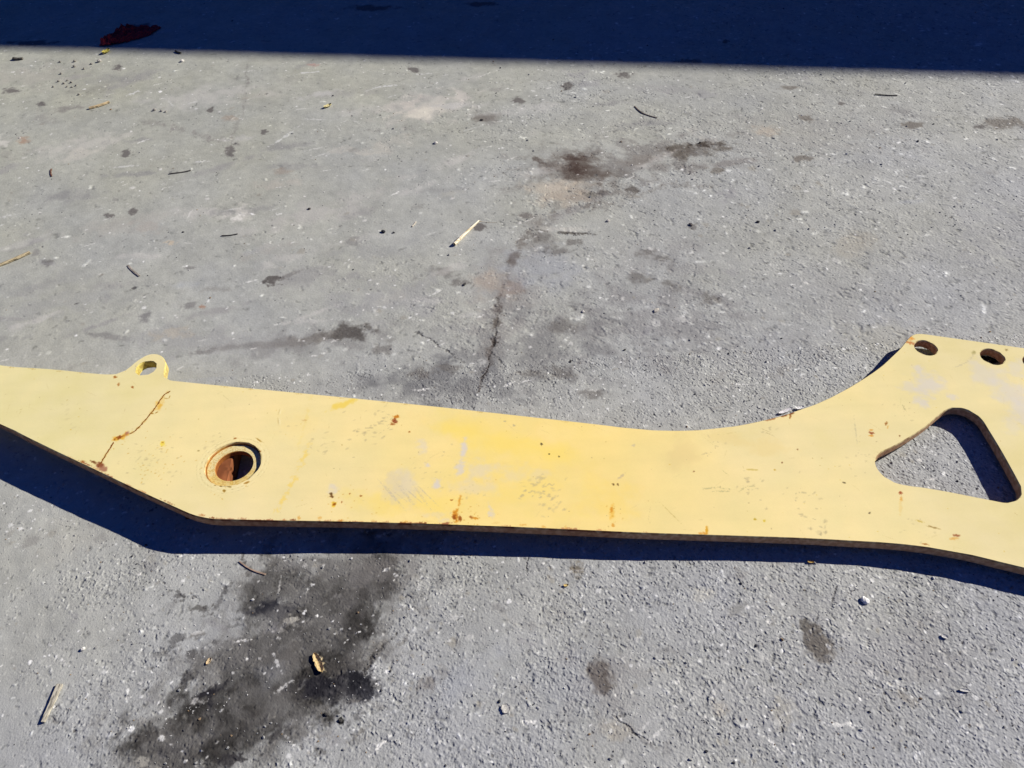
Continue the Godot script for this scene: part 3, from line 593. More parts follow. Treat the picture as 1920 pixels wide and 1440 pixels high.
	stain(s, 0.296, -2.017, 0.0108, 0.0032, -0.0007, 0.0039, grey(67, 62, 59), 0.64, 0.70, 0.80, -0.10)
	stain(s, 0.218, -2.035, 0.0515, 0.0093, -0.0011, 0.0088, grey(59, 55, 51), 0.78, 0.70, 0.45, 0.00)
	stain(s, 0.202, -2.054, 0.1039, 0.0156, -0.0026, 0.0237, grey(194, 190, 181), 0.45, 0.70, 0.45, 0.00)
	stain(s, -0.079, -2.091, 0.0267, 0.0024, -0.0003, 0.0302, grey(105, 101, 98), 0.95, 0.35, 0.40, 0.00)
	stain(s, -0.462, -1.607, 0.0762, -0.0060, 0.0078, 0.0429, grey(86, 82, 78), 0.90, 0.50, 0.50, 0.00)
	stain(s, -0.544, -1.591, 0.0584, -0.0143, 0.0075, 0.0267, grey(104, 99, 94), 0.67, 0.70, 0.60, 0.00)
	stain(s, -0.603, -1.578, 0.0893, -0.0118, 0.0067, 0.0267, grey(123, 119, 114), 0.67, 0.70, 0.45, 0.00)
	stain(s, -0.740, -1.571, 0.1675, -0.0000, 0.0048, 0.0200, grey(127, 124, 121), 0.67, 0.70, 0.45, 0.00)
	stain(s, -0.873, -1.554, 0.0429, -0.0081, 0.0056, 0.0153, grey(115, 112, 110), 0.67, 0.70, 0.45, 0.00)
	stain(s, -1.176, -1.644, 0.0758, 0.0200, 0.0050, 0.0206, grey(130, 128, 125), 0.67, 0.70, 0.45, 0.00)
	stain(s, -0.732, -1.861, 0.0374, -0.0101, 0.0082, 0.0263, grey(91, 87, 84), 0.95, 0.50, 0.60, 0.00)
	stain(s, -0.678, -1.892, 0.0388, -0.0184, 0.0048, 0.0131, grey(122, 119, 116), 0.67, 0.70, 0.45, 0.00)
	stain(s, -0.965, -1.766, 0.0287, -0.0106, 0.0105, 0.0246, grey(130, 128, 125), 0.90, 0.70, 0.45, 0.00)
	stain(s, -1.086, -1.719, 0.0180, -0.0191, 0.0173, 0.0261, grey(123, 121, 120), 0.90, 0.70, 0.45, 0.00)
	stain(s, -1.499, -2.024, 0.0203, -0.0086, 0.0141, 0.0257, grey(113, 111, 108), 0.90, 0.70, 0.45, 0.00)
	stain(s, -1.554, -2.075, 0.0119, -0.0166, 0.0195, 0.0268, grey(130, 128, 125), 0.67, 0.70, 0.45, 0.00)
	stain(s, -1.014, -1.952, 0.0211, -0.0082, 0.0058, 0.0138, grey(123, 121, 118), 0.78, 0.70, 0.45, 0.00)
	stain(s, 0.575, -0.625, 0.0168, 0.0401, -0.0246, 0.0148, grey(103, 98, 92), 0.90, 0.30, 0.30, 0.00)
	stain(s, 0.581, -0.605, 0.0244, 0.0195, -0.0241, 0.0265, grey(103, 98, 92), 0.67, 0.40, 0.30, 0.00)
	stain(s, 0.565, -0.657, 0.0106, 0.0136, -0.0131, 0.0114, grey(103, 99, 92), 0.78, 0.50, 0.45, 0.00)
	stain(s, 0.145, -0.568, 0.0263, -0.0078, 0.0119, 0.0499, grey(98, 91, 85), 0.84, 0.70, 0.50, 0.00)
	stain(s, 0.140, -0.594, 0.0209, -0.0026, 0.0015, 0.0269, grey(106, 101, 97), 0.56, 0.70, 0.45, 0.00)
	stain(s, 0.117, -0.808, 0.0183, 0.0011, -0.0027, 0.0277, grey(105, 96, 82), 0.78, 0.80, 0.45, 0.00)
	stain(s, -0.196, -0.577, 0.0212, -0.0114, 0.0110, 0.0183, grey(111, 106, 102), 0.67, 0.70, 0.45, 0.00)
	stain(s, 0.158, -0.473, 0.0392, 0.0020, -0.0035, 0.0259, grey(163, 157, 145), 0.56, 0.70, 0.45, 0.00)
	stain(s, 0.357, -0.502, 0.0237, 0.0012, -0.0044, 0.0191, grey(173, 167, 155), 0.56, 0.70, 0.45, 0.00)
	stain(s, 0.473, -0.486, 0.0274, 0.0064, -0.0173, 0.0364, grey(164, 160, 149), 0.56, 0.70, 0.45, 0.00)
	stain(s, 0.372, -0.734, 0.0330, 0.0019, -0.0050, 0.0237, grey(183, 180, 170), 0.56, 0.70, 0.45, 0.00)
	stain(s, 0.708, -0.503, 0.0260, 0.0208, -0.0099, 0.0097, grey(137, 131, 121), 0.56, 0.70, 0.45, 0.00)
	stain(s, 1.002, -1.456, 0.1423, 0.0108, -0.0337, 0.0905, grey(165, 162, 149), 0.39, 0.70, 0.45, 0.00)
	stain(s, 1.096, -1.888, 0.0814, 0.0071, -0.0371, 0.1053, grey(159, 154, 142), 0.56, 0.70, 0.45, 0.00)
	stain(s, 0.102, -1.864, 0.1653, 0.0140, -0.0081, 0.1288, grey(156, 159, 167), 0.34, 0.70, 0.45, 0.00)
	stain(s, -1.649, -2.802, 0.2324, -0.0648, 0.0410, 0.0933, grey(186, 183, 174), 0.67, 0.97, 0.70, 0.00)
	stain(s, -2.137, -3.484, 0.3393, -0.0143, 0.0733, 0.1694, grey(173, 169, 159), 0.45, 0.97, 0.70, 0.00)
	stain(s, -1.272, -3.173, 0.3539, -0.0728, 0.0401, 0.1296, grey(180, 178, 171), 0.67, 0.97, 0.70, 0.00)
	stain(s, -0.293, -2.967, 0.2635, -0.0497, 0.0163, 0.1538, grey(190, 185, 176), 0.67, 0.97, 0.70, 0.00)
	stain(s, -0.632, -2.223, 0.2801, -0.1028, 0.0261, 0.0942, grey(180, 177, 171), 0.62, 0.97, 0.70, 0.00)
	stain(s, -1.295, -2.220, 0.2634, -0.0433, 0.0277, 0.0704, grey(172, 167, 159), 0.34, 0.97, 0.70, 0.00)
	stain(s, 0.112, -2.018, 0.0520, 0.0046, -0.0022, 0.0348, grey(104, 100, 96), 0.62, 0.75, 0.55, 0.00)
	stain(s, 0.222, -1.979, 0.0410, 0.0036, -0.0027, 0.0284, grey(104, 100, 96), 0.62, 0.75, 0.55, 0.00)
	stain(s, 0.167, -1.941, 0.0499, 0.0117, -0.0037, 0.0276, grey(104, 100, 96), 0.62, 0.75, 0.55, 0.00)
	stain(s, 0.621, -2.032, 0.0241, 0.0022, -0.0042, 0.0205, grey(104, 100, 96), 0.62, 0.75, 0.55, 0.00)
	stain(s, -0.198, -1.862, 0.0596, 0.0183, -0.0020, 0.0313, grey(104, 100, 96), 0.62, 0.75, 0.55, 0.00)
	stain(s, -0.147, -1.805, 0.0394, 0.0033, 0.0003, 0.0231, grey(104, 100, 96), 0.62, 0.75, 0.55, 0.00)
	stain(s, 0.161, -1.582, 0.0607, 0.0047, -0.0046, 0.0532, grey(104, 100, 96), 0.62, 0.75, 0.55, 0.00)
	stain(s, 0.131, -1.397, 0.0515, 0.0038, -0.0029, 0.0355, grey(104, 100, 96), 0.62, 0.75, 0.55, 0.00)
	stain(s, 0.407, -1.785, 0.0452, 0.0172, -0.0093, 0.0346, grey(104, 100, 96), 0.62, 0.75, 0.55, 0.00)
	stain(s, 0.497, -1.739, 0.0337, 0.0184, -0.0085, 0.0235, grey(104, 100, 96), 0.62, 0.75, 0.55, 0.00)
	stain(s, -0.173, -1.439, 0.0438, 0.0032, 0.0005, 0.0244, grey(104, 100, 96), 0.62, 0.75, 0.55, 0.00)
	stain(s, 0.451, -1.902, 0.0432, 0.0037, -0.0040, 0.0245, grey(104, 100, 96), 0.62, 0.75, 0.55, 0.00)
	stain(s, 0.488, -1.871, 0.0307, 0.0121, -0.0060, 0.0209, grey(104, 100, 96), 0.62, 0.75, 0.55, 0.00)
	stain(s, -0.362, -1.527, 0.0453, 0.0034, 0.0021, 0.0259, grey(104, 100, 96), 0.62, 0.75, 0.55, 0.00)
	stain(s, -0.245, -1.424, 0.0437, 0.0032, 0.0013, 0.0282, grey(104, 100, 96), 0.62, 0.75, 0.55, 0.00)
	stain(s, 0.208, -1.313, 0.0554, 0.0039, -0.0029, 0.0261, grey(104, 100, 96), 0.62, 0.75, 0.55, 0.00)
	stain(s, 0.594, -1.670, 0.0463, 0.0037, -0.0062, 0.0283, grey(104, 100, 96), 0.62, 0.75, 0.55, 0.00)
	stain(s, 0.045, -1.403, 0.0431, 0.0031, -0.0011, 0.0199, grey(104, 100, 96), 0.62, 0.75, 0.55, 0.00)
	stain(s, 1.919, -2.589, 0.0833, 0.0262, -0.0310, 0.0578, grey(118, 113, 106), 0.90, 0.60, 0.40, 0.00)
	stain(s, 1.573, -2.609, 0.0483, 0.0108, -0.0153, 0.0354, grey(118, 113, 106), 0.90, 0.60, 0.40, 0.00)
	stain(s, 1.200, -2.704, 0.0289, 0.0231, -0.0157, 0.0354, grey(118, 113, 106), 0.90, 0.60, 0.40, 0.00)
	stain(s, 1.097, -2.415, 0.0525, -0.0082, -0.0066, 0.0286, grey(118, 113, 106), 0.90, 0.60, 0.40, 0.00)
	stain(s, 0.775, -2.362, 0.0318, 0.0031, -0.0063, 0.0280, grey(118, 113, 106), 0.90, 0.60, 0.40, 0.00)
	stain(s, -0.051, -2.844, 0.0816, -0.0030, 0.0008, 0.0397, grey(118, 113, 106), 0.90, 0.60, 0.40, 0.00)
	stain(s, 0.850, -3.264, 0.0689, 0.0084, -0.0064, 0.0318, grey(118, 113, 106), 0.90, 0.60, 0.40, 0.00)
	stain(s, 1.209, -2.964, 0.0427, 0.0049, -0.0068, 0.0233, grey(118, 113, 106), 0.90, 0.60, 0.40, 0.00)
	stain(s, 1.816, -2.571, 0.0280, 0.0087, -0.0119, 0.0231, grey(100, 96, 93), 0.84, 0.55, 0.45, 0.00)
	stain(s, 1.371, -2.809, 0.0185, 0.0021, -0.0059, 0.0174, grey(100, 96, 93), 0.84, 0.55, 0.45, 0.00)
	stain(s, 0.303, -3.083, 0.0359, 0.0041, -0.0039, 0.0441, grey(100, 96, 93), 0.84, 0.55, 0.45, 0.00)
	stain(s, 0.553, -3.166, 0.0395, 0.0128, -0.0064, 0.0353, grey(100, 96, 93), 0.84, 0.55, 0.45, 0.00)
	stain(s, -0.367, -3.328, 0.0337, 0.0172, -0.0009, 0.0371, grey(100, 96, 93), 0.84, 0.55, 0.45, 0.00)
	stain(s, -1.751, -3.511, 0.0265, -0.0087, 0.0162, 0.0407, grey(100, 96, 93), 0.84, 0.55, 0.45, 0.00)
	stain(s, -1.205, -3.039, 0.0187, -0.0053, 0.0077, 0.0240, grey(100, 96, 93), 0.84, 0.55, 0.45, 0.00)
	stain(s, -0.940, -2.825, 0.0201, -0.0054, 0.0072, 0.0261, grey(100, 96, 93), 0.84, 0.55, 0.45, 0.00)
	stain(s, -1.046, -2.678, 0.0252, 0.0212, -0.0009, 0.0503, grey(100, 96, 93), 0.84, 0.55, 0.45, 0.00)
	stain(s, -1.455, -2.708, 0.0221, -0.0172, 0.0157, 0.0317, grey(100, 96, 93), 0.84, 0.55, 0.45, 0.00)
	stain(s, -2.168, -3.326, 0.0460, -0.0038, 0.0175, 0.0381, grey(100, 96, 93), 0.84, 0.55, 0.45, 0.00)
	stain(s, -1.971, -3.177, 0.0242, 0.0027, 0.0101, 0.0256, grey(100, 96, 93), 0.84, 0.55, 0.45, 0.00)
	stain(s, 0.084, -2.981, 0.0344, 0.0144, -0.0040, 0.0369, grey(100, 96, 93), 0.84, 0.55, 0.45, 0.00)
	stain(s, 1.058, -3.448, 0.0190, 0.0024, -0.0054, 0.0229, grey(100, 96, 93), 0.84, 0.55, 0.45, 0.00)
	stain(s, -1.378, -2.275, 0.0231, 0.0021, 0.0078, 0.0234, grey(100, 96, 93), 0.84, 0.55, 0.45, 0.00)
	stain(s, -1.300, -2.295, 0.0193, 0.0018, 0.0084, 0.0270, grey(100, 96, 93), 0.84, 0.55, 0.45, 0.00)
	stain(s, -2.288, -3.860, 0.1668, 0.0211, 0.0162, 0.0402, grey(100, 96, 93), 0.84, 0.55, 0.45, 0.00)
	stain(s, -1.786, -3.993, 0.0846, 0.0111, 0.0170, 0.0561, grey(100, 96, 93), 0.84, 0.55, 0.45, 0.00)
	stain(s, -0.613, -4.081, 0.1668, 0.0229, 0.0039, 0.0435, grey(100, 96, 93), 0.84, 0.55, 0.45, 0.00)
	stain(s, -0.062, -4.056, 0.1093, 0.0151, -0.0004, 0.0431, grey(100, 96, 93), 0.84, 0.55, 0.45, 0.00)
	stain(s, -1.454, -2.953, 0.0165, 0.0044, 0.0101, 0.0387, grey(130, 126, 122), 0.35, 0.95, 0.60, 0.00)
	stain(s, -1.433, -2.949, 0.0163, 0.0011, 0.0131, 0.0431, grey(130, 126, 122), 0.57, 0.95, 0.60, 0.00)
	stain(s, -1.401, -2.942, 0.0312, 0.0095, 0.0070, 0.0293, grey(130, 126, 122), 0.42, 0.95, 0.60, 0.00)
	stain(s, -1.370, -2.927, 0.0152, 0.0123, 0.0013, 0.0202, grey(130, 126, 122), 0.58, 0.95, 0.60, 0.00)
	stain(s, -1.327, -2.898, 0.0166, 0.0137, 0.0021, 0.0423, grey(130, 126, 122), 0.66, 0.95, 0.60, 0.00)
	stain(s, -1.305, -2.888, 0.0152, 0.0010, 0.0108, 0.0386, grey(130, 126, 122), 0.36, 0.95, 0.60, 0.00)
	stain(s, -1.283, -2.880, 0.0183, 0.0112, 0.0045, 0.0373, grey(130, 126, 122), 0.48, 0.95, 0.60, 0.00)
	stain(s, -1.225, -2.845, 0.0153, -0.0020, 0.0117, 0.0380, grey(130, 126, 122), 0.56, 0.95, 0.60, 0.00)
	stain(s, -1.201, -2.830, 0.0205, 0.0242, -0.0027, 0.0202, grey(130, 126, 122), 0.28, 0.95, 0.60, 0.00)
	stain(s, -1.178, -2.811, 0.0146, 0.0043, 0.0052, 0.0269, grey(130, 126, 122), 0.45, 0.95, 0.60, 0.00)
	stain(s, -1.153, -2.801, 0.0227, 0.0115, 0.0062, 0.0492, grey(130, 126, 122), 0.63, 0.95, 0.60, 0.00)
	stain(s, -1.126, -2.786, 0.0179, 0.0108, 0.0028, 0.0306, grey(130, 126, 122), 0.34, 0.95, 0.60, 0.00)
	stain(s, -1.100, -2.772, 0.0201, 0.0098, 0.0066, 0.0543, grey(130, 126, 122), 0.36, 0.95, 0.60, 0.00)
	stain(s, -1.071, -2.759, 0.0230, 0.0097, 0.0037, 0.0272, grey(130, 126, 122), 0.28, 0.95, 0.60, 0.00)
	stain(s, -1.052, -2.752, 0.0065, 0.0012, 0.0058, 0.0294, grey(130, 126, 122), 0.35, 0.95, 0.60, 0.00)
	stain(s, -1.031, -2.739, 0.0239, 0.0172, 0.0006, 0.0228, grey(130, 126, 122), 0.44, 0.95, 0.60, 0.00)
	stain(s, -1.135, -3.445, 0.0049, 0.0520, -0.0063, -0.0040, grey(126, 122, 118), 0.39, 0.90, 0.70, 0.00)
	stain(s, -1.129, -3.387, 0.0041, 0.0341, -0.0057, -0.0030, grey(126, 122, 118), 0.41, 0.90, 0.70, 0.00)
	stain(s, -1.114, -3.341, 0.0187, 0.0341, -0.0031, 0.0085, grey(126, 122, 118), 0.47, 0.90, 0.70, 0.00)
	stain(s, -1.099, -3.285, 0.0043, 0.0495, -0.0136, -0.0086, grey(126, 122, 118), 0.58, 0.90, 0.70, 0.00)
	stain(s, -1.097, -3.229, -0.0012, 0.0337, -0.0054, -0.0056, grey(126, 122, 118), 0.28, 0.90, 0.70, 0.00)
	stain(s, -1.088, -3.182, 0.0143, 0.0367, -0.0037, 0.0036, grey(126, 122, 118), 0.28, 0.90, 0.70, 0.00)
	stain(s, -1.076, -3.138, 0.0038, 0.0284, -0.0176, -0.0076, grey(126, 122, 118), 0.40, 0.90, 0.70, 0.00)
	stain(s, -1.075, -3.098, -0.0024, 0.0315, -0.0140, -0.0154, grey(126, 122, 118), 0.29, 0.90, 0.70, 0.00)
	stain(s, -1.069, -3.045, 0.0110, 0.0467, -0.0066, 0.0001, grey(126, 122, 118), 0.47, 0.90, 0.70, 0.00)
	stain(s, -1.058, -2.994, 0.0049, 0.0292, -0.0054, -0.0015, grey(126, 122, 118), 0.45, 0.90, 0.70, 0.00)
	stain(s, -1.058, -2.952, -0.0039, 0.0331, -0.0068, -0.0079, grey(126, 122, 118), 0.35, 0.90, 0.70, 0.00)
	stain(s, -1.065, -2.913, -0.0064, 0.0254, -0.0174, -0.0248, grey(126, 122, 118), 0.30, 0.90, 0.70, 0.00)
	stain(s, -1.064, -2.869, 0.0080, 0.0403, -0.0162, -0.0028, grey(126, 122, 118), 0.34, 0.90, 0.70, 0.00)
	stain(s, -1.061, -2.829, -0.0040, 0.0187, -0.0051, -0.0068, grey(126, 122, 118), 0.39, 0.90, 0.70, 0.00)
	stain(s, -1.063, -2.796, -0.0001, 0.0303, -0.0125, -0.0103, grey(126, 122, 118), 0.53, 0.90, 0.70, 0.00)
	stain(s, -1.058, -2.707, 0.0007, 0.0285, -0.0157, -0.0116, grey(126, 122, 118), 0.46, 0.90, 0.70, 0.00)
	stain(s, -1.055, -2.673, 0.0040, 0.0218, -0.0092, -0.0023, grey(126, 122, 118), 0.61, 0.90, 0.70, 0.00)
	stain(s, -1.841, -3.119, 0.0843, -0.0176, 0.0151, 0.0348, grey(122, 118, 114), 0.67, 0.70, 0.45, 0.00)
	stain(s, -1.820, -3.286, 0.1378, -0.0113, 0.0189, 0.0480, grey(126, 124, 117), 0.34, 0.70, 0.45, 0.00)
	stain(s, 0.491, -2.709, 0.1592, -0.0160, -0.0041, 0.0452, grey(138, 137, 135), 0.36, 0.95, 0.60, 0.00)
	stain(s, -0.825, -2.703, 0.1341, -0.0059, 0.0072, 0.0350, grey(138, 137, 135), 0.72, 0.95, 0.60, 0.00)
	stain(s, -1.601, -2.124, 0.0648, -0.0410, 0.0119, 0.0198, grey(145, 143, 141), 0.49, 0.95, 0.60, 0.00)
	stain(s, -0.100, -1.654, 0.0735, 0.0048, 0.0001, 0.0201, grey(185, 183, 178), 0.50, 0.95, 0.60, 0.00)
	stain(s, -0.165, -2.528, 0.1176, -0.0729, 0.0078, 0.0383, grey(189, 186, 180), 0.60, 0.95, 0.60, 0.00)
	stain(s, -1.489, -1.652, 0.1166, -0.0082, 0.0066, 0.0133, grey(138, 137, 135), 0.49, 0.95, 0.60, 0.00)
	stain(s, -0.123, -3.204, 0.0899, -0.0312, 0.0036, 0.0386, grey(189, 186, 180), 0.41, 0.95, 0.60, 0.00)
	stain(s, -0.230, -1.738, 0.0661, 0.0068, 0.0004, 0.0134, grey(138, 137, 135), 0.62, 0.95, 0.60, 0.00)
	stain(s, -1.363, -2.548, 0.1561, -0.0062, 0.0094, 0.0274, grey(138, 137, 135), 0.72, 0.95, 0.60, 0.00)
	stain(s, -0.306, -2.343, 0.1235, -0.0582, 0.0076, 0.0354, grey(185, 183, 178), 0.69, 0.95, 0.60, 0.00)
	stain(s, -0.602, -1.683, 0.1157, -0.0568, 0.0054, 0.0142, grey(189, 186, 180), 0.61, 0.95, 0.60, 0.00)
	stain(s, -0.467, -1.701, 0.0759, -0.0090, 0.0047, 0.0242, grey(138, 137, 135), 0.35, 0.95, 0.60, 0.00)
	stain(s, -1.594, -2.420, 0.1385, -0.0159, 0.0217, 0.0499, grey(138, 137, 135), 0.70, 0.95, 0.60, 0.00)
	stain(s, -1.475, -1.895, 0.0972, -0.0582, 0.0196, 0.0322, grey(138, 137, 135), 0.40, 0.95, 0.60, 0.00)
	stain(s, -1.228, -1.883, 0.0989, 0.0000, 0.0120, 0.0335, grey(145, 143, 141), 0.52, 0.95, 0.60, 0.00)
	stain(s, -0.152, -1.595, 0.1362, 0.0173, -0.0003, 0.0273, grey(138, 137, 135), 0.39, 0.95, 0.60, 0.00)
	stain(s, 0.236, -2.169, 0.1542, -0.0928, 0.0056, 0.0403, grey(145, 143, 141), 0.49, 0.95, 0.60, 0.00)
	stain(s, -0.171, -1.878, 0.0754, -0.0328, 0.0056, 0.0261, grey(189, 186, 180), 0.55, 0.95, 0.60, 0.00)
	stain(s, -0.354, -2.430, 0.0746, -0.0135, 0.0034, 0.0241, grey(189, 186, 180), 0.48, 0.95, 0.60, 0.00)
	stain(s, 0.568, -2.454, 0.1115, -0.0720, 0.0020, 0.0358, grey(189, 186, 180), 0.59, 0.95, 0.60, 0.00)
	stain(s, -1.424, -1.729, 0.1082, -0.0590, 0.0138, 0.0222, grey(189, 186, 180), 0.63, 0.95, 0.60, 0.00)
	stain(s, 0.182, -2.911, 0.1135, 0.0058, -0.0028, 0.0532, grey(185, 183, 178), 0.61, 0.95, 0.60, 0.00)
	stain(s, -0.466, -2.578, 0.0631, -0.0336, 0.0080, 0.0324, grey(185, 183, 178), 0.35, 0.95, 0.60, 0.00)
	stain(s, 0.704, -3.005, 0.1896, 0.0357, -0.0104, 0.0537, grey(145, 143, 141), 0.36, 0.95, 0.60, 0.00)
	stain(s, -0.231, -1.727, 0.1255, 0.0142, 0.0005, 0.0204, grey(185, 183, 178), 0.54, 0.95, 0.60, 0.00)
	stain(s, -0.308, -3.034, 0.1802, -0.0953, 0.0056, 0.0315, grey(145, 143, 141), 0.34, 0.95, 0.60, 0.00)
	stain(s, -1.043, -2.261, 0.1463, 0.0172, 0.0106, 0.0445, grey(189, 186, 180), 0.60, 0.95, 0.60, 0.00)
	stain(s, -1.646, -3.346, 0.1304, -0.1453, 0.0328, 0.0672, grey(145, 143, 141), 0.57, 0.95, 0.60, 0.00)
	stain(s, 0.132, -2.417, 0.1239, -0.0387, 0.0025, 0.0447, grey(189, 186, 180), 0.46, 0.95, 0.60, 0.00)
	stain(s, -0.652, -3.126, 0.2024, -0.0172, 0.0075, 0.0479, grey(145, 143, 141), 0.40, 0.95, 0.60, 0.00)
	stain(s, -0.597, -2.950, 0.1291, -0.0258, 0.0089, 0.0504, grey(189, 186, 180), 0.39, 0.95, 0.60, 0.00)
	stain(s, -0.856, -3.436, 0.0755, -0.0431, 0.0109, 0.0409, grey(138, 137, 135), 0.40, 0.95, 0.60, 0.00)
	stain(s, -1.205, -1.700, 0.1120, -0.0578, 0.0069, 0.0124, grey(145, 143, 141), 0.67, 0.95, 0.60, 0.00)
	stain(s, -0.484, -2.060, 0.1139, -0.0249, 0.0062, 0.0301, grey(189, 186, 180), 0.39, 0.95, 0.60, 0.00)
	stain(s, -0.753, -2.540, 0.1438, 0.0157, 0.0063, 0.0405, grey(138, 137, 135), 0.46, 0.95, 0.60, 0.00)
	stain(s, 0.467, -2.912, 0.0975, -0.0135, -0.0020, 0.0268, grey(138, 137, 135), 0.72, 0.95, 0.60, 0.00)
	stain(s, -1.030, -2.779, 0.0770, -0.0073, 0.0087, 0.0334, grey(185, 183, 178), 0.58, 0.95, 0.60, 0.00)
	stain(s, -0.921, -2.260, 0.1364, -0.0087, 0.0097, 0.0368, grey(138, 137, 135), 0.65, 0.95, 0.60, 0.00)
	stain(s, 0.601, -2.726, 0.1469, 0.0214, -0.0051, 0.0290, grey(138, 137, 135), 0.69, 0.95, 0.60, 0.00)
	stain(s, -0.489, -2.216, 0.0630, -0.0353, 0.0110, 0.0373, grey(145, 143, 141), 0.51, 0.95, 0.60, 0.00)
	stain(s, -1.508, -1.745, 0.1046, 0.0107, 0.0057, 0.0137, grey(145, 143, 141), 0.55, 0.95, 0.60, 0.00)
	stain(s, -0.694, -1.979, 0.1198, -0.0594, 0.0132, 0.0366, grey(189, 186, 180), 0.52, 0.95, 0.60, 0.00)
	stain(s, -1.625, -2.134, 0.1319, -0.0591, 0.0161, 0.0285, grey(185, 183, 178), 0.41, 0.95, 0.60, 0.00)
	stain(s, -1.462, -2.808, 0.1086, -0.0025, 0.0089, 0.0260, grey(138, 137, 135), 0.63, 0.95, 0.60, 0.00)
	stain(s, -0.494, -1.858, 0.0466, -0.0276, 0.0093, 0.0261, grey(145, 143, 141), 0.47, 0.95, 0.60, 0.00)
	stain(s, -1.044, -2.577, 0.1383, -0.0766, 0.0107, 0.0280, grey(145, 143, 141), 0.55, 0.95, 0.60, 0.00)
	stain(s, -1.190, -2.028, 0.1368, 0.0066, 0.0080, 0.0254, grey(189, 186, 180), 0.51, 0.95, 0.60, 0.00)
	stain(s, 0.019, -2.876, 0.1716, -0.0007, -0.0001, 0.0328, grey(185, 183, 178), 0.50, 0.95, 0.60, 0.00)
	stain(s, -1.911, -3.426, 0.0979, -0.0071, 0.0146, 0.0368, grey(145, 143, 141), 0.34, 0.95, 0.60, 0.00)
	stain(s, -1.902, -2.623, 0.0604, -0.0604, 0.0212, 0.0335, grey(145, 143, 141), 0.59, 0.95, 0.60, 0.00)
	stain(s, -1.722, -3.392, 0.1775, -0.0558, 0.0250, 0.0624, grey(138, 137, 135), 0.45, 0.95, 0.60, 0.00)
	stain(s, -0.208, -2.330, 0.1269, 0.0026, 0.0010, 0.0219, grey(138, 137, 135), 0.34, 0.95, 0.60, 0.00)
	stain(s, -0.173, -2.963, 0.1637, -0.0142, 0.0024, 0.0424, grey(185, 183, 178), 0.72, 0.95, 0.60, 0.00)
	stain(s, -0.588, -1.661, 0.0664, 0.0038, 0.0031, 0.0195, grey(185, 183, 178), 0.63, 0.95, 0.60, 0.00)
	stain(s, -0.879, -1.732, 0.1266, -0.0363, 0.0086, 0.0226, grey(145, 143, 141), 0.72, 0.95, 0.60, 0.00)
	stain(s, -0.772, -3.127, 0.1194, -0.0329, 0.0077, 0.0350, grey(185, 183, 178), 0.71, 0.95, 0.60, 0.00)
	stain(s, -1.905, -3.042, 0.0647, 0.0344, 0.0180, 0.0664, grey(134, 131, 126), 0.47, 0.90, 0.80, 0.00)
	stain(s, 0.015, -0.686, 0.0328, 0.0061, -0.0018, 0.0102, grey(134, 131, 126), 0.33, 0.90, 0.80, 0.00)
	stain(s, -1.613, -2.166, 0.0530, 0.0458, -0.0006, 0.0374, grey(141, 139, 141), 0.23, 0.90, 0.80, 0.00)
	stain(s, 0.769, -2.619, 0.0622, 0.0606, -0.0145, 0.0365, grey(175, 172, 163), 0.46, 0.90, 0.80, 0.00)
	stain(s, -0.036, -2.843, 0.0575, 0.0534, -0.0120, 0.0573, grey(134, 131, 126), 0.53, 0.90, 0.80, 0.00)
	stain(s, -1.235, -1.816, 0.0174, 0.0082, 0.0055, 0.0382, grey(141, 139, 141), 0.34, 0.90, 0.80, 0.00)
	stain(s, -0.634, -0.721, 0.0389, 0.0178, -0.0021, 0.0119, grey(141, 139, 141), 0.35, 0.90, 0.80, 0.00)
	stain(s, -0.535, -0.484, 0.0199, 0.0044, 0.0001, 0.0076, grey(122, 120, 118), 0.35, 0.90, 0.80, 0.00)
	stain(s, -0.908, -1.836, 0.0592, 0.0026, 0.0049, 0.0195, grey(134, 131, 126), 0.42, 0.90, 0.80, 0.00)
	stain(s, -0.533, -0.783, 0.0130, -0.0058, 0.0097, 0.0172, grey(134, 131, 126), 0.26, 0.90, 0.80, 0.00)
	stain(s, -1.245, -1.489, 0.0132, -0.0507, 0.0230, 0.0203, grey(134, 131, 126), 0.46, 0.90, 0.80, 0.00)
	stain(s, -0.493, -2.053, 0.0388, -0.0374, 0.0142, 0.0329, grey(122, 120, 118), 0.54, 0.90, 0.80, 0.00)
	stain(s, -1.490, -2.016, 0.0524, 0.0169, 0.0060, 0.0209, grey(141, 139, 141), 0.39, 0.90, 0.80, 0.00)
	stain(s, -0.030, -0.700, 0.0223, 0.0180, -0.0043, 0.0061, grey(175, 172, 163), 0.55, 0.90, 0.80, 0.00)
	stain(s, -1.940, -2.745, 0.0668, 0.0253, 0.0144, 0.0423, grey(134, 131, 126), 0.32, 0.90, 0.80, 0.00)
	stain(s, -0.005, -0.656, 0.0306, 0.0172, -0.0035, 0.0067, grey(141, 139, 141), 0.39, 0.90, 0.80, 0.00)
	stain(s, -1.289, -1.485, 0.0237, 0.0196, -0.0042, 0.0212, grey(122, 120, 118), 0.45, 0.90, 0.80, 0.00)
	stain(s, -0.771, -1.501, 0.0421, 0.0159, 0.0011, 0.0218, grey(122, 120, 118), 0.26, 0.90, 0.80, 0.00)
	stain(s, -0.948, -0.760, 0.0110, -0.0067, 0.0126, 0.0153, grey(141, 139, 141), 0.37, 0.90, 0.80, 0.00)
	stain(s, -0.465, -1.474, 0.0156, -0.0101, 0.0111, 0.0250, grey(122, 120, 118), 0.30, 0.90, 0.80, 0.00)
	stain(s, -0.050, -0.728, 0.0194, 0.0106, -0.0051, 0.0111, grey(122, 120, 118), 0.48, 0.90, 0.80, 0.00)
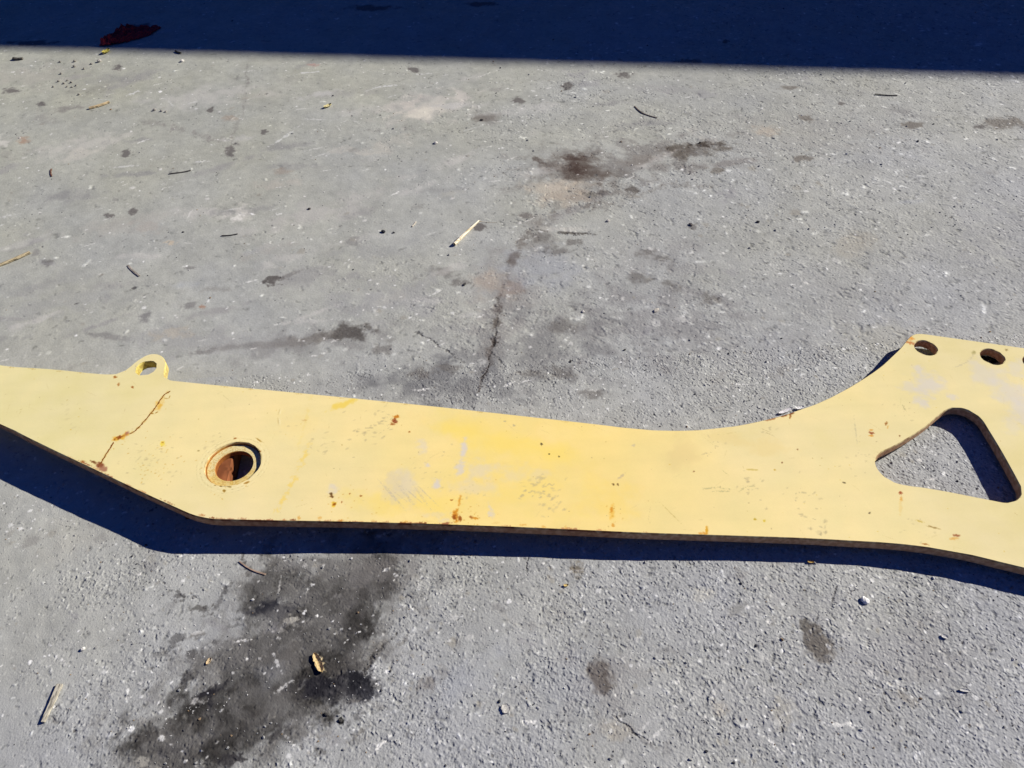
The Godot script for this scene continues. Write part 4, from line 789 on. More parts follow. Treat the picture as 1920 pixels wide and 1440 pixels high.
	stain(s, 0.225, -0.745, 0.0087, 0.0017, -0.0032, 0.0120, grey(134, 131, 126), 0.37, 0.90, 0.80, 0.00)
	stain(s, -2.080, -3.358, 0.0069, -0.0351, 0.0243, 0.0335, grey(134, 131, 126), 0.30, 0.90, 0.80, 0.00)
	stain(s, -0.049, -1.670, 0.0154, 0.0039, -0.0030, 0.0312, grey(175, 172, 163), 0.37, 0.90, 0.80, 0.00)
	stain(s, 0.790, -0.641, 0.0160, -0.0085, 0.0031, 0.0122, grey(134, 131, 126), 0.48, 0.90, 0.80, 0.00)
	stain(s, -0.735, -0.574, 0.0232, 0.0085, -0.0004, 0.0054, grey(141, 139, 141), 0.46, 0.90, 0.80, 0.00)
	stain(s, 0.505, -0.669, 0.0159, -0.0137, 0.0041, 0.0055, grey(134, 131, 126), 0.36, 0.90, 0.80, 0.00)
	stain(s, 0.244, -0.439, 0.0190, -0.0120, 0.0061, 0.0092, grey(122, 120, 118), 0.40, 0.90, 0.80, 0.00)
	stain(s, -1.036, -1.456, 0.0089, -0.0246, 0.0206, 0.0196, grey(141, 139, 141), 0.27, 0.90, 0.80, 0.00)
	stain(s, 0.548, -0.791, 0.0307, 0.0025, -0.0035, 0.0118, grey(134, 131, 126), 0.31, 0.90, 0.80, 0.00)
	stain(s, 0.726, -1.365, 0.0411, -0.0086, -0.0037, 0.0277, grey(134, 131, 126), 0.53, 0.90, 0.80, 0.00)
	stain(s, 1.298, -3.037, 0.0138, 0.0361, -0.0270, 0.0448, grey(141, 139, 141), 0.41, 0.90, 0.80, 0.00)
	stain(s, -0.361, -0.482, 0.0230, 0.0126, -0.0059, 0.0122, grey(141, 139, 141), 0.32, 0.90, 0.80, 0.00)
	stain(s, -0.372, -0.484, 0.0086, 0.0048, -0.0055, 0.0110, grey(134, 131, 126), 0.46, 0.90, 0.80, 0.00)
	stain(s, -0.544, -0.847, 0.0235, 0.0011, 0.0014, 0.0072, grey(122, 120, 118), 0.36, 0.90, 0.80, 0.00)
	stain(s, -0.820, -0.872, 0.0317, -0.0073, 0.0090, 0.0178, grey(122, 120, 118), 0.39, 0.90, 0.80, 0.00)
	stain(s, -0.314, -0.750, 0.0062, -0.0060, 0.0049, 0.0057, grey(141, 139, 141), 0.27, 0.90, 0.80, 0.00)
	stain(s, 0.146, -0.639, 0.0121, -0.0010, 0.0002, 0.0169, grey(122, 120, 118), 0.42, 0.90, 0.80, 0.00)
	stain(s, -0.007, -0.562, 0.0249, 0.0107, -0.0032, 0.0075, grey(175, 172, 163), 0.39, 0.90, 0.80, 0.00)
	stain(s, 0.223, -1.640, 0.0458, 0.0507, -0.0150, 0.0286, grey(122, 120, 118), 0.50, 0.90, 0.80, 0.00)
	stain(s, 0.452, -0.769, 0.0191, 0.0093, -0.0073, 0.0128, grey(141, 139, 141), 0.32, 0.90, 0.80, 0.00)
	stain(s, 0.004, -3.091, 0.0729, -0.0371, 0.0030, 0.0285, grey(134, 131, 126), 0.38, 0.90, 0.80, 0.00)
	stain(s, 0.860, -1.415, 0.0411, -0.0004, -0.0083, 0.0288, grey(122, 120, 118), 0.48, 0.90, 0.80, 0.00)
	stain(s, 0.856, -2.954, 0.0496, 0.0311, -0.0166, 0.0526, grey(141, 139, 141), 0.37, 0.90, 0.80, 0.00)
	stain(s, -0.901, -0.543, 0.0319, 0.0145, -0.0009, 0.0058, grey(134, 131, 126), 0.45, 0.90, 0.80, 0.00)
	stain(s, -0.212, -0.578, 0.0169, -0.0039, 0.0047, 0.0146, grey(122, 120, 118), 0.31, 0.90, 0.80, 0.00)
	stain(s, 1.580, -2.728, 0.0585, 0.0488, -0.0210, 0.0398, grey(122, 120, 118), 0.44, 0.90, 0.80, 0.00)
	stain(s, 0.466, -0.779, 0.0255, 0.0032, -0.0059, 0.0195, grey(134, 131, 126), 0.44, 0.90, 0.80, 0.00)
	stain(s, -0.204, -0.568, 0.0301, -0.0204, 0.0087, 0.0118, grey(134, 131, 126), 0.26, 0.90, 0.80, 0.00)
	stain(s, 0.071, -0.711, 0.0372, 0.0048, -0.0019, 0.0133, grey(134, 131, 126), 0.35, 0.90, 0.80, 0.00)
	stain(s, -0.596, -0.842, 0.0221, -0.0091, 0.0076, 0.0140, grey(134, 131, 126), 0.39, 0.90, 0.80, 0.00)
	stain(s, -0.739, -0.533, 0.0182, -0.0072, 0.0093, 0.0129, grey(134, 131, 126), 0.51, 0.90, 0.80, 0.00)
	stain(s, 0.776, -2.215, 0.0378, -0.0493, 0.0130, 0.0361, grey(141, 139, 141), 0.45, 0.90, 0.80, 0.00)
	stain(s, 0.695, -1.785, 0.0393, 0.0041, -0.0061, 0.0244, grey(141, 139, 141), 0.35, 0.90, 0.80, 0.00)
	stain(s, 0.212, -0.451, 0.0195, 0.0108, -0.0041, 0.0059, grey(122, 120, 118), 0.49, 0.90, 0.80, 0.00)
	stain(s, 0.415, -0.543, 0.0191, -0.0054, 0.0006, 0.0055, grey(141, 139, 141), 0.28, 0.90, 0.80, 0.00)
	stain(s, 0.550, -1.346, 0.0430, -0.0404, 0.0085, 0.0200, grey(134, 131, 126), 0.40, 0.90, 0.80, 0.00)
	stain(s, 0.016, -2.541, 0.0343, 0.0276, -0.0064, 0.0291, grey(134, 131, 126), 0.35, 0.90, 0.80, 0.00)
	stain(s, 0.277, -0.620, 0.0375, 0.0031, -0.0018, 0.0087, grey(122, 120, 118), 0.40, 0.90, 0.80, 0.00)
	stain(s, 0.510, -1.831, 0.0285, -0.0179, 0.0024, 0.0201, grey(122, 120, 118), 0.50, 0.90, 0.80, 0.00)
	stain(s, -0.514, -0.712, 0.0219, -0.0043, 0.0053, 0.0133, grey(141, 139, 141), 0.48, 0.90, 0.80, 0.00)
	stain(s, 1.978, -2.813, 0.0119, 0.0123, -0.0134, 0.0215, grey(175, 172, 163), 0.43, 0.90, 0.80, 0.00)
	stain(s, 0.437, -0.493, 0.0192, 0.0191, -0.0046, 0.0042, grey(141, 139, 141), 0.28, 0.90, 0.80, 0.00)
	stain(s, 0.136, -2.705, 0.0413, -0.0264, 0.0026, 0.0204, grey(175, 172, 163), 0.27, 0.90, 0.80, 0.00)
	stain(s, 0.395, -1.550, 0.0464, -0.0529, 0.0050, 0.0099, grey(141, 139, 141), 0.45, 0.90, 0.80, 0.00)
	stain(s, 0.506, -2.303, 0.0321, 0.0545, -0.0086, 0.0155, grey(122, 120, 118), 0.37, 0.90, 0.80, 0.00)
	stain(s, 1.001, -1.265, 0.0218, -0.0067, -0.0037, 0.0226, grey(122, 120, 118), 0.26, 0.90, 0.80, 0.00)
	stain(s, 0.378, -3.145, 0.0752, 0.0628, -0.0179, 0.0743, grey(141, 139, 141), 0.46, 0.90, 0.80, 0.00)
	stain(s, 0.700, -2.987, 0.0299, 0.0128, -0.0074, 0.0304, grey(141, 139, 141), 0.33, 0.90, 0.80, 0.00)
	stain(s, -0.357, -2.787, 0.0413, 0.0348, -0.0031, 0.0231, grey(134, 131, 126), 0.35, 0.90, 0.80, 0.00)
	scrape(s, -0.911, -3.339, -0.777, -3.361, 0.0073, grey(199, 199, 194), 0.90, 0.70, 1.10, 0.05)
	scrape(s, -0.894, -2.695, -0.795, -2.871, 0.0085, grey(199, 199, 194), 0.85, 0.70, 1.10, 0.05)
	scrape(s, -0.532, -3.169, -0.412, -3.181, 0.0093, grey(199, 199, 194), 0.90, 0.70, 1.10, 0.05)
	scrape(s, -0.574, -3.134, -0.487, -3.184, 0.0046, grey(199, 199, 194), 0.60, 0.70, 1.10, 0.05)
	scrape(s, -0.352, -3.273, -0.270, -3.279, 0.0071, grey(199, 199, 194), 0.80, 0.70, 1.10, 0.05)
	scrape(s, -0.234, -3.253, -0.205, -3.255, 0.0071, grey(199, 199, 194), 0.70, 0.70, 1.10, 0.05)
	scrape(s, -1.619, -3.212, -1.570, -3.258, 0.0097, grey(199, 199, 194), 0.95, 0.70, 1.10, 0.05)
	scrape(s, -1.334, -3.101, -1.272, -3.128, 0.0070, grey(199, 199, 194), 0.70, 0.70, 1.10, 0.05)
	scrape(s, -1.415, -3.149, -1.375, -3.087, 0.0059, grey(199, 199, 194), 0.80, 0.70, 1.10, 0.05)
	scrape(s, -1.146, -3.399, -1.081, -3.403, 0.0075, grey(199, 199, 194), 0.70, 0.70, 1.10, 0.05)
	scrape(s, -1.165, -2.615, -1.114, -2.618, 0.0084, grey(199, 199, 194), 0.90, 0.70, 1.10, 0.05)
	scrape(s, -1.489, -2.609, -1.374, -2.613, 0.0074, grey(199, 199, 194), 0.70, 0.70, 1.10, 0.05)
	scrape(s, -0.793, -2.916, -0.692, -2.896, 0.0044, grey(199, 199, 194), 0.70, 0.70, 1.10, 0.05)
	scrape(s, -0.763, -2.649, -0.675, -2.685, 0.0052, grey(199, 199, 194), 0.70, 0.70, 1.10, 0.05)
	scrape(s, -1.773, -2.302, -1.727, -2.317, 0.0098, grey(199, 199, 194), 0.80, 0.70, 1.10, 0.05)
	scrape(s, -1.750, -2.248, -1.746, -2.260, 0.0077, grey(199, 199, 194), 0.80, 0.70, 1.10, 0.05)
	scrape(s, -0.137, -2.749, -0.063, -2.784, 0.0042, grey(199, 199, 194), 0.70, 0.70, 1.10, 0.05)
	scrape(s, -1.787, -3.191, -1.669, -3.188, 0.0048, grey(199, 199, 194), 0.50, 0.70, 1.10, 0.05)
	scrape(s, -0.466, -3.067, -0.422, -3.087, 0.0057, grey(199, 199, 194), 0.60, 0.70, 1.10, 0.05)
	scrape(s, -1.291, -2.455, -1.048, -2.505, 0.0030, grey(199, 199, 194), 0.30, 0.70, 1.10, 0.05)
	scrape(s, -0.733, -2.587, -0.611, -2.674, 0.0041, grey(199, 199, 194), 0.50, 0.70, 1.10, 0.05)
	scrape(s, -0.975, -2.271, -0.902, -2.281, 0.0057, grey(199, 199, 194), 0.60, 0.70, 1.10, 0.05)
	scrape(s, -0.813, -2.256, -0.770, -2.275, 0.0038, grey(199, 199, 194), 0.60, 0.70, 1.10, 0.05)
	scrape(s, 1.032, -1.908, 0.955, -1.740, 0.0033, grey(199, 199, 194), 0.45, 0.70, 1.10, 0.05)
	scrape(s, 0.389, -0.448, 0.393, -0.398, 0.0019, grey(199, 199, 194), 0.60, 0.70, 1.10, 0.05)
	scrape(s, 0.335, -0.493, 0.330, -0.401, 0.0012, grey(199, 199, 194), 0.30, 0.70, 1.10, 0.05)
	stain(s, -1.640, -2.718, 0.0966, -0.0445, 0.0255, 0.0529, grey(189, 185, 174), 0.67, 0.80, 0.70, 0.00)
	stain(s, -0.323, -2.915, 0.1293, -0.0242, 0.0072, 0.0632, grey(205, 199, 185), 0.84, 0.80, 0.70, 0.00)
	stain(s, -0.361, -2.998, 0.0380, -0.1071, 0.0298, 0.0514, grey(194, 187, 177), 0.67, 0.80, 0.70, 0.00)
	stain(s, -0.445, -2.657, 0.1432, -0.0807, 0.0131, 0.0544, grey(187, 182, 171), 0.56, 0.80, 0.70, 0.00)
	stain(s, -0.609, -2.654, 0.0831, 0.0085, 0.0048, 0.0403, grey(187, 182, 171), 0.45, 0.80, 0.70, 0.00)
	stain(s, -0.150, -3.056, 0.0399, 0.0197, -0.0076, 0.1025, grey(196, 190, 181), 0.67, 0.80, 0.70, 0.00)
	stain(s, -0.914, -2.249, 0.0643, 0.0059, 0.0152, 0.0717, grey(199, 195, 186), 0.56, 0.80, 0.70, 0.00)
	stain(s, -0.918, -2.224, 0.0339, 0.0031, 0.0070, 0.0325, grey(216, 213, 206), 0.67, 0.80, 0.70, 0.00)
	stain(s, -0.816, -2.428, 0.1296, -0.0313, 0.0116, 0.0429, grey(181, 175, 164), 0.50, 0.80, 0.70, 0.00)
	stain(s, -2.015, -2.861, 0.0497, 0.0052, 0.0268, 0.0618, grey(195, 192, 183), 0.78, 0.80, 0.70, 0.00)
	stain(s, -0.988, -1.641, 0.0690, -0.0037, 0.0108, 0.0324, grey(170, 163, 150), 0.67, 0.80, 0.70, 0.00)
	stain(s, 0.187, -2.314, 0.0562, 0.0054, -0.0037, 0.0475, grey(191, 182, 167), 0.56, 0.80, 0.70, 0.00)
	stain(s, -0.779, -2.023, 0.0981, -0.0278, 0.0126, 0.0402, grey(164, 158, 151), 0.34, 0.80, 0.70, 0.00)
	stain(s, -1.224, -2.197, 0.0752, 0.0068, 0.0133, 0.0447, grey(163, 156, 147), 0.45, 0.80, 0.70, 0.00)
	stain(s, -1.113, -2.096, 0.0256, 0.0022, 0.0042, 0.0152, grey(196, 179, 155), 0.67, 0.80, 0.70, 0.00)
	stain(s, -1.919, -2.864, 0.0305, -0.0088, 0.0197, 0.0398, grey(158, 131, 112), 0.78, 0.80, 0.45, 0.00)
	stain(s, -0.828, -3.428, 0.0347, 0.0042, 0.0033, 0.0227, grey(171, 134, 125), 0.67, 0.80, 0.45, 0.00)
	stain(s, -1.108, -2.954, 0.0406, 0.0044, 0.0082, 0.0371, grey(152, 137, 123), 0.56, 0.70, 0.45, 0.00)
	stain(s, 1.029, -2.626, 0.0792, 0.0084, -0.0152, 0.0554, grey(177, 165, 148), 0.56, 0.70, 0.45, 0.00)
	stain(s, -0.811, -2.511, 0.0444, 0.0044, 0.0059, 0.0339, grey(145, 130, 119), 0.45, 0.70, 0.45, 0.00)
	stain(s, -0.922, -1.755, 0.0132, 0.0011, 0.0025, 0.0100, grey(155, 119, 99), 0.78, 0.70, 0.45, 0.00)
	stain(s, 0.595, -0.673, -0.0046, 0.0085, -0.0025, -0.0008, grey(59, 57, 57), 0.40, 0.60, 0.80, -0.50)
	stain(s, 0.587, -0.663, -0.0064, 0.0063, -0.0021, -0.0022, grey(59, 57, 57), 0.45, 0.60, 0.80, -0.50)
	stain(s, 0.580, -0.654, -0.0047, 0.0071, -0.0026, -0.0012, grey(59, 57, 57), 0.32, 0.60, 0.80, -0.50)
	stain(s, 0.573, -0.643, -0.0053, 0.0096, -0.0013, -0.0004, grey(59, 57, 57), 0.58, 0.60, 0.80, -0.50)
	stain(s, 0.461, -0.482, 0.0028, 0.0091, -0.0020, 0.0009, grey(59, 57, 57), 0.47, 0.60, 0.80, -0.50)
	stain(s, 0.464, -0.471, 0.0014, 0.0071, -0.0028, 0.0010, grey(59, 57, 57), 0.44, 0.60, 0.80, -0.50)
	stain(s, 0.463, -0.462, -0.0018, 0.0063, -0.0029, -0.0001, grey(59, 57, 57), 0.48, 0.60, 0.80, -0.50)
	stain(s, 0.664, -0.529, 0.0049, 0.0039, -0.0021, 0.0022, grey(59, 57, 57), 0.72, 0.60, 0.80, -0.50)
	stain(s, 0.672, -0.524, 0.0068, 0.0029, -0.0008, 0.0011, grey(59, 57, 57), 0.31, 0.60, 0.80, -0.50)
	stain(s, 0.681, -0.522, 0.0068, 0.0009, -0.0004, 0.0010, grey(59, 57, 57), 0.31, 0.60, 0.80, -0.50)
	stain(s, 0.689, -0.518, 0.0057, 0.0043, -0.0011, 0.0012, grey(59, 57, 57), 0.51, 0.60, 0.80, -0.50)
	stain(s, 0.698, -0.514, 0.0071, 0.0014, -0.0008, 0.0015, grey(59, 57, 57), 0.59, 0.60, 0.80, -0.50)
	stain(s, 0.665, -0.503, 0.0003, 0.0057, -0.0022, 0.0007, grey(59, 57, 57), 0.46, 0.60, 0.80, -0.50)
	stain(s, 0.664, -0.494, -0.0008, 0.0078, -0.0029, 0.0005, grey(59, 57, 57), 0.36, 0.60, 0.80, -0.50)
	stain(s, 0.667, -0.485, 0.0041, 0.0048, -0.0018, 0.0014, grey(59, 57, 57), 0.59, 0.60, 0.80, -0.50)
	stain(s, 0.669, -0.470, 0.0014, 0.0065, -0.0013, 0.0005, grey(59, 57, 57), 0.45, 0.60, 0.80, -0.50)
	stain(s, 0.670, -0.462, 0.0002, 0.0066, -0.0033, 0.0009, grey(59, 57, 57), 0.39, 0.60, 0.80, -0.50)
	stain(s, 0.702, -0.527, 0.0063, 0.0042, -0.0017, 0.0019, grey(59, 57, 57), 0.40, 0.60, 0.80, -0.50)
	stain(s, 0.710, -0.521, 0.0063, 0.0045, -0.0025, 0.0026, grey(59, 57, 57), 0.72, 0.60, 0.80, -0.50)
	stain(s, 0.159, -0.499, 0.0053, 0.0042, -0.0013, 0.0014, grey(59, 57, 57), 0.70, 0.60, 0.80, -0.50)
	stain(s, 0.164, -0.493, 0.0036, 0.0054, -0.0018, 0.0012, grey(59, 57, 57), 0.36, 0.60, 0.80, -0.50)
	stain(s, 0.173, -0.486, 0.0087, 0.0045, -0.0007, 0.0011, grey(59, 57, 57), 0.70, 0.60, 0.80, -0.50)
	stain(s, 0.181, -0.481, 0.0042, 0.0042, -0.0016, 0.0015, grey(59, 57, 57), 0.60, 0.60, 0.80, -0.50)
	stain(s, 0.187, -0.474, 0.0037, 0.0054, -0.0023, 0.0015, grey(59, 57, 57), 0.59, 0.60, 0.80, -0.50)
	stain(s, 0.191, -0.467, 0.0034, 0.0049, -0.0024, 0.0016, grey(59, 57, 57), 0.55, 0.60, 0.80, -0.50)
	stain(s, 0.197, -0.461, 0.0050, 0.0050, -0.0018, 0.0016, grey(59, 57, 57), 0.44, 0.60, 0.80, -0.50)
	stain(s, 0.186, -0.470, 0.0051, 0.0039, -0.0018, 0.0021, grey(59, 57, 57), 0.35, 0.60, 0.80, -0.50)
	stain(s, 0.195, -0.465, 0.0086, 0.0031, -0.0006, 0.0013, grey(59, 57, 57), 0.68, 0.60, 0.80, -0.50)
	stain(s, 0.204, -0.461, 0.0056, 0.0040, -0.0006, 0.0007, grey(59, 57, 57), 0.52, 0.60, 0.80, -0.50)
	stain(s, 0.212, -0.455, 0.0053, 0.0041, -0.0007, 0.0008, grey(59, 57, 57), 0.62, 0.60, 0.80, -0.50)
	stain(s, 0.218, -0.450, 0.0037, 0.0041, -0.0008, 0.0006, grey(59, 57, 57), 0.55, 0.60, 0.80, -0.50)
	stain(s, 0.224, -0.445, 0.0053, 0.0036, -0.0007, 0.0009, grey(59, 57, 57), 0.32, 0.60, 0.80, -0.50)
	stain(s, 0.651, -0.730, -0.0052, 0.0086, -0.0025, -0.0010, grey(59, 57, 57), 0.70, 0.60, 0.80, -0.50)
	stain(s, 0.643, -0.718, -0.0058, 0.0092, -0.0021, -0.0009, grey(59, 57, 57), 0.33, 0.60, 0.80, -0.50)
	stain(s, 0.637, -0.707, -0.0041, 0.0077, -0.0032, -0.0009, grey(59, 57, 57), 0.65, 0.60, 0.80, -0.50)
	stain(s, 0.632, -0.696, -0.0029, 0.0088, -0.0012, -0.0001, grey(59, 57, 57), 0.35, 0.60, 0.80, -0.50)
	stain(s, 0.015, -0.839, -0.0040, 0.0104, -0.0011, -0.0005, grey(59, 57, 57), 0.72, 0.60, 0.80, -0.50)
	stain(s, 0.011, -0.825, -0.0011, 0.0095, -0.0020, -0.0003, grey(59, 57, 57), 0.64, 0.60, 0.80, -0.50)
	stain(s, 0.011, -0.812, 0.0001, 0.0104, -0.0028, 0.0001, grey(59, 57, 57), 0.50, 0.60, 0.80, -0.50)
	stain(s, 0.039, -0.587, 0.0041, 0.0066, -0.0016, 0.0010, grey(59, 57, 57), 0.44, 0.60, 0.80, -0.50)
	stain(s, 0.045, -0.578, 0.0041, 0.0068, -0.0011, 0.0007, grey(59, 57, 57), 0.43, 0.60, 0.80, -0.50)
	stain(s, -0.051, -1.488, 0.0046, 0.0086, -0.0026, 0.0028, grey(59, 57, 57), 0.41, 0.60, 0.80, -0.50)
	stain(s, -0.041, -1.474, 0.0104, 0.0121, -0.0017, 0.0029, grey(59, 57, 57), 0.38, 0.60, 0.80, -0.50)
	stain(s, -0.030, -1.459, 0.0051, 0.0097, -0.0029, 0.0030, grey(59, 57, 57), 0.64, 0.60, 0.80, -0.50)
	stain(s, -0.023, -1.445, 0.0063, 0.0118, -0.0018, 0.0019, grey(59, 57, 57), 0.45, 0.60, 0.80, -0.50)
	stain(s, -0.262, -1.588, 0.0135, 0.0104, -0.0019, 0.0063, grey(59, 57, 57), 0.47, 0.60, 0.80, -0.50)
	stain(s, -0.250, -1.575, 0.0045, 0.0080, -0.0026, 0.0030, grey(59, 57, 57), 0.72, 0.60, 0.80, -0.50)
	stain(s, -0.237, -1.566, 0.0140, 0.0068, -0.0004, 0.0025, grey(59, 57, 57), 0.30, 0.60, 0.80, -0.50)
	stain(s, -0.224, -1.557, 0.0064, 0.0067, -0.0018, 0.0040, grey(59, 57, 57), 0.38, 0.60, 0.80, -0.50)
	stain(s, -0.213, -1.544, 0.0091, 0.0115, -0.0016, 0.0027, grey(59, 57, 57), 0.59, 0.60, 0.80, -0.50)
	stain(s, -0.204, -1.530, 0.0047, 0.0108, -0.0035, 0.0029, grey(59, 57, 57), 0.54, 0.60, 0.80, -0.50)
	stain(s, -0.191, -1.517, 0.0151, 0.0078, -0.0004, 0.0023, grey(59, 57, 57), 0.32, 0.60, 0.80, -0.50)
	stain(s, -0.176, -1.507, 0.0079, 0.0070, -0.0019, 0.0048, grey(59, 57, 57), 0.57, 0.60, 0.80, -0.50)
	stain(s, -0.166, -1.496, 0.0071, 0.0095, -0.0013, 0.0020, grey(59, 57, 57), 0.62, 0.60, 0.80, -0.50)
	stain(s, -0.157, -1.483, 0.0053, 0.0106, -0.0026, 0.0025, grey(59, 57, 57), 0.33, 0.60, 0.80, -0.50)
	stain(s, -0.148, -1.473, 0.0090, 0.0045, -0.0005, 0.0027, grey(59, 57, 57), 0.48, 0.60, 0.80, -0.50)
	stain(s, -0.135, -1.463, 0.0096, 0.0100, -0.0019, 0.0038, grey(59, 57, 57), 0.42, 0.60, 0.80, -0.50)
	stain(s, 0.703, -0.529, 0.0128, 0.0062, -0.0067, 0.0087, grey(189, 188, 183), 0.67, 0.40, 0.70, 0.06)
	stain(s, 0.459, -0.473, 0.0115, 0.0051, -0.0049, 0.0072, grey(189, 188, 183), 0.67, 0.40, 0.70, 0.06)
	stain(s, 0.498, -1.583, 0.0202, 0.0141, -0.0089, 0.0198, grey(189, 188, 183), 0.67, 0.40, 0.70, 0.06)
	stain(s, 0.324, -0.533, 0.0122, 0.0054, -0.0045, 0.0077, grey(189, 188, 183), 0.67, 0.40, 0.70, 0.06)
	stain(s, -0.077, -1.453, 0.0137, 0.0081, -0.0031, 0.0114, grey(189, 188, 183), 0.67, 0.40, 0.70, 0.06)
	stain(s, 0.421, -1.578, 0.0154, 0.0105, -0.0063, 0.0148, grey(189, 188, 183), 0.67, 0.40, 0.70, 0.06)
	stain(s, 1.020, -1.813, 0.0120, 0.0101, -0.0082, 0.0143, grey(189, 188, 183), 0.67, 0.40, 0.70, 0.06)
	stain(s, -0.146, -0.710, 0.0125, 0.0055, -0.0026, 0.0077, grey(189, 188, 183), 0.67, 0.40, 0.70, 0.06)
	stain(s, -0.042, -0.522, 0.0150, 0.0061, -0.0036, 0.0087, grey(189, 188, 183), 0.67, 0.40, 0.70, 0.06)
	stain(s, -0.113, -0.668, 0.0122, 0.0053, -0.0026, 0.0075, grey(189, 188, 183), 0.67, 0.40, 0.70, 0.06)
	stain(s, 0.641, -0.627, 0.0119, 0.0059, -0.0059, 0.0084, grey(189, 188, 183), 0.67, 0.40, 0.70, 0.06)
	stain(s, 0.629, -0.656, 0.0086, 0.0044, -0.0043, 0.0061, grey(189, 188, 183), 0.67, 0.40, 0.70, 0.06)
	stain(s, 0.463, -0.598, 0.0122, 0.0058, -0.0052, 0.0082, grey(189, 188, 183), 0.67, 0.40, 0.70, 0.06)
	# small aggregate chips showing through, pits and hairline scratches
	for k in 7500:
		var x := s.x0 + rng.randf() * s.w * s.step
		var z := s.z0 + rng.randf() * s.h * s.step
		var r := coarse(x, z)
		var cl := noise_b.get_noise_2d(x * 4.0 + 11.0, z * 4.0)
		if rng.randf() > 0.3 + 1.5 * cl + 0.15 * r:
			continue
		var size := rng.randf_range(0.0017, 0.0050) * (1.0 if s == near else 1.5) * (1.8 if rng.randf() < 0.12 else 1.0)
		var a := rng.randf() * TAU
		var d := Vector2(cos(a), sin(a)) * size
		var b := Vector2(-d.y, d.x) * rng.randf_range(0.4, 0.9)
		var light := rng.randf()
		if light < 0.66:
			s.blot(Vector2(x, z), d, b, grey(232, 231, 227) if light < 0.36 else grey(206, 204, 198), rng.randf_range(0.45, 1.0), 0.5, 0.4, 0.08)
		elif light < 0.86:
			s.blot(Vector2(x, z), d * 0.8, b * 0.8, grey(96, 94, 92), rng.randf_range(0.4, 0.9), 0.5, 0.4, -0.35)
		else:
			s.blot(Vector2(x, z), d * 1.8, b * 1.8, grey(150, 146, 136), rng.randf_range(0.3, 0.7), 0.5, 0.4, 0.05)
	for k in 300 if s == far else 110:
		var p := Vector2(s.x0 + rng.randf() * s.w * s.step, s.z0 + rng.randf() * s.h * s.step)
		if p.x > rng.randf_range(-0.9, 1.9):
			continue
		var a := rng.randf_range(-0.75, 0.05) if rng.randf() < 0.8 else rng.randf() * TAU
		var q := p + Vector2(cos(a), sin(a)) * rng.randf_range(0.012, 0.06)
		s.streak(p, q, rng.randf_range(0.0024, 0.0060), grey(228, 226, 220), rng.randf_range(0.25, 0.9), 0.7, 0.9, 0.05)
	for k in 45:   # soft dark drips
		var p := Vector2(s.x0 + rng.randf() * s.w * s.step, s.z0 + rng.randf() * s.h * s.step)
		var d := Vector2(rng.randf_range(0.008, 0.03), 0).rotated(rng.randf_range(-0.6, 0.6))
		s.blot(p, d, Vector2(-d.y, d.x) * rng.randf_range(0.4, 0.9), grey(128, 126, 122), rng.randf_range(0.3, 0.6), 0.8, 0.5)
	for k in 24:   # broad faint tonal patches
		var p := Vector2(s.x0 + rng.randf() * s.w * s.step, s.z0 + rng.randf() * s.h * s.step)
		var d := Vector2(rng.randf_range(0.05, 0.16), 0).rotated(rng.randf_range(-0.5, 0.3))
		s.blot(p, d, Vector2(-d.y, d.x) * rng.randf_range(0.3, 0.7), [grey(150, 148, 144), grey(182, 178, 166), grey(160, 164, 172)][k % 3], rng.randf_range(0.15, 0.4), 0.95, 0.5)

func ground_patch(mesh: ArrayMesh, s: Sheet, cell: float) -> void:
	var x0 := s.x0 + s.step * 4.0
	var z0 := s.z0 + s.step * 4.0
	var x1 := s.x0 + s.w * s.step - s.step * 4.0
	var z1 := s.z0 + s.h * s.step - s.step * 4.0
	if s == near:
		z0 = SEAM
	else:
		z1 = SEAM
	var nx := int(ceil((x1 - x0) / cell))
	var nz := int(ceil((z1 - z0) / cell))
	var so := Soup.new()
	so.v.resize((nx + 1) * (nz + 1))
	so.n.resize(so.v.size())
	so.t.resize(so.v.size())
	so.c.resize(so.v.size())
	so.ix.resize(nx * nz * 6)
	var ys := PackedFloat32Array()
	ys.resize(so.v.size())
	var q := 0
	for j in nz + 1:
		for i in nx + 1:
			var u := float(i) / nx
			var t := float(j) / nz
			var x := lerpf(x0, x1, u)
			var z := lerpf(z0, z1, t)
			ys[q] = ground_y(x, z)
			so.v[q] = Vector3(x, ys[q], z)
			so.t[q] = Vector2((x - s.x0) / (s.w * s.step), (z - s.z0) / (s.h * s.step))
			so.c[q] = Color.WHITE
			q += 1
	q = 0
	var dx := (x1 - x0) / nx
	var dz := (z1 - z0) / nz
	for j in nz + 1:
		for i in nx + 1:
			var sx := (ys[q + (1 if i < nx else 0)] - ys[q - (1 if i > 0 else 0)]) / (dx * (2.0 if i > 0 and i < nx else 1.0))
			var sz := (ys[q + (nx + 1 if j < nz else 0)] - ys[q - (nx + 1 if j > 0 else 0)]) / (dz * (2.0 if j > 0 and j < nz else 1.0))
			so.n[q] = Vector3(-sx, 1, -sz).normalized()
			q += 1
	q = 0
	for j in nz:
		for i in nx:
			var a := j * (nx + 1) + i
			so.ix[q] = a; so.ix[q + 1] = a + 1; so.ix[q + 2] = a + nx + 2
			so.ix[q + 3] = a; so.ix[q + 4] = a + nx + 2; so.ix[q + 5] = a + nx + 1
			q += 6
	so.into(mesh, s.material(0.9, GRAIN))

const SEAM := -1.45
const GRAIN := 0.43

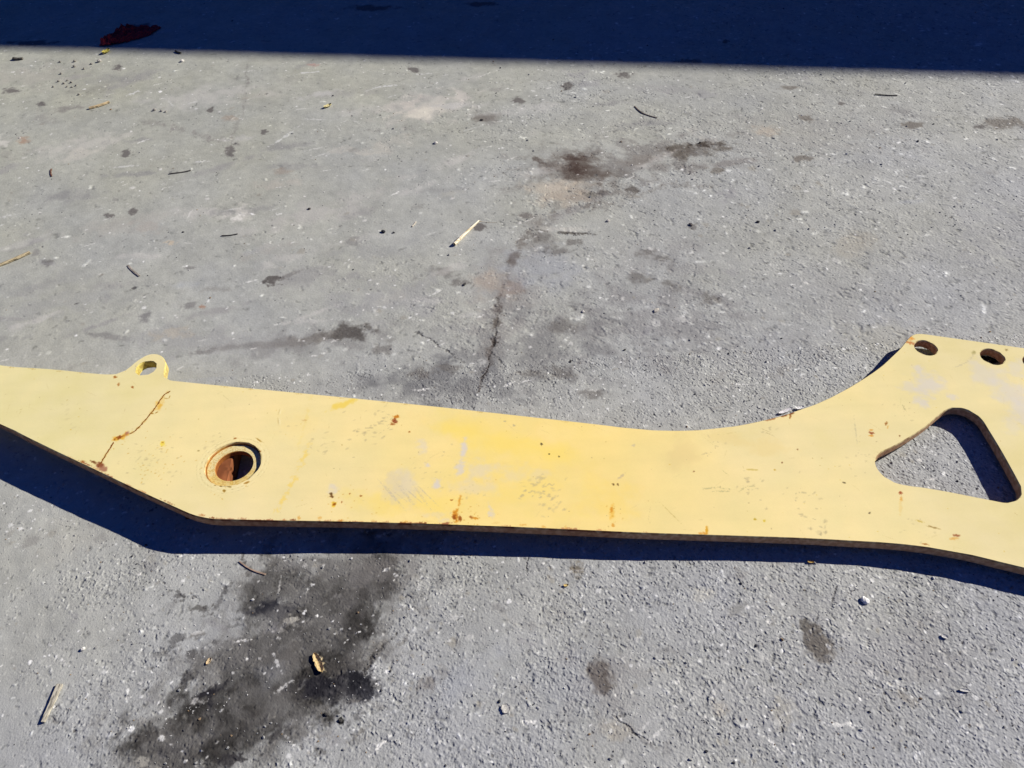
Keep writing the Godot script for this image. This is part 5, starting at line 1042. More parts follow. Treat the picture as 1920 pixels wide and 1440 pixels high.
func flat(so: Soup, x0: float, z0: float, x1: float, z1: float) -> void:
	var a := so.vert(Vector3(x0, 0, z0), Vector3.UP, Vector2(x0, z0))
	so.vert(Vector3(x1, 0, z0), Vector3.UP, Vector2(x1, z0))
	so.vert(Vector3(x1, 0, z1), Vector3.UP, Vector2(x1, z1))
	so.vert(Vector3(x0, 0, z1), Vector3.UP, Vector2(x0, z1))
	so.quad(a, a + 1, a + 2, a + 3)

func build_ground() -> void:
	near = compute_sheet(-1.6, -1.47, 1.6, 2048, 736, false)
	far = compute_sheet(-2.9, -4.57, 2.9, 2048, 1112, false)
	var both := [near, far]
	var dice := [RandomNumberGenerator.new(), RandomNumberGenerator.new()]
	dice[0].seed = 11
	dice[1].seed = 12
	var work := func(k: int) -> void:
		ground_marks(both[k], dice[k])
	WorkerThreadPool.wait_for_group_task_completion(WorkerThreadPool.add_group_task(work, 2))
	var mesh := ArrayMesh.new()
	ground_patch(mesh, near, 0.006)
	ground_patch(mesh, far, 0.012)
	var rest := compute_sheet(-1.0, -1.0, 1.0, 768, 768, false)   # the yard beyond, out of the picture
	var so := Soup.new()
	var nz1: float = near.z0 + (near.h - 4) * near.step
	var fz0: float = far.z0 + 4.0 * far.step
	var fx: float = 2.9 - 4.0 * far.step
	var nx1: float = 1.6 - 4.0 * near.step
	flat(so, -70, -70, 70, fz0)
	flat(so, -70, fz0, -fx, SEAM)
	flat(so, fx, fz0, 70, SEAM)
	flat(so, -70, SEAM, -nx1, nz1)
	flat(so, nx1, SEAM, 70, nz1)
	flat(so, -70, nz1, 70, 70)
	var m := rest.material(0.9, GRAIN)
	m.uv1_scale = Vector3(0.5, 0.5, 1)
	so.into(mesh, m)
	var g := put("concrete_ground", mesh, self)
	tag(g, "grey weathered concrete yard with oil stains and exposed aggregate", "ground", "", "structure")

# ------------------------------------------------------------------ the steel arm
var skin: Sheet
func paintwork(x: float, z: float, o: PackedFloat32Array) -> void:
	var big := noise_a.get_noise_2d(x * 1.9 + 3.0, z * 1.9)
	var mid := noise_b.get_noise_2d(x * 7.0, z * 7.0)
	var fine := noise_d.get_noise_2d(x * 430.0, z * 430.0)
	var streaky := noise_b.get_noise_2d(x * 5.0 + 20.0, z * 26.0)
	var warm := clampf(exp(-pow((x - 0.1 + 0.4 * (z + 1.1)) / 0.42, 2.0)) + 0.35 * big + 0.25 * mid, 0.0, 1.0)
	var lf := smoothstep(-0.6, -1.2, x)
	var rt := smoothstep(0.5, 1.2, x)
	var t := 1.0 + 0.016 * big + 0.016 * mid + 0.01 * fine + 0.012 * streaky
	o[0] = (232.0 - 8.0 * lf + 8.0 * warm - 9.0 * rt) * t
	o[1] = (215.0 - 3.0 * lf - 1.0 * warm - 7.0 * rt) * t
	o[2] = (159.0 - 3.0 * lf - 24.0 * warm - 6.0 * rt + 6.0 * mid) * t
	o[3] = 0.5 + 0.12 * mid + 0.035 * fine + 0.03 * noise_c.get_noise_2d(x * 60.0, z * 60.0) + 0.25 * big

func mark(x: float, z: float, ax: float, az: float, bx: float, bz: float, c: Color, k: float, soft := 0.7, ragged := 0.35, rise := 0.0) -> void:
	skin.blot(Vector2(x, z), Vector2(ax, az), Vector2(bx, bz), c, k, soft, ragged, rise)

func scratch(x: float, z: float, x2: float, z2: float, half: float, c: Color, k: float, soft := 0.6, ragged := 0.6, rise := 0.0) -> void:
	skin.streak(Vector2(x, z), Vector2(x2, z2), half, c, k, soft, ragged, rise)

func peppering(x: float, z: float, r: float, n: int, c: Color, k: float, size: float) -> void:   # a patch of small knocks
	for i in n:
		var p := Vector2(x, z) + Vector2(rng.randfn(0, r * 0.5), rng.randfn(0, r * 0.5))
		var d := Vector2(size * rng.randf_range(0.5, 1.4), 0).rotated(rng.randf_range(-1.0, 0.4) if rng.randf() < 0.7 else rng.randf() * TAU)
		skin.blot(p, d, Vector2(-d.y, d.x) * rng.randf_range(0.25, 0.7), c, k * rng.randf_range(0.4, 1.0), 0.7, 0.4, -0.12)

func paint_marks() -> void:
	mark(-0.128, -1.161, 0.0991, 0.0373, -0.0076, 0.0412, grey(243, 214, 109), 0.64, 0.97, 0.35, 0.00)
	mark(-0.008, -1.110, 0.1461, 0.0409, -0.0083, 0.0465, grey(243, 214, 109), 0.68, 0.97, 0.35, 0.00)
	mark(0.092, -1.081, 0.0840, 0.0235, -0.0099, 0.0455, grey(243, 214, 109), 0.59, 0.97, 0.35, 0.00)
	mark(-0.083, -1.172, 0.1491, 0.0494, -0.0111, 0.0640, grey(243, 214, 109), 0.42, 0.97, 0.35, 0.00)
	mark(0.013, -1.008, 0.2226, 0.0501, -0.0161, 0.0986, grey(242, 215, 120), 0.55, 0.90, 0.50, 0.00)
	mark(-0.251, -0.956, 0.1897, 0.0213, 0.0007, 0.0419, grey(241, 213, 107), 0.45, 0.90, 0.50, 0.00)
	mark(0.211, -0.940, 0.0826, 0.0042, -0.0090, 0.0685, grey(241, 210, 114), 0.50, 0.90, 0.50, 0.00)
	mark(-0.424, -1.266, 0.0400, -0.0209, 0.0056, 0.0136, grey(233, 200, 78), 0.70, 0.70, 0.50, 0.00)
	mark(-0.526, -1.196, 0.0797, 0.0218, 0.0015, 0.0655, grey(242, 219, 146), 0.40, 0.90, 0.50, 0.00)
	mark(0.391, -1.066, 0.0409, 0.0372, -0.0389, 0.0581, grey(221, 198, 136), 0.50, 0.90, 0.40, 0.00)
	mark(0.547, -1.089, 0.1344, 0.0467, -0.0143, 0.0336, grey(225, 202, 136), 0.45, 0.90, 0.60, 0.00)
	mark(0.485, -1.211, 0.1324, 0.0010, -0.0074, 0.0380, grey(229, 202, 132), 0.40, 0.90, 0.50, 0.00)
	scratch(-0.492, -1.141, -0.506, -1.065, 0.0090, grey(235, 200, 93), 0.60, 0.90, 0.90, 0.00)
	scratch(-0.506, -1.065, -0.521, -1.006, 0.0087, grey(235, 200, 93), 0.60, 0.90, 0.90, 0.00)
	scratch(-0.521, -1.006, -0.538, -0.947, 0.0085, grey(235, 200, 93), 0.60, 0.90, 0.90, 0.00)
	scratch(-0.509, -1.301, -0.516, -1.129, 0.0055, grey(233, 206, 116), 0.35, 0.90, 0.90, 0.00)
	mark(-0.122, -1.105, 0.0112, 0.0031, -0.0062, 0.0463, grey(211, 203, 196), 0.81, 0.85, 0.50, 0.00)
	mark(-0.131, -1.046, 0.0160, 0.0026, -0.0018, 0.0301, grey(211, 203, 196), 0.68, 0.85, 0.50, 0.00)
	mark(-0.208, -1.062, 0.0087, 0.0004, 0.0004, 0.0093, grey(211, 203, 196), 0.68, 0.85, 0.50, 0.00)
	mark(-0.184, -1.006, 0.0120, -0.0015, 0.0034, 0.0234, grey(211, 203, 196), 0.81, 0.85, 0.50, 0.00)
	mark(-0.221, -1.117, 0.0178, 0.0009, 0.0014, 0.0320, grey(211, 203, 196), 0.42, 0.85, 0.50, 0.00)
	mark(-0.255, -1.014, 0.0371, 0.0377, -0.0198, 0.0305, grey(211, 203, 196), 0.42, 0.85, 0.50, 0.00)
	mark(-0.084, -1.043, 0.0493, 0.0025, -0.0003, 0.0392, grey(211, 203, 196), 0.42, 0.85, 0.50, 0.00)
	mark(-0.097, -0.992, 0.0708, 0.0188, -0.0043, 0.0284, grey(211, 203, 196), 0.34, 0.85, 0.50, 0.00)
	mark(-0.061, -0.919, 0.0105, 0.0005, -0.0002, 0.0110, grey(211, 203, 196), 0.68, 0.85, 0.50, 0.00)
	mark(-0.062, -0.932, 0.0067, -0.0025, 0.0053, 0.0185, grey(211, 203, 196), 0.51, 0.85, 0.50, 0.00)
	mark(-0.418, -1.008, 0.0158, 0.0008, 0.0026, 0.0206, grey(211, 203, 196), 0.51, 0.85, 0.50, 0.00)
	mark(0.014, -1.023, 0.0733, 0.0038, -0.0017, 0.0357, grey(211, 203, 196), 0.30, 0.85, 0.50, 0.00)
	mark(-0.167, -0.910, 0.0164, 0.0008, 0.0002, 0.0082, grey(211, 203, 196), 0.42, 0.85, 0.50, 0.00)
	mark(-0.179, -0.924, 0.0470, 0.0023, 0.0003, 0.0111, grey(211, 203, 196), 0.26, 0.85, 0.50, 0.00)
	mark(-0.366, -1.293, 0.0190, 0.0010, 0.0009, 0.0092, grey(211, 203, 196), 0.34, 0.85, 0.50, 0.00)
	mark(1.045, -1.249, 0.0466, 0.0153, -0.0289, 0.0520, grey(208, 200, 188), 0.76, 0.75, 0.50, 0.00)
	mark(1.046, -1.306, 0.0185, -0.0069, -0.0043, 0.0284, grey(208, 200, 188), 0.68, 0.75, 0.50, 0.00)
	mark(1.089, -1.207, 0.0183, 0.0060, -0.0069, 0.0119, grey(208, 200, 188), 0.64, 0.75, 0.50, 0.00)
	mark(1.012, -1.197, 0.0312, 0.0017, -0.0101, 0.0241, grey(208, 200, 188), 0.72, 0.75, 0.50, 0.00)
	mark(0.992, -1.246, 0.0265, 0.0015, -0.0101, 0.0250, grey(208, 200, 188), 0.48, 0.75, 0.50, 0.00)
	mark(1.212, -1.281, 0.0364, 0.0369, -0.0403, 0.0485, grey(208, 200, 188), 0.56, 0.75, 0.50, 0.00)
	mark(1.234, -1.215, 0.0314, 0.0427, -0.0472, 0.0498, grey(208, 200, 188), 0.64, 0.75, 0.50, 0.00)
	mark(1.236, -1.153, 0.0459, 0.0025, -0.0303, 0.0592, grey(208, 200, 188), 0.60, 0.75, 0.50, 0.00)
	mark(1.295, -1.296, 0.0350, 0.0019, -0.0205, 0.0406, grey(208, 200, 188), 0.48, 0.75, 0.50, 0.00)
	mark(1.284, -1.133, 0.0759, 0.0041, -0.0511, 0.0958, grey(208, 200, 188), 0.64, 0.75, 0.50, 0.00)
	mark(1.192, -1.104, 0.0326, 0.0017, -0.0161, 0.0320, grey(208, 200, 188), 0.32, 0.75, 0.50, 0.00)
	mark(-0.266, -0.993, 0.0363, 0.0425, -0.0264, 0.0334, grey(217, 202, 165), 0.60, 0.80, 0.50, 0.00)
	mark(-0.280, -1.023, 0.0259, 0.0261, -0.0140, 0.0220, grey(217, 202, 165), 0.60, 0.80, 0.50, 0.00)
	scratch(-0.323, -1.033, -0.269, -0.957, 0.0011, grey(180, 171, 155), 0.40, 0.80, 0.80, 0.00)
	scratch(-0.315, -1.025, -0.262, -0.950, 0.0011, grey(180, 171, 155), 0.40, 0.80, 0.80, 0.00)
	scratch(-0.307, -1.017, -0.254, -0.942, 0.0011, grey(180, 171, 155), 0.40, 0.80, 0.80, 0.00)
	scratch(-0.300, -1.009, -0.247, -0.935, 0.0011, grey(180, 171, 155), 0.40, 0.80, 0.80, 0.00)
	scratch(-0.292, -1.002, -0.241, -0.956, 0.0011, grey(180, 171, 155), 0.40, 0.80, 0.80, 0.00)
	scratch(-0.287, -1.031, -0.233, -0.948, 0.0011, grey(180, 171, 155), 0.40, 0.80, 0.80, 0.00)
	scratch(-0.279, -1.023, -0.226, -0.941, 0.0011, grey(180, 171, 155), 0.40, 0.80, 0.80, 0.00)
	scratch(-0.271, -1.015, -0.218, -0.933, 0.0011, grey(180, 171, 155), 0.40, 0.80, 0.80, 0.00)
	scratch(-0.263, -1.007, -0.212, -0.954, 0.0011, grey(180, 171, 155), 0.40, 0.80, 0.80, 0.00)
	scratch(-0.255, -1.000, -0.205, -0.947, 0.0011, grey(180, 171, 155), 0.40, 0.80, 0.80, 0.00)
	scratch(-0.250, -1.029, -0.197, -0.939, 0.0011, grey(180, 171, 155), 0.40, 0.80, 0.80, 0.00)
	scratch(-0.242, -1.021, -0.190, -0.932, 0.0011, grey(180, 171, 155), 0.40, 0.80, 0.80, 0.00)
	scratch(-0.234, -1.013, -0.184, -0.953, 0.0011, grey(180, 171, 155), 0.40, 0.80, 0.80, 0.00)
	scratch(-0.227, -1.006, -0.176, -0.945, 0.0011, grey(180, 171, 155), 0.40, 0.80, 0.80, 0.00)
	scratch(-0.877, -1.334, -0.888, -1.324, 0.0062, grey(200, 155, 64), 0.45, 0.90, 0.60, 0.00)
	scratch(-0.888, -1.324, -0.893, -1.305, 0.0062, grey(200, 155, 64), 0.45, 0.90, 0.60, 0.00)
	scratch(-0.893, -1.305, -0.899, -1.279, 0.0062, grey(200, 155, 64), 0.45, 0.90, 0.60, 0.00)
	scratch(-0.899, -1.279, -0.908, -1.249, 0.0061, grey(200, 155, 64), 0.45, 0.90, 0.60, 0.00)
	scratch(-0.908, -1.249, -0.918, -1.222, 0.0060, grey(200, 155, 64), 0.45, 0.90, 0.60, 0.00)
	scratch(-0.918, -1.222, -0.927, -1.203, 0.0060, grey(200, 155, 64), 0.45, 0.90, 0.60, 0.00)
	scratch(-0.927, -1.203, -0.937, -1.194, 0.0059, grey(200, 155, 64), 0.45, 0.90, 0.60, 0.00)
	scratch(-0.968, -1.169, -0.980, -1.094, 0.0052, grey(200, 155, 64), 0.40, 0.90, 0.60, 0.00)
	scratch(-0.908, -1.260, -0.895, -1.257, 0.0022, grey(146, 97, 19), 0.90, 0.70, 0.40, 0.00)
	scratch(-0.895, -1.257, -0.887, -1.266, 0.0022, grey(146, 97, 19), 0.90, 0.70, 0.40, 0.00)
	scratch(-0.888, -1.311, -0.873, -1.306, 0.0019, grey(146, 97, 19), 0.70, 0.70, 0.40, 0.00)
	scratch(-0.873, -1.306, -0.873, -1.319, 0.0019, grey(146, 97, 19), 0.70, 0.70, 0.40, 0.00)
	mark(-0.893, -1.286, 0.0076, -0.0218, 0.0123, 0.0110, grey(229, 184, 87), 0.70, 0.80, 0.60, 0.00)
	mark(-0.956, -1.185, 0.0210, -0.0104, 0.0067, 0.0113, grey(221, 165, 48), 0.85, 0.70, 0.70, 0.00)
	mark(-0.958, -1.185, 0.0115, -0.0057, 0.0033, 0.0057, grey(136, 72, 29), 0.95, 0.60, 0.70, 0.00)
	mark(-0.944, -1.196, 0.0070, 0.0046, -0.0011, 0.0087, grey(165, 107, 87), 0.80, 0.70, 0.35, 0.00)
	mark(-0.888, -1.282, 0.0038, -0.0108, 0.0055, 0.0049, grey(215, 165, 58), 0.60, 0.70, 0.35, 0.00)
	mark(-1.037, -1.392, 0.0055, -0.0030, 0.0032, 0.0056, grey(146, 76, 19), 0.80, 0.60, 0.50, -0.10)
	mark(-0.979, -1.353, 0.0042, 0.0002, 0.0015, 0.0048, grey(146, 76, 19), 0.90, 0.60, 0.50, -0.10)
	mark(-1.019, -1.365, 0.0046, 0.0022, 0.0004, 0.0071, grey(146, 76, 19), 0.60, 0.60, 0.50, -0.10)
	mark(-0.996, -1.112, 0.0111, 0.0049, 0.0003, 0.0044, grey(107, 60, 25), 0.90, 0.60, 0.50, -0.10)
	mark(-0.978, -1.102, 0.0134, 0.0034, 0.0019, 0.0093, grey(126, 68, 39), 0.90, 0.60, 0.50, -0.10)
	mark(-1.022, -1.114, 0.0076, 0.0004, 0.0017, 0.0048, grey(146, 76, 19), 0.80, 0.60, 0.50, -0.10)
	mark(-0.968, -1.092, 0.0191, 0.0101, -0.0004, 0.0098, grey(146, 87, 68), 0.70, 0.60, 0.50, -0.10)
	mark(-0.138, -0.921, 0.0106, 0.0005, 0.0003, 0.0192, grey(208, 136, 39), 0.90, 0.60, 0.50, -0.10)
	mark(-0.142, -0.916, 0.0059, 0.0003, 0.0002, 0.0110, grey(146, 76, 19), 0.90, 0.60, 0.50, -0.10)
	mark(-0.130, -0.912, 0.0058, 0.0003, 0.0001, 0.0082, grey(146, 76, 19), 0.90, 0.60, 0.50, -0.10)
	mark(-0.131, -0.957, 0.0035, 0.0009, -0.0030, 0.0221, grey(208, 136, 39), 0.70, 0.60, 0.50, -0.10)
	mark(-0.149, -0.961, 0.0036, 0.0002, 0.0001, 0.0029, grey(146, 76, 19), 0.90, 0.60, 0.50, -0.10)
	mark(-0.097, -0.911, 0.0093, 0.0005, -0.0000, 0.0041, grey(208, 136, 39), 0.90, 0.60, 0.50, -0.10)
	mark(-0.105, -0.914, 0.0056, 0.0021, -0.0009, 0.0039, grey(146, 76, 19), 0.80, 0.60, 0.50, -0.10)
	mark(-0.292, -1.200, 0.0072, -0.0031, 0.0039, 0.0115, grey(136, 58, 23), 0.95, 0.60, 0.50, -0.10)
	mark(-0.288, -1.216, 0.0092, 0.0005, 0.0005, 0.0070, grey(194, 116, 29), 0.90, 0.60, 0.50, -0.10)
	mark(-0.299, -1.192, 0.0052, 0.0003, 0.0004, 0.0051, grey(146, 76, 19), 0.80, 0.60, 0.50, -0.10)
	mark(-0.255, -1.165, 0.0032, 0.0002, 0.0002, 0.0034, grey(146, 76, 19), 0.90, 0.60, 0.50, -0.10)
	mark(-0.422, -0.992, 0.0046, 0.0031, -0.0013, 0.0037, grey(87, 58, 29), 0.90, 0.60, 0.50, -0.10)
	mark(-0.419, -0.985, 0.0057, 0.0039, -0.0018, 0.0049, grey(107, 68, 29), 0.90, 0.60, 0.50, -0.10)
	mark(-0.412, -0.963, 0.0092, -0.0015, 0.0023, 0.0085, grey(233, 194, 58), 0.90, 0.60, 0.50, -0.10)
	mark(-0.411, -0.964, 0.0048, 0.0002, 0.0007, 0.0057, grey(146, 76, 19), 0.90, 0.60, 0.50, -0.10)
	mark(-0.380, -0.990, 0.0030, 0.0002, 0.0003, 0.0029, grey(146, 76, 19), 0.80, 0.60, 0.50, -0.10)
	mark(-0.354, -0.983, 0.0036, 0.0002, 0.0003, 0.0029, grey(146, 76, 19), 0.80, 0.60, 0.50, -0.10)
	mark(-0.395, -0.969, 0.0024, 0.0001, 0.0003, 0.0029, grey(146, 76, 19), 0.80, 0.60, 0.50, -0.10)
	mark(0.205, -0.912, 0.0070, 0.0004, -0.0032, 0.0246, grey(233, 184, 78), 0.70, 0.60, 0.50, -0.10)
	mark(0.204, -0.918, 0.0035, 0.0002, -0.0013, 0.0097, grey(208, 136, 39), 0.80, 0.60, 0.50, -0.10)
	mark(0.202, -0.878, 0.0046, 0.0002, -0.0009, 0.0067, grey(208, 136, 39), 0.70, 0.60, 0.50, -0.10)
	mark(0.401, -0.856, 0.0040, 0.0002, -0.0026, 0.0118, grey(213, 155, 39), 0.90, 0.60, 0.50, -0.10)
	mark(0.392, -0.849, 0.0136, 0.0007, -0.0008, 0.0039, grey(208, 136, 39), 0.70, 0.60, 0.50, -0.10)
	mark(0.849, -1.103, 0.0084, 0.0014, -0.0021, 0.0048, grey(146, 78, 39), 0.95, 0.60, 0.50, -0.10)
	mark(0.852, -1.112, 0.0063, 0.0003, -0.0012, 0.0033, grey(208, 136, 39), 0.80, 0.60, 0.50, -0.10)
	mark(0.846, -1.095, 0.0075, 0.0004, -0.0012, 0.0032, grey(208, 136, 39), 0.80, 0.60, 0.50, -0.10)
	mark(0.895, -1.130, 0.0029, 0.0019, -0.0041, 0.0061, grey(146, 87, 29), 0.90, 0.60, 0.50, -0.10)
	mark(0.895, -1.120, 0.0015, 0.0009, -0.0041, 0.0060, grey(208, 136, 39), 0.60, 0.60, 0.50, -0.10)
	mark(0.850, -0.930, 0.0047, 0.0002, -0.0022, 0.0056, grey(155, 78, 39), 0.95, 0.60, 0.50, -0.10)
	mark(0.845, -0.914, 0.0035, 0.0002, -0.0033, 0.0083, grey(208, 136, 39), 0.80, 0.60, 0.50, -0.10)
	mark(0.835, -0.892, 0.0046, 0.0002, -0.0107, 0.0269, grey(225, 198, 126), 0.60, 0.60, 0.50, -0.10)
	mark(1.074, -1.420, 0.0087, 0.0030, -0.0042, 0.0080, grey(219, 146, 58), 0.90, 0.60, 0.50, -0.10)
	mark(1.062, -1.404, 0.0083, 0.0061, -0.0050, 0.0075, grey(190, 124, 68), 0.90, 0.60, 0.50, -0.10)
	mark(1.072, -1.398, 0.0068, 0.0036, -0.0035, 0.0057, grey(184, 116, 68), 0.80, 0.60, 0.50, -0.10)
	mark(0.924, -0.817, 0.0107, 0.0035, -0.0024, 0.0037, grey(155, 97, 58), 0.90, 0.60, 0.50, -0.10)
	mark(0.916, -0.810, 0.0111, 0.0005, -0.0017, 0.0038, grey(208, 136, 39), 0.50, 0.60, 0.50, -0.10)
	mark(0.887, -0.838, 0.0148, 0.0066, -0.0017, 0.0025, grey(146, 116, 58), 0.80, 0.60, 0.50, -0.10)
	mark(0.863, -0.856, 0.0086, 0.0036, -0.0016, 0.0025, grey(184, 155, 58), 0.80, 0.60, 0.50, -0.10)
	mark(0.851, -0.800, 0.0082, 0.0018, -0.0014, 0.0025, grey(146, 76, 19), 0.70, 0.60, 0.50, -0.10)
	mark(0.735, -0.964, 0.0055, 0.0013, -0.0013, 0.0028, grey(78, 64, 39), 0.90, 0.60, 0.50, -0.10)
	mark(0.763, -0.882, 0.0029, 0.0001, -0.0012, 0.0034, grey(78, 64, 39), 0.90, 0.60, 0.50, -0.10)
	mark(0.912, -1.091, 0.0025, 0.0001, -0.0013, 0.0032, grey(107, 60, 25), 0.90, 0.60, 0.50, -0.10)
	mark(0.613, -1.027, 0.0024, 0.0001, -0.0009, 0.0030, grey(107, 60, 25), 0.90, 0.60, 0.50, -0.10)
	mark(0.660, -1.063, 0.0025, 0.0001, -0.0009, 0.0031, grey(107, 60, 25), 0.90, 0.60, 0.50, -0.10)
	mark(0.511, -0.878, 0.0034, 0.0002, -0.0009, 0.0034, grey(184, 155, 29), 0.90, 0.60, 0.50, -0.10)
	mark(0.530, -0.873, 0.0034, 0.0002, -0.0011, 0.0040, grey(213, 184, 58), 0.90, 0.60, 0.50, -0.10)
	mark(0.539, -1.010, 0.0165, 0.0023, -0.0009, 0.0030, grey(194, 171, 87), 0.70, 0.60, 0.50, -0.10)
	mark(0.590, -1.007, 0.0030, 0.0002, -0.0008, 0.0030, grey(184, 146, 39), 0.90, 0.60, 0.50, -0.10)
	mark(0.405, -1.012, 0.0024, 0.0001, -0.0006, 0.0030, grey(107, 60, 25), 0.80, 0.60, 0.50, -0.10)
	mark(0.062, -1.110, 0.0038, 0.0002, -0.0003, 0.0048, grey(58, 48, 29), 0.90, 0.60, 0.50, -0.10)
	mark(0.078, -1.080, 0.0025, 0.0001, -0.0002, 0.0032, grey(68, 58, 29), 0.90, 0.60, 0.50, -0.10)
	mark(0.100, -1.071, 0.0031, 0.0002, -0.0003, 0.0031, grey(68, 58, 29), 0.90, 0.60, 0.50, -0.10)
	mark(-0.001, -1.171, 0.0052, 0.0003, -0.0002, 0.0051, grey(186, 171, 128), 0.80, 0.60, 0.50, -0.10)
	mark(-0.023, -1.186, 0.0033, 0.0002, -0.0001, 0.0034, grey(186, 171, 128), 0.80, 0.60, 0.50, -0.10)
	mark(0.217, -0.986, 0.0036, 0.0002, -0.0006, 0.0044, grey(107, 78, 39), 0.90, 0.60, 0.50, -0.10)
	mark(0.227, -0.985, 0.0030, 0.0002, -0.0005, 0.0037, grey(107, 78, 39), 0.90, 0.60, 0.50, -0.10)
	mark(0.238, -1.007, 0.0107, -0.0091, 0.0019, 0.0035, grey(194, 175, 136), 0.70, 0.60, 0.50, -0.10)
	mark(0.279, -1.095, 0.0050, 0.0003, -0.0010, 0.0064, grey(200, 184, 146), 0.70, 0.60, 0.50, -0.10)
	mark(0.659, -1.170, 0.0138, -0.0046, -0.0002, 0.0057, grey(126, 68, 29), 0.95, 0.60, 0.50, -0.10)
	mark(0.679, -1.174, 0.0082, -0.0048, 0.0008, 0.0060, grey(116, 62, 25), 0.95, 0.60, 0.50, -0.10)
	mark(0.672, -1.163, 0.0024, 0.0007, -0.0043, 0.0099, grey(146, 87, 29), 0.80, 0.60, 0.50, -0.10)
	mark(0.623, -1.158, 0.0191, -0.0048, -0.0004, 0.0041, grey(146, 87, 48), 0.70, 0.60, 0.50, -0.10)
	mark(-0.847, -1.159, 0.0091, 0.0005, 0.0028, 0.0100, grey(237, 210, 68), 0.80, 0.60, 0.50, -0.10)
	mark(-0.849, -1.164, 0.0039, 0.0002, 0.0009, 0.0033, grey(146, 76, 19), 0.50, 0.60, 0.50, -0.10)
	mark(-0.514, -1.216, 0.0079, 0.0004, 0.0005, 0.0035, grey(146, 76, 19), 0.30, 0.60, 0.50, -0.10)
	scratch(-0.583, -1.260, -0.585, -1.233, 0.0024, grey(200, 177, 116), 0.60, 0.80, 0.30, -0.20)
	scratch(-0.585, -1.233, -0.576, -1.198, 0.0024, grey(200, 177, 116), 0.60, 0.80, 0.30, -0.20)
	mark(-0.529, -1.213, 0.0589, 0.0162, 0.0012, 0.0500, grey(229, 208, 142), 0.30, 0.90, 0.30, -0.14)
	scratch(-0.580, -1.258, -0.581, -1.233, 0.0021, grey(244, 233, 184), 0.60, 0.80, 0.30, 0.10)
	scratch(-0.581, -1.233, -0.572, -1.198, 0.0021, grey(244, 233, 184), 0.60, 0.80, 0.30, 0.10)
	scratch(-0.5884, -1.0904, -0.5895, -1.0782, 0.0010, grey(180, 165, 116), 0.52, 0.8, 0.3, -0.25)
	scratch(-0.5915, -1.0693, -0.5960, -1.0578, 0.0010, grey(180, 165, 116), 0.57, 0.8, 0.3, -0.25)
	scratch(-0.5950, -1.0592, -0.6011, -1.0484, 0.0010, grey(180, 165, 116), 0.69, 0.8, 0.3, -0.25)
	scratch(-0.6065, -1.0411, -0.6154, -1.0324, 0.0010, grey(180, 165, 116), 0.42, 0.8, 0.3, -0.25)
	scratch(-0.6141, -1.0335, -0.6241, -1.0262, 0.0010, grey(180, 165, 116), 0.35, 0.8, 0.3, -0.25)
	scratch(-0.6226, -1.0268, -0.6336, -1.0210, 0.0010, grey(180, 165, 116), 0.60, 0.8, 0.3, -0.25)
	scratch(-0.6320, -1.0213, -0.6437, -1.0171, 0.0010, grey(180, 165, 116), 0.55, 0.8, 0.3, -0.25)
	scratch(-0.6421, -1.0175, -0.6543, -1.0150, 0.0010, grey(180, 165, 116), 0.72, 0.8, 0.3, -0.25)
	scratch(-0.6743, -1.0156, -0.6864, -1.0184, 0.0010, grey(180, 165, 116), 0.36, 0.8, 0.3, -0.25)
	scratch(-0.6948, -1.0219, -0.7056, -1.0279, 0.0010, grey(180, 165, 116), 0.46, 0.8, 0.3, -0.25)
	scratch(-0.7043, -1.0269, -0.7142, -1.0344, 0.0010, grey(180, 165, 116), 0.73, 0.8, 0.3, -0.25)
	scratch(-0.7133, -1.0330, -0.7220, -1.0419, 0.0010, grey(180, 165, 116), 0.35, 0.8, 0.3, -0.25)
	scratch(-0.7209, -1.0407, -0.7283, -1.0508, 0.0010, grey(180, 165, 116), 0.60, 0.8, 0.3, -0.25)
	scratch(-0.7267, -1.0498, -0.7325, -1.0607, 0.0010, grey(180, 165, 116), 0.71, 0.8, 0.3, -0.25)
	scratch(-0.7323, -1.0590, -0.7365, -1.0707, 0.0010, grey(180, 165, 116), 0.67, 0.8, 0.3, -0.25)
	scratch(-0.7362, -1.0691, -0.7387, -1.0813, 0.0010, grey(180, 165, 116), 0.54, 0.8, 0.3, -0.25)
	scratch(-0.7384, -1.0797, -0.7391, -1.0920, 0.0010, grey(180, 165, 116), 0.74, 0.8, 0.3, -0.25)
	scratch(-0.7387, -1.0904, -0.7377, -1.1027, 0.0010, grey(180, 165, 116), 0.56, 0.8, 0.3, -0.25)
	scratch(-0.7377, -1.1011, -0.7350, -1.1131, 0.0010, grey(180, 165, 116), 0.47, 0.8, 0.3, -0.25)
	scratch(-0.7358, -1.1116, -0.7313, -1.1232, 0.0010, grey(180, 165, 116), 0.40, 0.8, 0.3, -0.25)
	scratch(-0.7323, -1.1218, -0.7262, -1.1327, 0.0010, grey(180, 165, 116), 0.69, 0.8, 0.3, -0.25)
	scratch(-0.7271, -1.1313, -0.7196, -1.1412, 0.0010, grey(180, 165, 116), 0.46, 0.8, 0.3, -0.25)
	scratch(-0.7205, -1.1398, -0.7117, -1.1485, 0.0010, grey(180, 165, 116), 0.69, 0.8, 0.3, -0.25)
	scratch(-0.7131, -1.1477, -0.7031, -1.1550, 0.0010, grey(180, 165, 116), 0.54, 0.8, 0.3, -0.25)
	scratch(-0.7043, -1.1540, -0.6934, -1.1598, 0.0010, grey(180, 165, 116), 0.64, 0.8, 0.3, -0.25)
	scratch(-0.6948, -1.1589, -0.6832, -1.1631, 0.0010, grey(180, 165, 116), 0.49, 0.8, 0.3, -0.25)
	scratch(-0.6848, -1.1628, -0.6726, -1.1653, 0.0010, grey(180, 165, 116), 0.70, 0.8, 0.3, -0.25)
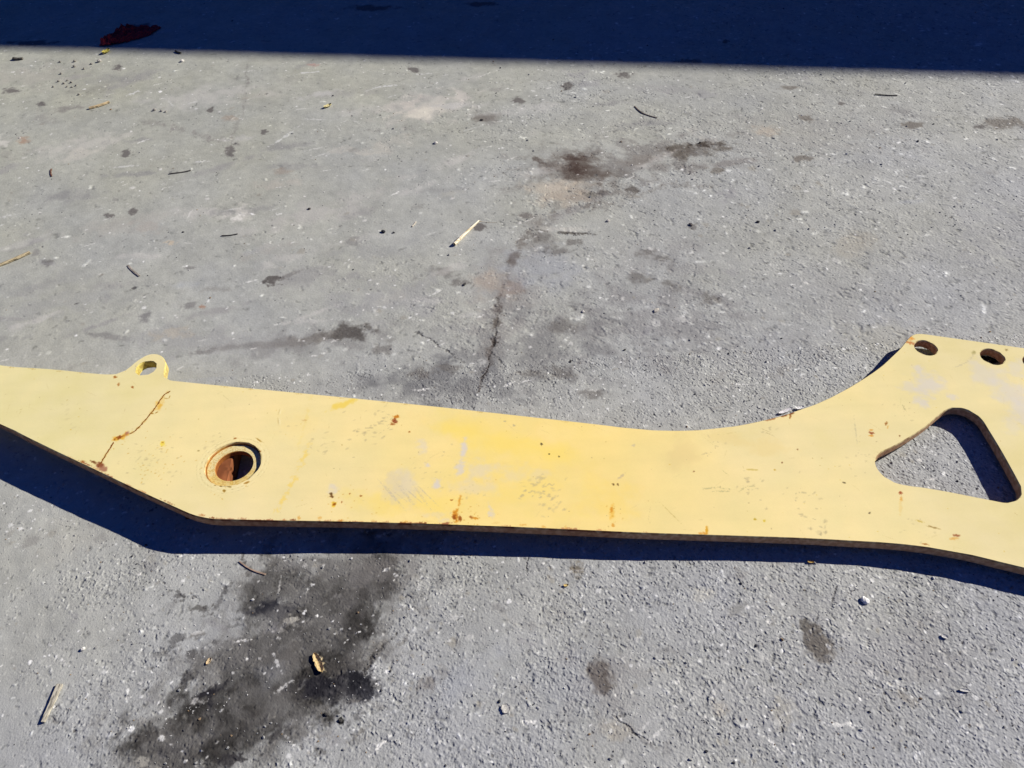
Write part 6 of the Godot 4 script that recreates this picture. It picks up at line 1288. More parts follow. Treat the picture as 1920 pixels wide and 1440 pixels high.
	scratch(-0.6742, -1.1651, -0.6619, -1.1659, 0.0010, grey(180, 165, 116), 0.77, 0.8, 0.3, -0.25)
	scratch(-0.6635, -1.1654, -0.6512, -1.1644, 0.0010, grey(180, 165, 116), 0.37, 0.8, 0.3, -0.25)
	scratch(-0.6528, -1.1646, -0.6409, -1.1619, 0.0010, grey(180, 165, 116), 0.50, 0.8, 0.3, -0.25)
	scratch(-0.6423, -1.1628, -0.6307, -1.1584, 0.0010, grey(180, 165, 116), 0.57, 0.8, 0.3, -0.25)
	scratch(-0.6324, -1.1585, -0.6217, -1.1525, 0.0010, grey(180, 165, 116), 0.61, 0.8, 0.3, -0.25)
	scratch(-0.6224, -1.1544, -0.6125, -1.1468, 0.0010, grey(180, 165, 116), 0.54, 0.8, 0.3, -0.25)
	scratch(-0.6144, -1.1471, -0.6058, -1.1383, 0.0010, grey(180, 165, 116), 0.52, 0.8, 0.3, -0.25)
	scratch(-0.6004, -1.1310, -0.5946, -1.1201, 0.0010, grey(180, 165, 116), 0.67, 0.8, 0.3, -0.25)
	scratch(-0.5884, -1.1012, -0.5877, -1.0888, 0.0010, grey(180, 165, 116), 0.51, 0.8, 0.3, -0.25)
	scratch(-0.5927, -1.0904, -0.5936, -1.0788, 0.0022, grey(242, 231, 180), 0.60, 0.8, 0.3, 0.18)
	scratch(-0.5933, -1.0803, -0.5959, -1.0690, 0.0022, grey(242, 231, 180), 0.40, 0.8, 0.3, 0.18)
	scratch(-0.5959, -1.0706, -0.6000, -1.0598, 0.0022, grey(242, 231, 180), 0.45, 0.8, 0.3, 0.18)
	scratch(-0.5994, -1.0612, -0.6051, -1.0511, 0.0022, grey(242, 231, 180), 0.59, 0.8, 0.3, 0.18)
	scratch(-0.6042, -1.0523, -0.6112, -1.0431, 0.0022, grey(242, 231, 180), 0.53, 0.8, 0.3, 0.18)
	scratch(-0.6099, -1.0440, -0.6183, -1.0359, 0.0022, grey(242, 231, 180), 0.51, 0.8, 0.3, 0.18)
	scratch(-0.6172, -1.0370, -0.6266, -1.0301, 0.0022, grey(242, 231, 180), 0.43, 0.8, 0.3, 0.18)
	scratch(-0.6248, -1.0303, -0.6352, -1.0248, 0.0022, grey(242, 231, 180), 0.64, 0.8, 0.3, 0.18)
	scratch(-0.6341, -1.0259, -0.6450, -1.0220, 0.0022, grey(242, 231, 180), 0.63, 0.8, 0.3, 0.18)
	scratch(-0.6434, -1.0219, -0.6549, -1.0196, 0.0022, grey(242, 231, 180), 0.37, 0.8, 0.3, 0.18)
	scratch(-0.6535, -1.0205, -0.6650, -1.0198, 0.0022, grey(242, 231, 180), 0.46, 0.8, 0.3, 0.18)
	scratch(-0.6635, -1.0195, -0.6751, -1.0204, 0.0022, grey(242, 231, 180), 0.42, 0.8, 0.3, 0.18)
	scratch(-0.6735, -1.0206, -0.6848, -1.0232, 0.0022, grey(242, 231, 180), 0.60, 0.8, 0.3, 0.18)
	scratch(-0.6836, -1.0219, -0.6945, -1.0261, 0.0022, grey(242, 231, 180), 0.30, 0.8, 0.3, 0.18)
	scratch(-0.6928, -1.0263, -0.7029, -1.0319, 0.0022, grey(242, 231, 180), 0.47, 0.8, 0.3, 0.18)
	scratch(-0.7019, -1.0308, -0.7111, -1.0378, 0.0022, grey(242, 231, 180), 0.46, 0.8, 0.3, 0.18)
	scratch(-0.7100, -1.0368, -0.7181, -1.0451, 0.0022, grey(242, 231, 180), 0.48, 0.8, 0.3, 0.18)
	scratch(-0.7175, -1.0436, -0.7244, -1.0531, 0.0022, grey(242, 231, 180), 0.45, 0.8, 0.3, 0.18)
	scratch(-0.7230, -1.0522, -0.7285, -1.0624, 0.0022, grey(242, 231, 180), 0.33, 0.8, 0.3, 0.18)
	scratch(-0.7280, -1.0610, -0.7320, -1.0719, 0.0022, grey(242, 231, 180), 0.36, 0.8, 0.3, 0.18)
	scratch(-0.7320, -1.0703, -0.7344, -1.0818, 0.0022, grey(242, 231, 180), 0.34, 0.8, 0.3, 0.18)
	scratch(-0.7333, -1.0804, -0.7340, -1.0919, 0.0022, grey(242, 231, 180), 0.35, 0.8, 0.3, 0.18)
	scratch(-0.7349, -1.0904, -0.7339, -1.1021, 0.0022, grey(242, 231, 180), 0.52, 0.8, 0.3, 0.18)
	scratch(-0.7340, -1.1006, -0.7314, -1.1119, 0.0022, grey(242, 231, 180), 0.41, 0.8, 0.3, 0.18)
	scratch(-0.7311, -1.1103, -0.7270, -1.1211, 0.0022, grey(242, 231, 180), 0.39, 0.8, 0.3, 0.18)
	scratch(-0.7276, -1.1197, -0.7220, -1.1298, 0.0022, grey(242, 231, 180), 0.32, 0.8, 0.3, 0.18)
	scratch(-0.7227, -1.1285, -0.7157, -1.1377, 0.0022, grey(242, 231, 180), 0.32, 0.8, 0.3, 0.18)
	scratch(-0.7168, -1.1366, -0.7085, -1.1447, 0.0022, grey(242, 231, 180), 0.42, 0.8, 0.3, 0.18)
	scratch(-0.7101, -1.1442, -0.7007, -1.1511, 0.0022, grey(242, 231, 180), 0.30, 0.8, 0.3, 0.18)
	scratch(-0.7018, -1.1500, -0.6915, -1.1554, 0.0022, grey(242, 231, 180), 0.47, 0.8, 0.3, 0.18)
	scratch(-0.6930, -1.1550, -0.6820, -1.1590, 0.0022, grey(242, 231, 180), 0.56, 0.8, 0.3, 0.18)
	scratch(-0.6834, -1.1582, -0.6721, -1.1606, 0.0022, grey(242, 231, 180), 0.40, 0.8, 0.3, 0.18)
	scratch(-0.6736, -1.1607, -0.6620, -1.1614, 0.0022, grey(242, 231, 180), 0.63, 0.8, 0.3, 0.18)
	scratch(-0.6635, -1.1617, -0.6518, -1.1608, 0.0022, grey(242, 231, 180), 0.53, 0.8, 0.3, 0.18)
	scratch(-0.6534, -1.1604, -0.6421, -1.1578, 0.0022, grey(242, 231, 180), 0.37, 0.8, 0.3, 0.18)
	scratch(-0.6436, -1.1582, -0.6328, -1.1540, 0.0022, grey(242, 231, 180), 0.37, 0.8, 0.3, 0.18)
	scratch(-0.6342, -1.1546, -0.6241, -1.1490, 0.0022, grey(242, 231, 180), 0.31, 0.8, 0.3, 0.18)
	scratch(-0.6250, -1.1503, -0.6157, -1.1432, 0.0022, grey(242, 231, 180), 0.32, 0.8, 0.3, 0.18)
	scratch(-0.6169, -1.1442, -0.6087, -1.1359, 0.0022, grey(242, 231, 180), 0.36, 0.8, 0.3, 0.18)
	scratch(-0.6098, -1.1370, -0.6029, -1.1276, 0.0022, grey(242, 231, 180), 0.64, 0.8, 0.3, 0.18)
	scratch(-0.6042, -1.1286, -0.5987, -1.1183, 0.0022, grey(242, 231, 180), 0.32, 0.8, 0.3, 0.18)
	scratch(-0.5993, -1.1197, -0.5954, -1.1088, 0.0022, grey(242, 231, 180), 0.59, 0.8, 0.3, 0.18)
	scratch(-0.5959, -1.1103, -0.5935, -1.0990, 0.0022, grey(242, 231, 180), 0.58, 0.8, 0.3, 0.18)
	scratch(-0.5936, -1.1005, -0.5929, -1.0889, 0.0022, grey(242, 231, 180), 0.48, 0.8, 0.3, 0.18)
	scratch(-0.5800, -1.0904, -0.5811, -1.0768, 0.0009, grey(190, 175, 124), 0.52, 0.8, 0.3, -0.15)
	scratch(-0.5803, -1.0785, -0.5834, -1.0650, 0.0009, grey(190, 175, 124), 0.28, 0.8, 0.3, -0.15)
	scratch(-0.5833, -1.0669, -0.5882, -1.0541, 0.0009, grey(190, 175, 124), 0.60, 0.8, 0.3, -0.15)
	scratch(-0.5872, -1.0556, -0.5939, -1.0436, 0.0009, grey(190, 175, 124), 0.50, 0.8, 0.3, -0.15)
	scratch(-0.6000, -1.0354, -0.6098, -1.0257, 0.0009, grey(190, 175, 124), 0.34, 0.8, 0.3, -0.15)
	scratch(-0.6087, -1.0271, -0.6198, -1.0190, 0.0009, grey(190, 175, 124), 0.59, 0.8, 0.3, -0.15)
	scratch(-0.6185, -1.0204, -0.6306, -1.0140, 0.0009, grey(190, 175, 124), 0.54, 0.8, 0.3, -0.15)
	scratch(-0.6288, -1.0144, -0.6417, -1.0097, 0.0009, grey(190, 175, 124), 0.51, 0.8, 0.3, -0.15)
	scratch(-0.6399, -1.0101, -0.6534, -1.0073, 0.0009, grey(190, 175, 124), 0.49, 0.8, 0.3, -0.15)
	scratch(-0.6516, -1.0074, -0.6653, -1.0065, 0.0009, grey(190, 175, 124), 0.45, 0.8, 0.3, -0.15)
	scratch(-0.6635, -1.0060, -0.6773, -1.0071, 0.0009, grey(190, 175, 124), 0.58, 0.8, 0.3, -0.15)
	scratch(-0.6870, -1.0105, -0.6997, -1.0154, 0.0009, grey(190, 175, 124), 0.33, 0.8, 0.3, -0.15)
	scratch(-0.7181, -1.0275, -0.7276, -1.0372, 0.0009, grey(190, 175, 124), 0.42, 0.8, 0.3, -0.15)
	scratch(-0.7268, -1.0356, -0.7349, -1.0467, 0.0009, grey(190, 175, 124), 0.30, 0.8, 0.3, -0.15)
	scratch(-0.7341, -1.0451, -0.7405, -1.0572, 0.0009, grey(190, 175, 124), 0.34, 0.8, 0.3, -0.15)
	scratch(-0.7395, -1.0557, -0.7441, -1.0686, 0.0009, grey(190, 175, 124), 0.46, 0.8, 0.3, -0.15)
	scratch(-0.7436, -1.0669, -0.7463, -1.0803, 0.0009, grey(190, 175, 124), 0.42, 0.8, 0.3, -0.15)
	scratch(-0.7467, -1.0785, -0.7475, -1.0922, 0.0009, grey(190, 175, 124), 0.57, 0.8, 0.3, -0.15)
	scratch(-0.7440, -1.1141, -0.7391, -1.1269, 0.0009, grey(190, 175, 124), 0.42, 0.8, 0.3, -0.15)
	scratch(-0.7394, -1.1251, -0.7328, -1.1371, 0.0009, grey(190, 175, 124), 0.45, 0.8, 0.3, -0.15)
	scratch(-0.7267, -1.1452, -0.7169, -1.1548, 0.0009, grey(190, 175, 124), 0.54, 0.8, 0.3, -0.15)
	scratch(-0.7180, -1.1533, -0.7070, -1.1614, 0.0009, grey(190, 175, 124), 0.48, 0.8, 0.3, -0.15)
	scratch(-0.7088, -1.1609, -0.6967, -1.1674, 0.0009, grey(190, 175, 124), 0.30, 0.8, 0.3, -0.15)
	scratch(-0.6982, -1.1664, -0.6853, -1.1711, 0.0009, grey(190, 175, 124), 0.29, 0.8, 0.3, -0.15)
	scratch(-0.6870, -1.1705, -0.6736, -1.1732, 0.0009, grey(190, 175, 124), 0.43, 0.8, 0.3, -0.15)
	scratch(-0.6289, -1.1663, -0.6169, -1.1596, 0.0009, grey(190, 175, 124), 0.39, 0.8, 0.3, -0.15)
	scratch(-0.6184, -1.1606, -0.6075, -1.1523, 0.0009, grey(190, 175, 124), 0.33, 0.8, 0.3, -0.15)
	scratch(-0.6083, -1.1542, -0.5986, -1.1443, 0.0009, grey(190, 175, 124), 0.56, 0.8, 0.3, -0.15)
	scratch(-0.6006, -1.1450, -0.5925, -1.1339, 0.0009, grey(190, 175, 124), 0.34, 0.8, 0.3, -0.15)
	scratch(-0.5932, -1.1356, -0.5868, -1.1235, 0.0009, grey(190, 175, 124), 0.31, 0.8, 0.3, -0.15)
	scratch(-0.5867, -1.1255, -0.5820, -1.1125, 0.0009, grey(190, 175, 124), 0.34, 0.8, 0.3, -0.15)
	scratch(-0.5836, -1.1139, -0.5809, -1.1005, 0.0009, grey(190, 175, 124), 0.49, 0.8, 0.3, -0.15)
	scratch(-0.5811, -1.1023, -0.5803, -1.0886, 0.0009, grey(190, 175, 124), 0.42, 0.8, 0.3, -0.15)
	scratch(-0.5835, -1.0904, -0.5845, -1.0773, 0.0024, grey(242, 231, 180), 0.24, 0.8, 0.3, 0.12)
	scratch(-0.5844, -1.0791, -0.5874, -1.0663, 0.0024, grey(242, 231, 180), 0.39, 0.8, 0.3, 0.12)
	scratch(-0.5872, -1.0680, -0.5919, -1.0558, 0.0024, grey(242, 231, 180), 0.43, 0.8, 0.3, 0.12)
	scratch(-0.5913, -1.0575, -0.5977, -1.0461, 0.0024, grey(242, 231, 180), 0.31, 0.8, 0.3, 0.12)
	scratch(-0.5965, -1.0474, -0.6045, -1.0370, 0.0024, grey(242, 231, 180), 0.22, 0.8, 0.3, 0.12)
	scratch(-0.6034, -1.0384, -0.6127, -1.0292, 0.0024, grey(242, 231, 180), 0.25, 0.8, 0.3, 0.12)
	scratch(-0.6112, -1.0301, -0.6218, -1.0224, 0.0024, grey(242, 231, 180), 0.27, 0.8, 0.3, 0.12)
	scratch(-0.6205, -1.0236, -0.6320, -1.0174, 0.0024, grey(242, 231, 180), 0.42, 0.8, 0.3, 0.12)
	scratch(-0.6302, -1.0175, -0.6426, -1.0130, 0.0024, grey(242, 231, 180), 0.44, 0.8, 0.3, 0.12)
	scratch(-0.6409, -1.0136, -0.6538, -1.0109, 0.0024, grey(242, 231, 180), 0.32, 0.8, 0.3, 0.12)
	scratch(-0.6521, -1.0111, -0.6652, -1.0103, 0.0024, grey(242, 231, 180), 0.31, 0.8, 0.3, 0.12)
	scratch(-0.6635, -1.0104, -0.6766, -1.0115, 0.0024, grey(242, 231, 180), 0.39, 0.8, 0.3, 0.12)
	scratch(-0.6749, -1.0113, -0.6877, -1.0142, 0.0024, grey(242, 231, 180), 0.32, 0.8, 0.3, 0.12)
	scratch(-0.6860, -1.0138, -0.6983, -1.0185, 0.0024, grey(242, 231, 180), 0.30, 0.8, 0.3, 0.12)
	scratch(-0.6969, -1.0172, -0.7085, -1.0237, 0.0024, grey(242, 231, 180), 0.38, 0.8, 0.3, 0.12)
	scratch(-0.7065, -1.0235, -0.7169, -1.0314, 0.0024, grey(242, 231, 180), 0.33, 0.8, 0.3, 0.12)
	scratch(-0.7162, -1.0296, -0.7255, -1.0390, 0.0024, grey(242, 231, 180), 0.26, 0.8, 0.3, 0.12)
	scratch(-0.7241, -1.0379, -0.7319, -1.0485, 0.0024, grey(242, 231, 180), 0.31, 0.8, 0.3, 0.12)
	scratch(-0.7308, -1.0472, -0.7369, -1.0588, 0.0024, grey(242, 231, 180), 0.34, 0.8, 0.3, 0.12)
	scratch(-0.7365, -1.0571, -0.7410, -1.0695, 0.0024, grey(242, 231, 180), 0.31, 0.8, 0.3, 0.12)
	scratch(-0.7398, -1.0680, -0.7425, -1.0808, 0.0024, grey(242, 231, 180), 0.21, 0.8, 0.3, 0.12)
	scratch(-0.7432, -1.0790, -0.7440, -1.0922, 0.0024, grey(242, 231, 180), 0.31, 0.8, 0.3, 0.12)
	scratch(-0.7435, -1.0904, -0.7424, -1.1035, 0.0024, grey(242, 231, 180), 0.38, 0.8, 0.3, 0.12)
	scratch(-0.7425, -1.1018, -0.7396, -1.1145, 0.0024, grey(242, 231, 180), 0.35, 0.8, 0.3, 0.12)
	scratch(-0.7407, -1.1131, -0.7359, -1.1254, 0.0024, grey(242, 231, 180), 0.29, 0.8, 0.3, 0.12)
	scratch(-0.7359, -1.1235, -0.7295, -1.1349, 0.0024, grey(242, 231, 180), 0.40, 0.8, 0.3, 0.12)
	scratch(-0.7305, -1.1335, -0.7225, -1.1438, 0.0024, grey(242, 231, 180), 0.43, 0.8, 0.3, 0.12)
	scratch(-0.7235, -1.1424, -0.7142, -1.1516, 0.0024, grey(242, 231, 180), 0.21, 0.8, 0.3, 0.12)
	scratch(-0.7161, -1.1511, -0.7054, -1.1589, 0.0024, grey(242, 231, 180), 0.34, 0.8, 0.3, 0.12)
	scratch(-0.7065, -1.1574, -0.6950, -1.1635, 0.0024, grey(242, 231, 180), 0.24, 0.8, 0.3, 0.12)
	scratch(-0.6967, -1.1632, -0.6844, -1.1676, 0.0024, grey(242, 231, 180), 0.31, 0.8, 0.3, 0.12)
	scratch(-0.6859, -1.1666, -0.6731, -1.1692, 0.0024, grey(242, 231, 180), 0.21, 0.8, 0.3, 0.12)
	scratch(-0.6749, -1.1694, -0.6618, -1.1702, 0.0024, grey(242, 231, 180), 0.22, 0.8, 0.3, 0.12)
	scratch(-0.6635, -1.1703, -0.6504, -1.1692, 0.0024, grey(242, 231, 180), 0.29, 0.8, 0.3, 0.12)
	scratch(-0.6521, -1.1695, -0.6394, -1.1666, 0.0024, grey(242, 231, 180), 0.38, 0.8, 0.3, 0.12)
	scratch(-0.6408, -1.1678, -0.6285, -1.1630, 0.0024, grey(242, 231, 180), 0.20, 0.8, 0.3, 0.12)
	scratch(-0.6302, -1.1635, -0.6187, -1.1570, 0.0024, grey(242, 231, 180), 0.42, 0.8, 0.3, 0.12)
	scratch(-0.6204, -1.1574, -0.6101, -1.1495, 0.0024, grey(242, 231, 180), 0.31, 0.8, 0.3, 0.12)
	scratch(-0.6114, -1.1505, -0.6023, -1.1412, 0.0024, grey(242, 231, 180), 0.32, 0.8, 0.3, 0.12)
	scratch(-0.6032, -1.1427, -0.5955, -1.1321, 0.0024, grey(242, 231, 180), 0.22, 0.8, 0.3, 0.12)
	scratch(-0.5961, -1.1337, -0.5900, -1.1221, 0.0024, grey(242, 231, 180), 0.39, 0.8, 0.3, 0.12)
	scratch(-0.5910, -1.1236, -0.5865, -1.1113, 0.0024, grey(242, 231, 180), 0.27, 0.8, 0.3, 0.12)
	scratch(-0.5867, -1.1130, -0.5841, -1.1001, 0.0024, grey(242, 231, 180), 0.39, 0.8, 0.3, 0.12)
	scratch(-0.5844, -1.1018, -0.5836, -1.0887, 0.0024, grey(242, 231, 180), 0.43, 0.8, 0.3, 0.12)
	mark(-0.675, -1.167, 0.0052, 0.0003, 0.0007, 0.0034, grey(146, 76, 19), 0.90, 0.60, 0.30, -0.10)
	mark(-0.617, -1.159, 0.0112, 0.0091, -0.0008, 0.0021, grey(165, 126, 48), 0.90, 0.60, 0.30, -0.10)
	mark(-0.691, -1.029, 0.0037, 0.0002, 0.0005, 0.0023, grey(126, 97, 39), 0.90, 0.60, 0.30, -0.10)
	mark(-0.677, -1.026, 0.0049, 0.0003, 0.0005, 0.0023, grey(126, 97, 39), 0.90, 0.60, 0.30, -0.10)
	mark(-0.657, -1.023, 0.0061, 0.0003, 0.0005, 0.0022, grey(136, 107, 39), 0.90, 0.60, 0.30, -0.10)
	mark(-0.667, -1.013, 0.0049, 0.0002, 0.0010, 0.0045, grey(146, 107, 29), 0.90, 0.60, 0.30, -0.10)
	mark(-0.620, -1.033, 0.0079, -0.0047, 0.0020, 0.0035, grey(165, 116, 39), 0.90, 0.60, 0.30, -0.10)
	mark(-0.607, -1.124, 0.0038, 0.0002, 0.0006, 0.0032, grey(146, 76, 19), 0.70, 0.60, 0.30, -0.10)
	mark(-0.755, -1.133, 0.0038, 0.0002, 0.0006, 0.0024, grey(155, 136, 78), 0.90, 0.60, 0.30, -0.10)
	peppering(-0.355, -1.178, 0.057, 34, grey(186, 171, 128), 0.80, 0.0060)
	peppering(-0.312, -1.201, 0.026, 12, grey(186, 171, 128), 0.60, 0.0060)
	peppering(0.049, -0.999, 0.031, 14, grey(186, 171, 128), 0.60, 0.0080)
	peppering(0.076, -0.954, 0.040, 30, grey(186, 171, 128), 0.60, 0.0060)
	peppering(0.035, -0.970, 0.036, 14, grey(186, 171, 128), 0.80, 0.0060)
	peppering(-0.854, -1.118, 0.070, 26, grey(186, 171, 128), 0.60, 0.0050)
	peppering(-0.858, -1.131, 0.090, 30, grey(186, 171, 128), 0.50, 0.0030)
	peppering(-0.901, -1.109, 0.038, 10, grey(186, 171, 128), 0.50, 0.0060)
	peppering(-0.466, -1.138, 0.044, 16, grey(186, 171, 128), 0.60, 0.0060)
	peppering(-0.725, -1.159, 0.031, 12, grey(186, 171, 128), 0.50, 0.0070)
	peppering(-0.543, -1.180, 0.039, 8, grey(186, 171, 128), 0.40, 0.0040)
	peppering(0.530, -0.974, 0.031, 18, grey(186, 171, 128), 0.70, 0.0050)
	peppering(0.629, -0.940, 0.047, 18, grey(186, 171, 128), 0.70, 0.0050)
	peppering(0.647, -0.849, 0.032, 16, grey(186, 171, 128), 0.80, 0.0060)
	peppering(0.474, -1.101, 0.033, 8, grey(186, 171, 128), 0.70, 0.0050)
	peppering(0.608, -1.127, 0.025, 6, grey(186, 171, 128), 0.60, 0.0060)
	peppering(0.775, -1.014, 0.036, 12, grey(186, 171, 128), 0.50, 0.0040)
	peppering(0.453, -1.062, 0.020, 6, grey(186, 171, 128), 0.70, 0.0050)
	peppering(0.947, -1.168, 0.031, 12, grey(186, 171, 128), 0.50, 0.0050)
	peppering(-1.120, -1.280, 0.054, 16, grey(186, 171, 128), 0.30, 0.0070)
	peppering(-0.684, -1.329, 0.055, 8, grey(186, 171, 128), 0.30, 0.0040)
	peppering(-0.321, -1.237, 0.040, 10, grey(186, 171, 128), 0.60, 0.0050)
	peppering(0.845, -0.826, 0.045, 12, grey(186, 171, 128), 0.50, 0.0040)
	peppering(0.822, -1.043, 0.022, 14, grey(186, 171, 128), 0.50, 0.0030)
	peppering(-0.183, -1.049, 0.062, 24, grey(186, 171, 128), 0.50, 0.0040)
	peppering(-0.109, -0.956, 0.071, 26, grey(186, 171, 128), 0.50, 0.0030)
	peppering(-0.840, -1.114, 0.076, 40, grey(190, 136, 39), 0.80, 0.0024)
	peppering(-0.109, -0.921, 0.070, 26, grey(190, 136, 39), 0.80, 0.0024)
	peppering(-0.319, -0.918, 0.140, 30, grey(190, 136, 39), 0.80, 0.0024)
	peppering(-0.669, -1.021, 0.049, 14, grey(190, 136, 39), 0.80, 0.0024)
	peppering(-0.856, -1.083, 0.050, 14, grey(190, 136, 39), 0.80, 0.0024)
	peppering(-0.396, -0.971, 0.048, 14, grey(190, 136, 39), 0.80, 0.0024)
	peppering(0.208, -0.912, 0.035, 10, grey(190, 136, 39), 0.80, 0.0024)
	peppering(-0.937, -1.184, 0.039, 10, grey(190, 136, 39), 0.80, 0.0024)
	scratch(0.413, -0.963, 0.449, -0.965, 0.0026, grey(171, 163, 116), 0.60, 0.80, 1.00, 0.00)
	scratch(0.449, -0.965, 0.480, -0.958, 0.0026, grey(171, 163, 116), 0.60, 0.80, 1.00, 0.00)
	scratch(0.435, -0.956, 0.483, -0.953, 0.0021, grey(171, 163, 116), 0.60, 0.80, 1.00, 0.00)
	scratch(0.494, -0.951, 0.515, -0.965, 0.0019, grey(171, 163, 116), 0.60, 0.80, 0.90, 0.00)
	scratch(0.515, -0.965, 0.537, -0.964, 0.0019, grey(171, 163, 116), 0.60, 0.80, 0.90, 0.00)
	scratch(0.316, -0.928, 0.351, -0.873, 0.0012, grey(171, 146, 78), 0.60, 0.70, 0.50, 0.00)
	scratch(0.469, -1.015, 0.483, -0.996, 0.0012, grey(180, 171, 116), 0.50, 0.60, 0.60, 0.00)
	scratch(-0.751, -1.325, -0.699, -1.275, 0.0012, grey(194, 180, 126), 0.50, 0.60, 0.60, 0.00)
	scratch(0.588, -1.133, 0.615, -1.115, 0.0015, grey(184, 165, 116), 0.60, 0.60, 0.60, 0.00)
	scratch(0.598, -1.119, 0.618, -1.105, 0.0015, grey(175, 155, 107), 0.60, 0.60, 0.60, 0.00)
	scratch(0.956, -1.191, 0.958, -1.166, 0.0021, grey(171, 163, 116), 0.70, 0.60, 0.60, 0.00)
	scratch(0.827, -1.161, 0.799, -1.052, 0.0013, grey(180, 171, 136), 0.50, 0.80, 1.20, 0.00)
	scratch(1.140, -1.304, 1.185, -1.327, 0.0030, grey(194, 182, 146), 0.60, 0.80, 1.20, 0.00)
	scratch(1.185, -1.327, 1.216, -1.355, 0.0030, grey(194, 182, 146), 0.60, 0.80, 1.20, 0.00)
	mark(1.214, -1.357, 0.0069, 0.0004, -0.0045, 0.0097, grey(155, 144, 87), 0.70, 0.70, 0.35, 0.00)
	mark(1.303, -1.362, 0.0055, 0.0003, -0.0029, 0.0059, grey(136, 116, 68), 0.80, 0.70, 0.35, 0.00)
	mark(-1.058, -1.129, 0.0211, 0.0111, -0.0000, 0.0029, grey(190, 136, 87), 0.41, 0.70, 0.80, 0.00)
	mark(-1.013, -1.108, 0.0198, 0.0105, -0.0001, 0.0032, grey(146, 85, 58), 0.84, 0.70, 0.80, 0.00)
	mark(-0.982, -1.090, 0.0097, 0.0051, -0.0001, 0.0042, grey(190, 136, 87), 0.56, 0.70, 0.80, 0.00)
	mark(-0.950, -1.071, 0.0181, 0.0096, -0.0001, 0.0032, grey(146, 85, 58), 0.67, 0.70, 0.80, 0.00)
	mark(-0.927, -1.055, 0.0117, 0.0062, -0.0002, 0.0030, grey(116, 58, 29), 0.51, 0.70, 0.80, 0.00)
	mark(-0.890, -1.039, 0.0161, 0.0085, -0.0002, 0.0032, grey(146, 85, 58), 0.40, 0.70, 0.80, 0.00)
	mark(-0.854, -1.020, 0.0145, 0.0077, -0.0002, 0.0027, grey(190, 136, 87), 0.78, 0.70, 0.80, 0.00)
	mark(-0.829, -1.003, 0.0168, 0.0088, -0.0003, 0.0029, grey(146, 85, 58), 0.67, 0.70, 0.80, 0.00)
	mark(-0.786, -0.987, 0.0177, 0.0094, -0.0003, 0.0025, grey(116, 58, 29), 0.55, 0.70, 0.80, 0.00)
	mark(-0.702, -0.949, 0.0088, 0.0008, 0.0009, 0.0042, grey(190, 136, 87), 0.86, 0.70, 0.80, 0.00)
	mark(-0.676, -0.941, 0.0089, 0.0008, 0.0006, 0.0031, grey(116, 58, 29), 0.81, 0.70, 0.80, 0.00)
	mark(-0.659, -0.938, 0.0153, 0.0014, 0.0005, 0.0026, grey(146, 85, 58), 0.48, 0.70, 0.80, 0.00)
	mark(-0.634, -0.936, 0.0107, 0.0010, 0.0005, 0.0026, grey(146, 85, 58), 0.56, 0.70, 0.80, 0.00)
	mark(-0.608, -0.935, 0.0118, 0.0011, 0.0008, 0.0043, grey(146, 85, 58), 0.45, 0.70, 0.80, 0.00)
	mark(-0.574, -0.930, 0.0083, 0.0007, 0.0004, 0.0027, grey(146, 85, 58), 0.89, 0.70, 0.80, 0.00)
	mark(-0.548, -0.929, 0.0120, 0.0011, 0.0004, 0.0027, grey(146, 85, 58), 0.79, 0.70, 0.80, 0.00)
	mark(-0.515, -0.927, 0.0082, 0.0007, 0.0004, 0.0032, grey(190, 136, 87), 0.88, 0.70, 0.80, 0.00)
	mark(-0.496, -0.926, 0.0076, 0.0007, 0.0005, 0.0041, grey(116, 58, 29), 0.87, 0.70, 0.80, 0.00)
	mark(-0.440, -0.920, 0.0077, 0.0007, 0.0004, 0.0038, grey(190, 136, 87), 0.63, 0.70, 0.80, 0.00)
	mark(-0.419, -0.920, 0.0092, 0.0008, 0.0003, 0.0033, grey(146, 85, 58), 0.50, 0.70, 0.80, 0.00)
	mark(-0.392, -0.919, 0.0156, 0.0014, 0.0004, 0.0043, grey(190, 136, 87), 0.89, 0.70, 0.80, 0.00)
	mark(-0.363, -0.915, 0.0184, 0.0017, 0.0002, 0.0022, grey(146, 85, 58), 0.73, 0.70, 0.80, 0.00)
	mark(-0.345, -0.912, 0.0148, 0.0013, 0.0003, 0.0038, grey(190, 136, 87), 0.63, 0.70, 0.80, 0.00)
	mark(-0.317, -0.913, 0.0106, 0.0010, 0.0002, 0.0029, grey(146, 85, 58), 0.56, 0.70, 0.80, 0.00)
	mark(-0.291, -0.911, 0.0079, 0.0007, 0.0001, 0.0030, grey(146, 85, 58), 0.44, 0.70, 0.80, 0.00)
	mark(-0.254, -0.907, 0.0115, 0.0010, 0.0001, 0.0028, grey(116, 58, 29), 0.74, 0.70, 0.80, 0.00)
	mark(-0.229, -0.905, 0.0173, 0.0016, 0.0001, 0.0023, grey(146, 85, 58), 0.81, 0.70, 0.80, 0.00)
	mark(-0.211, -0.904, 0.0120, 0.0011, 0.0001, 0.0037, grey(116, 58, 29), 0.84, 0.70, 0.80, 0.00)
	mark(-0.179, -0.899, 0.0071, 0.0006, 0.0000, 0.0041, grey(116, 58, 29), 0.49, 0.70, 0.80, 0.00)
	mark(-0.159, -0.900, 0.0151, 0.0014, -0.0000, 0.0042, grey(146, 85, 58), 0.82, 0.70, 0.80, 0.00)
	mark(-0.142, -0.895, 0.0170, 0.0015, -0.0000, 0.0024, grey(116, 58, 29), 0.49, 0.70, 0.80, 0.00)
	mark(-0.030, -0.888, 0.0126, 0.0011, -0.0002, 0.0028, grey(146, 85, 58), 0.49, 0.70, 0.80, 0.00)
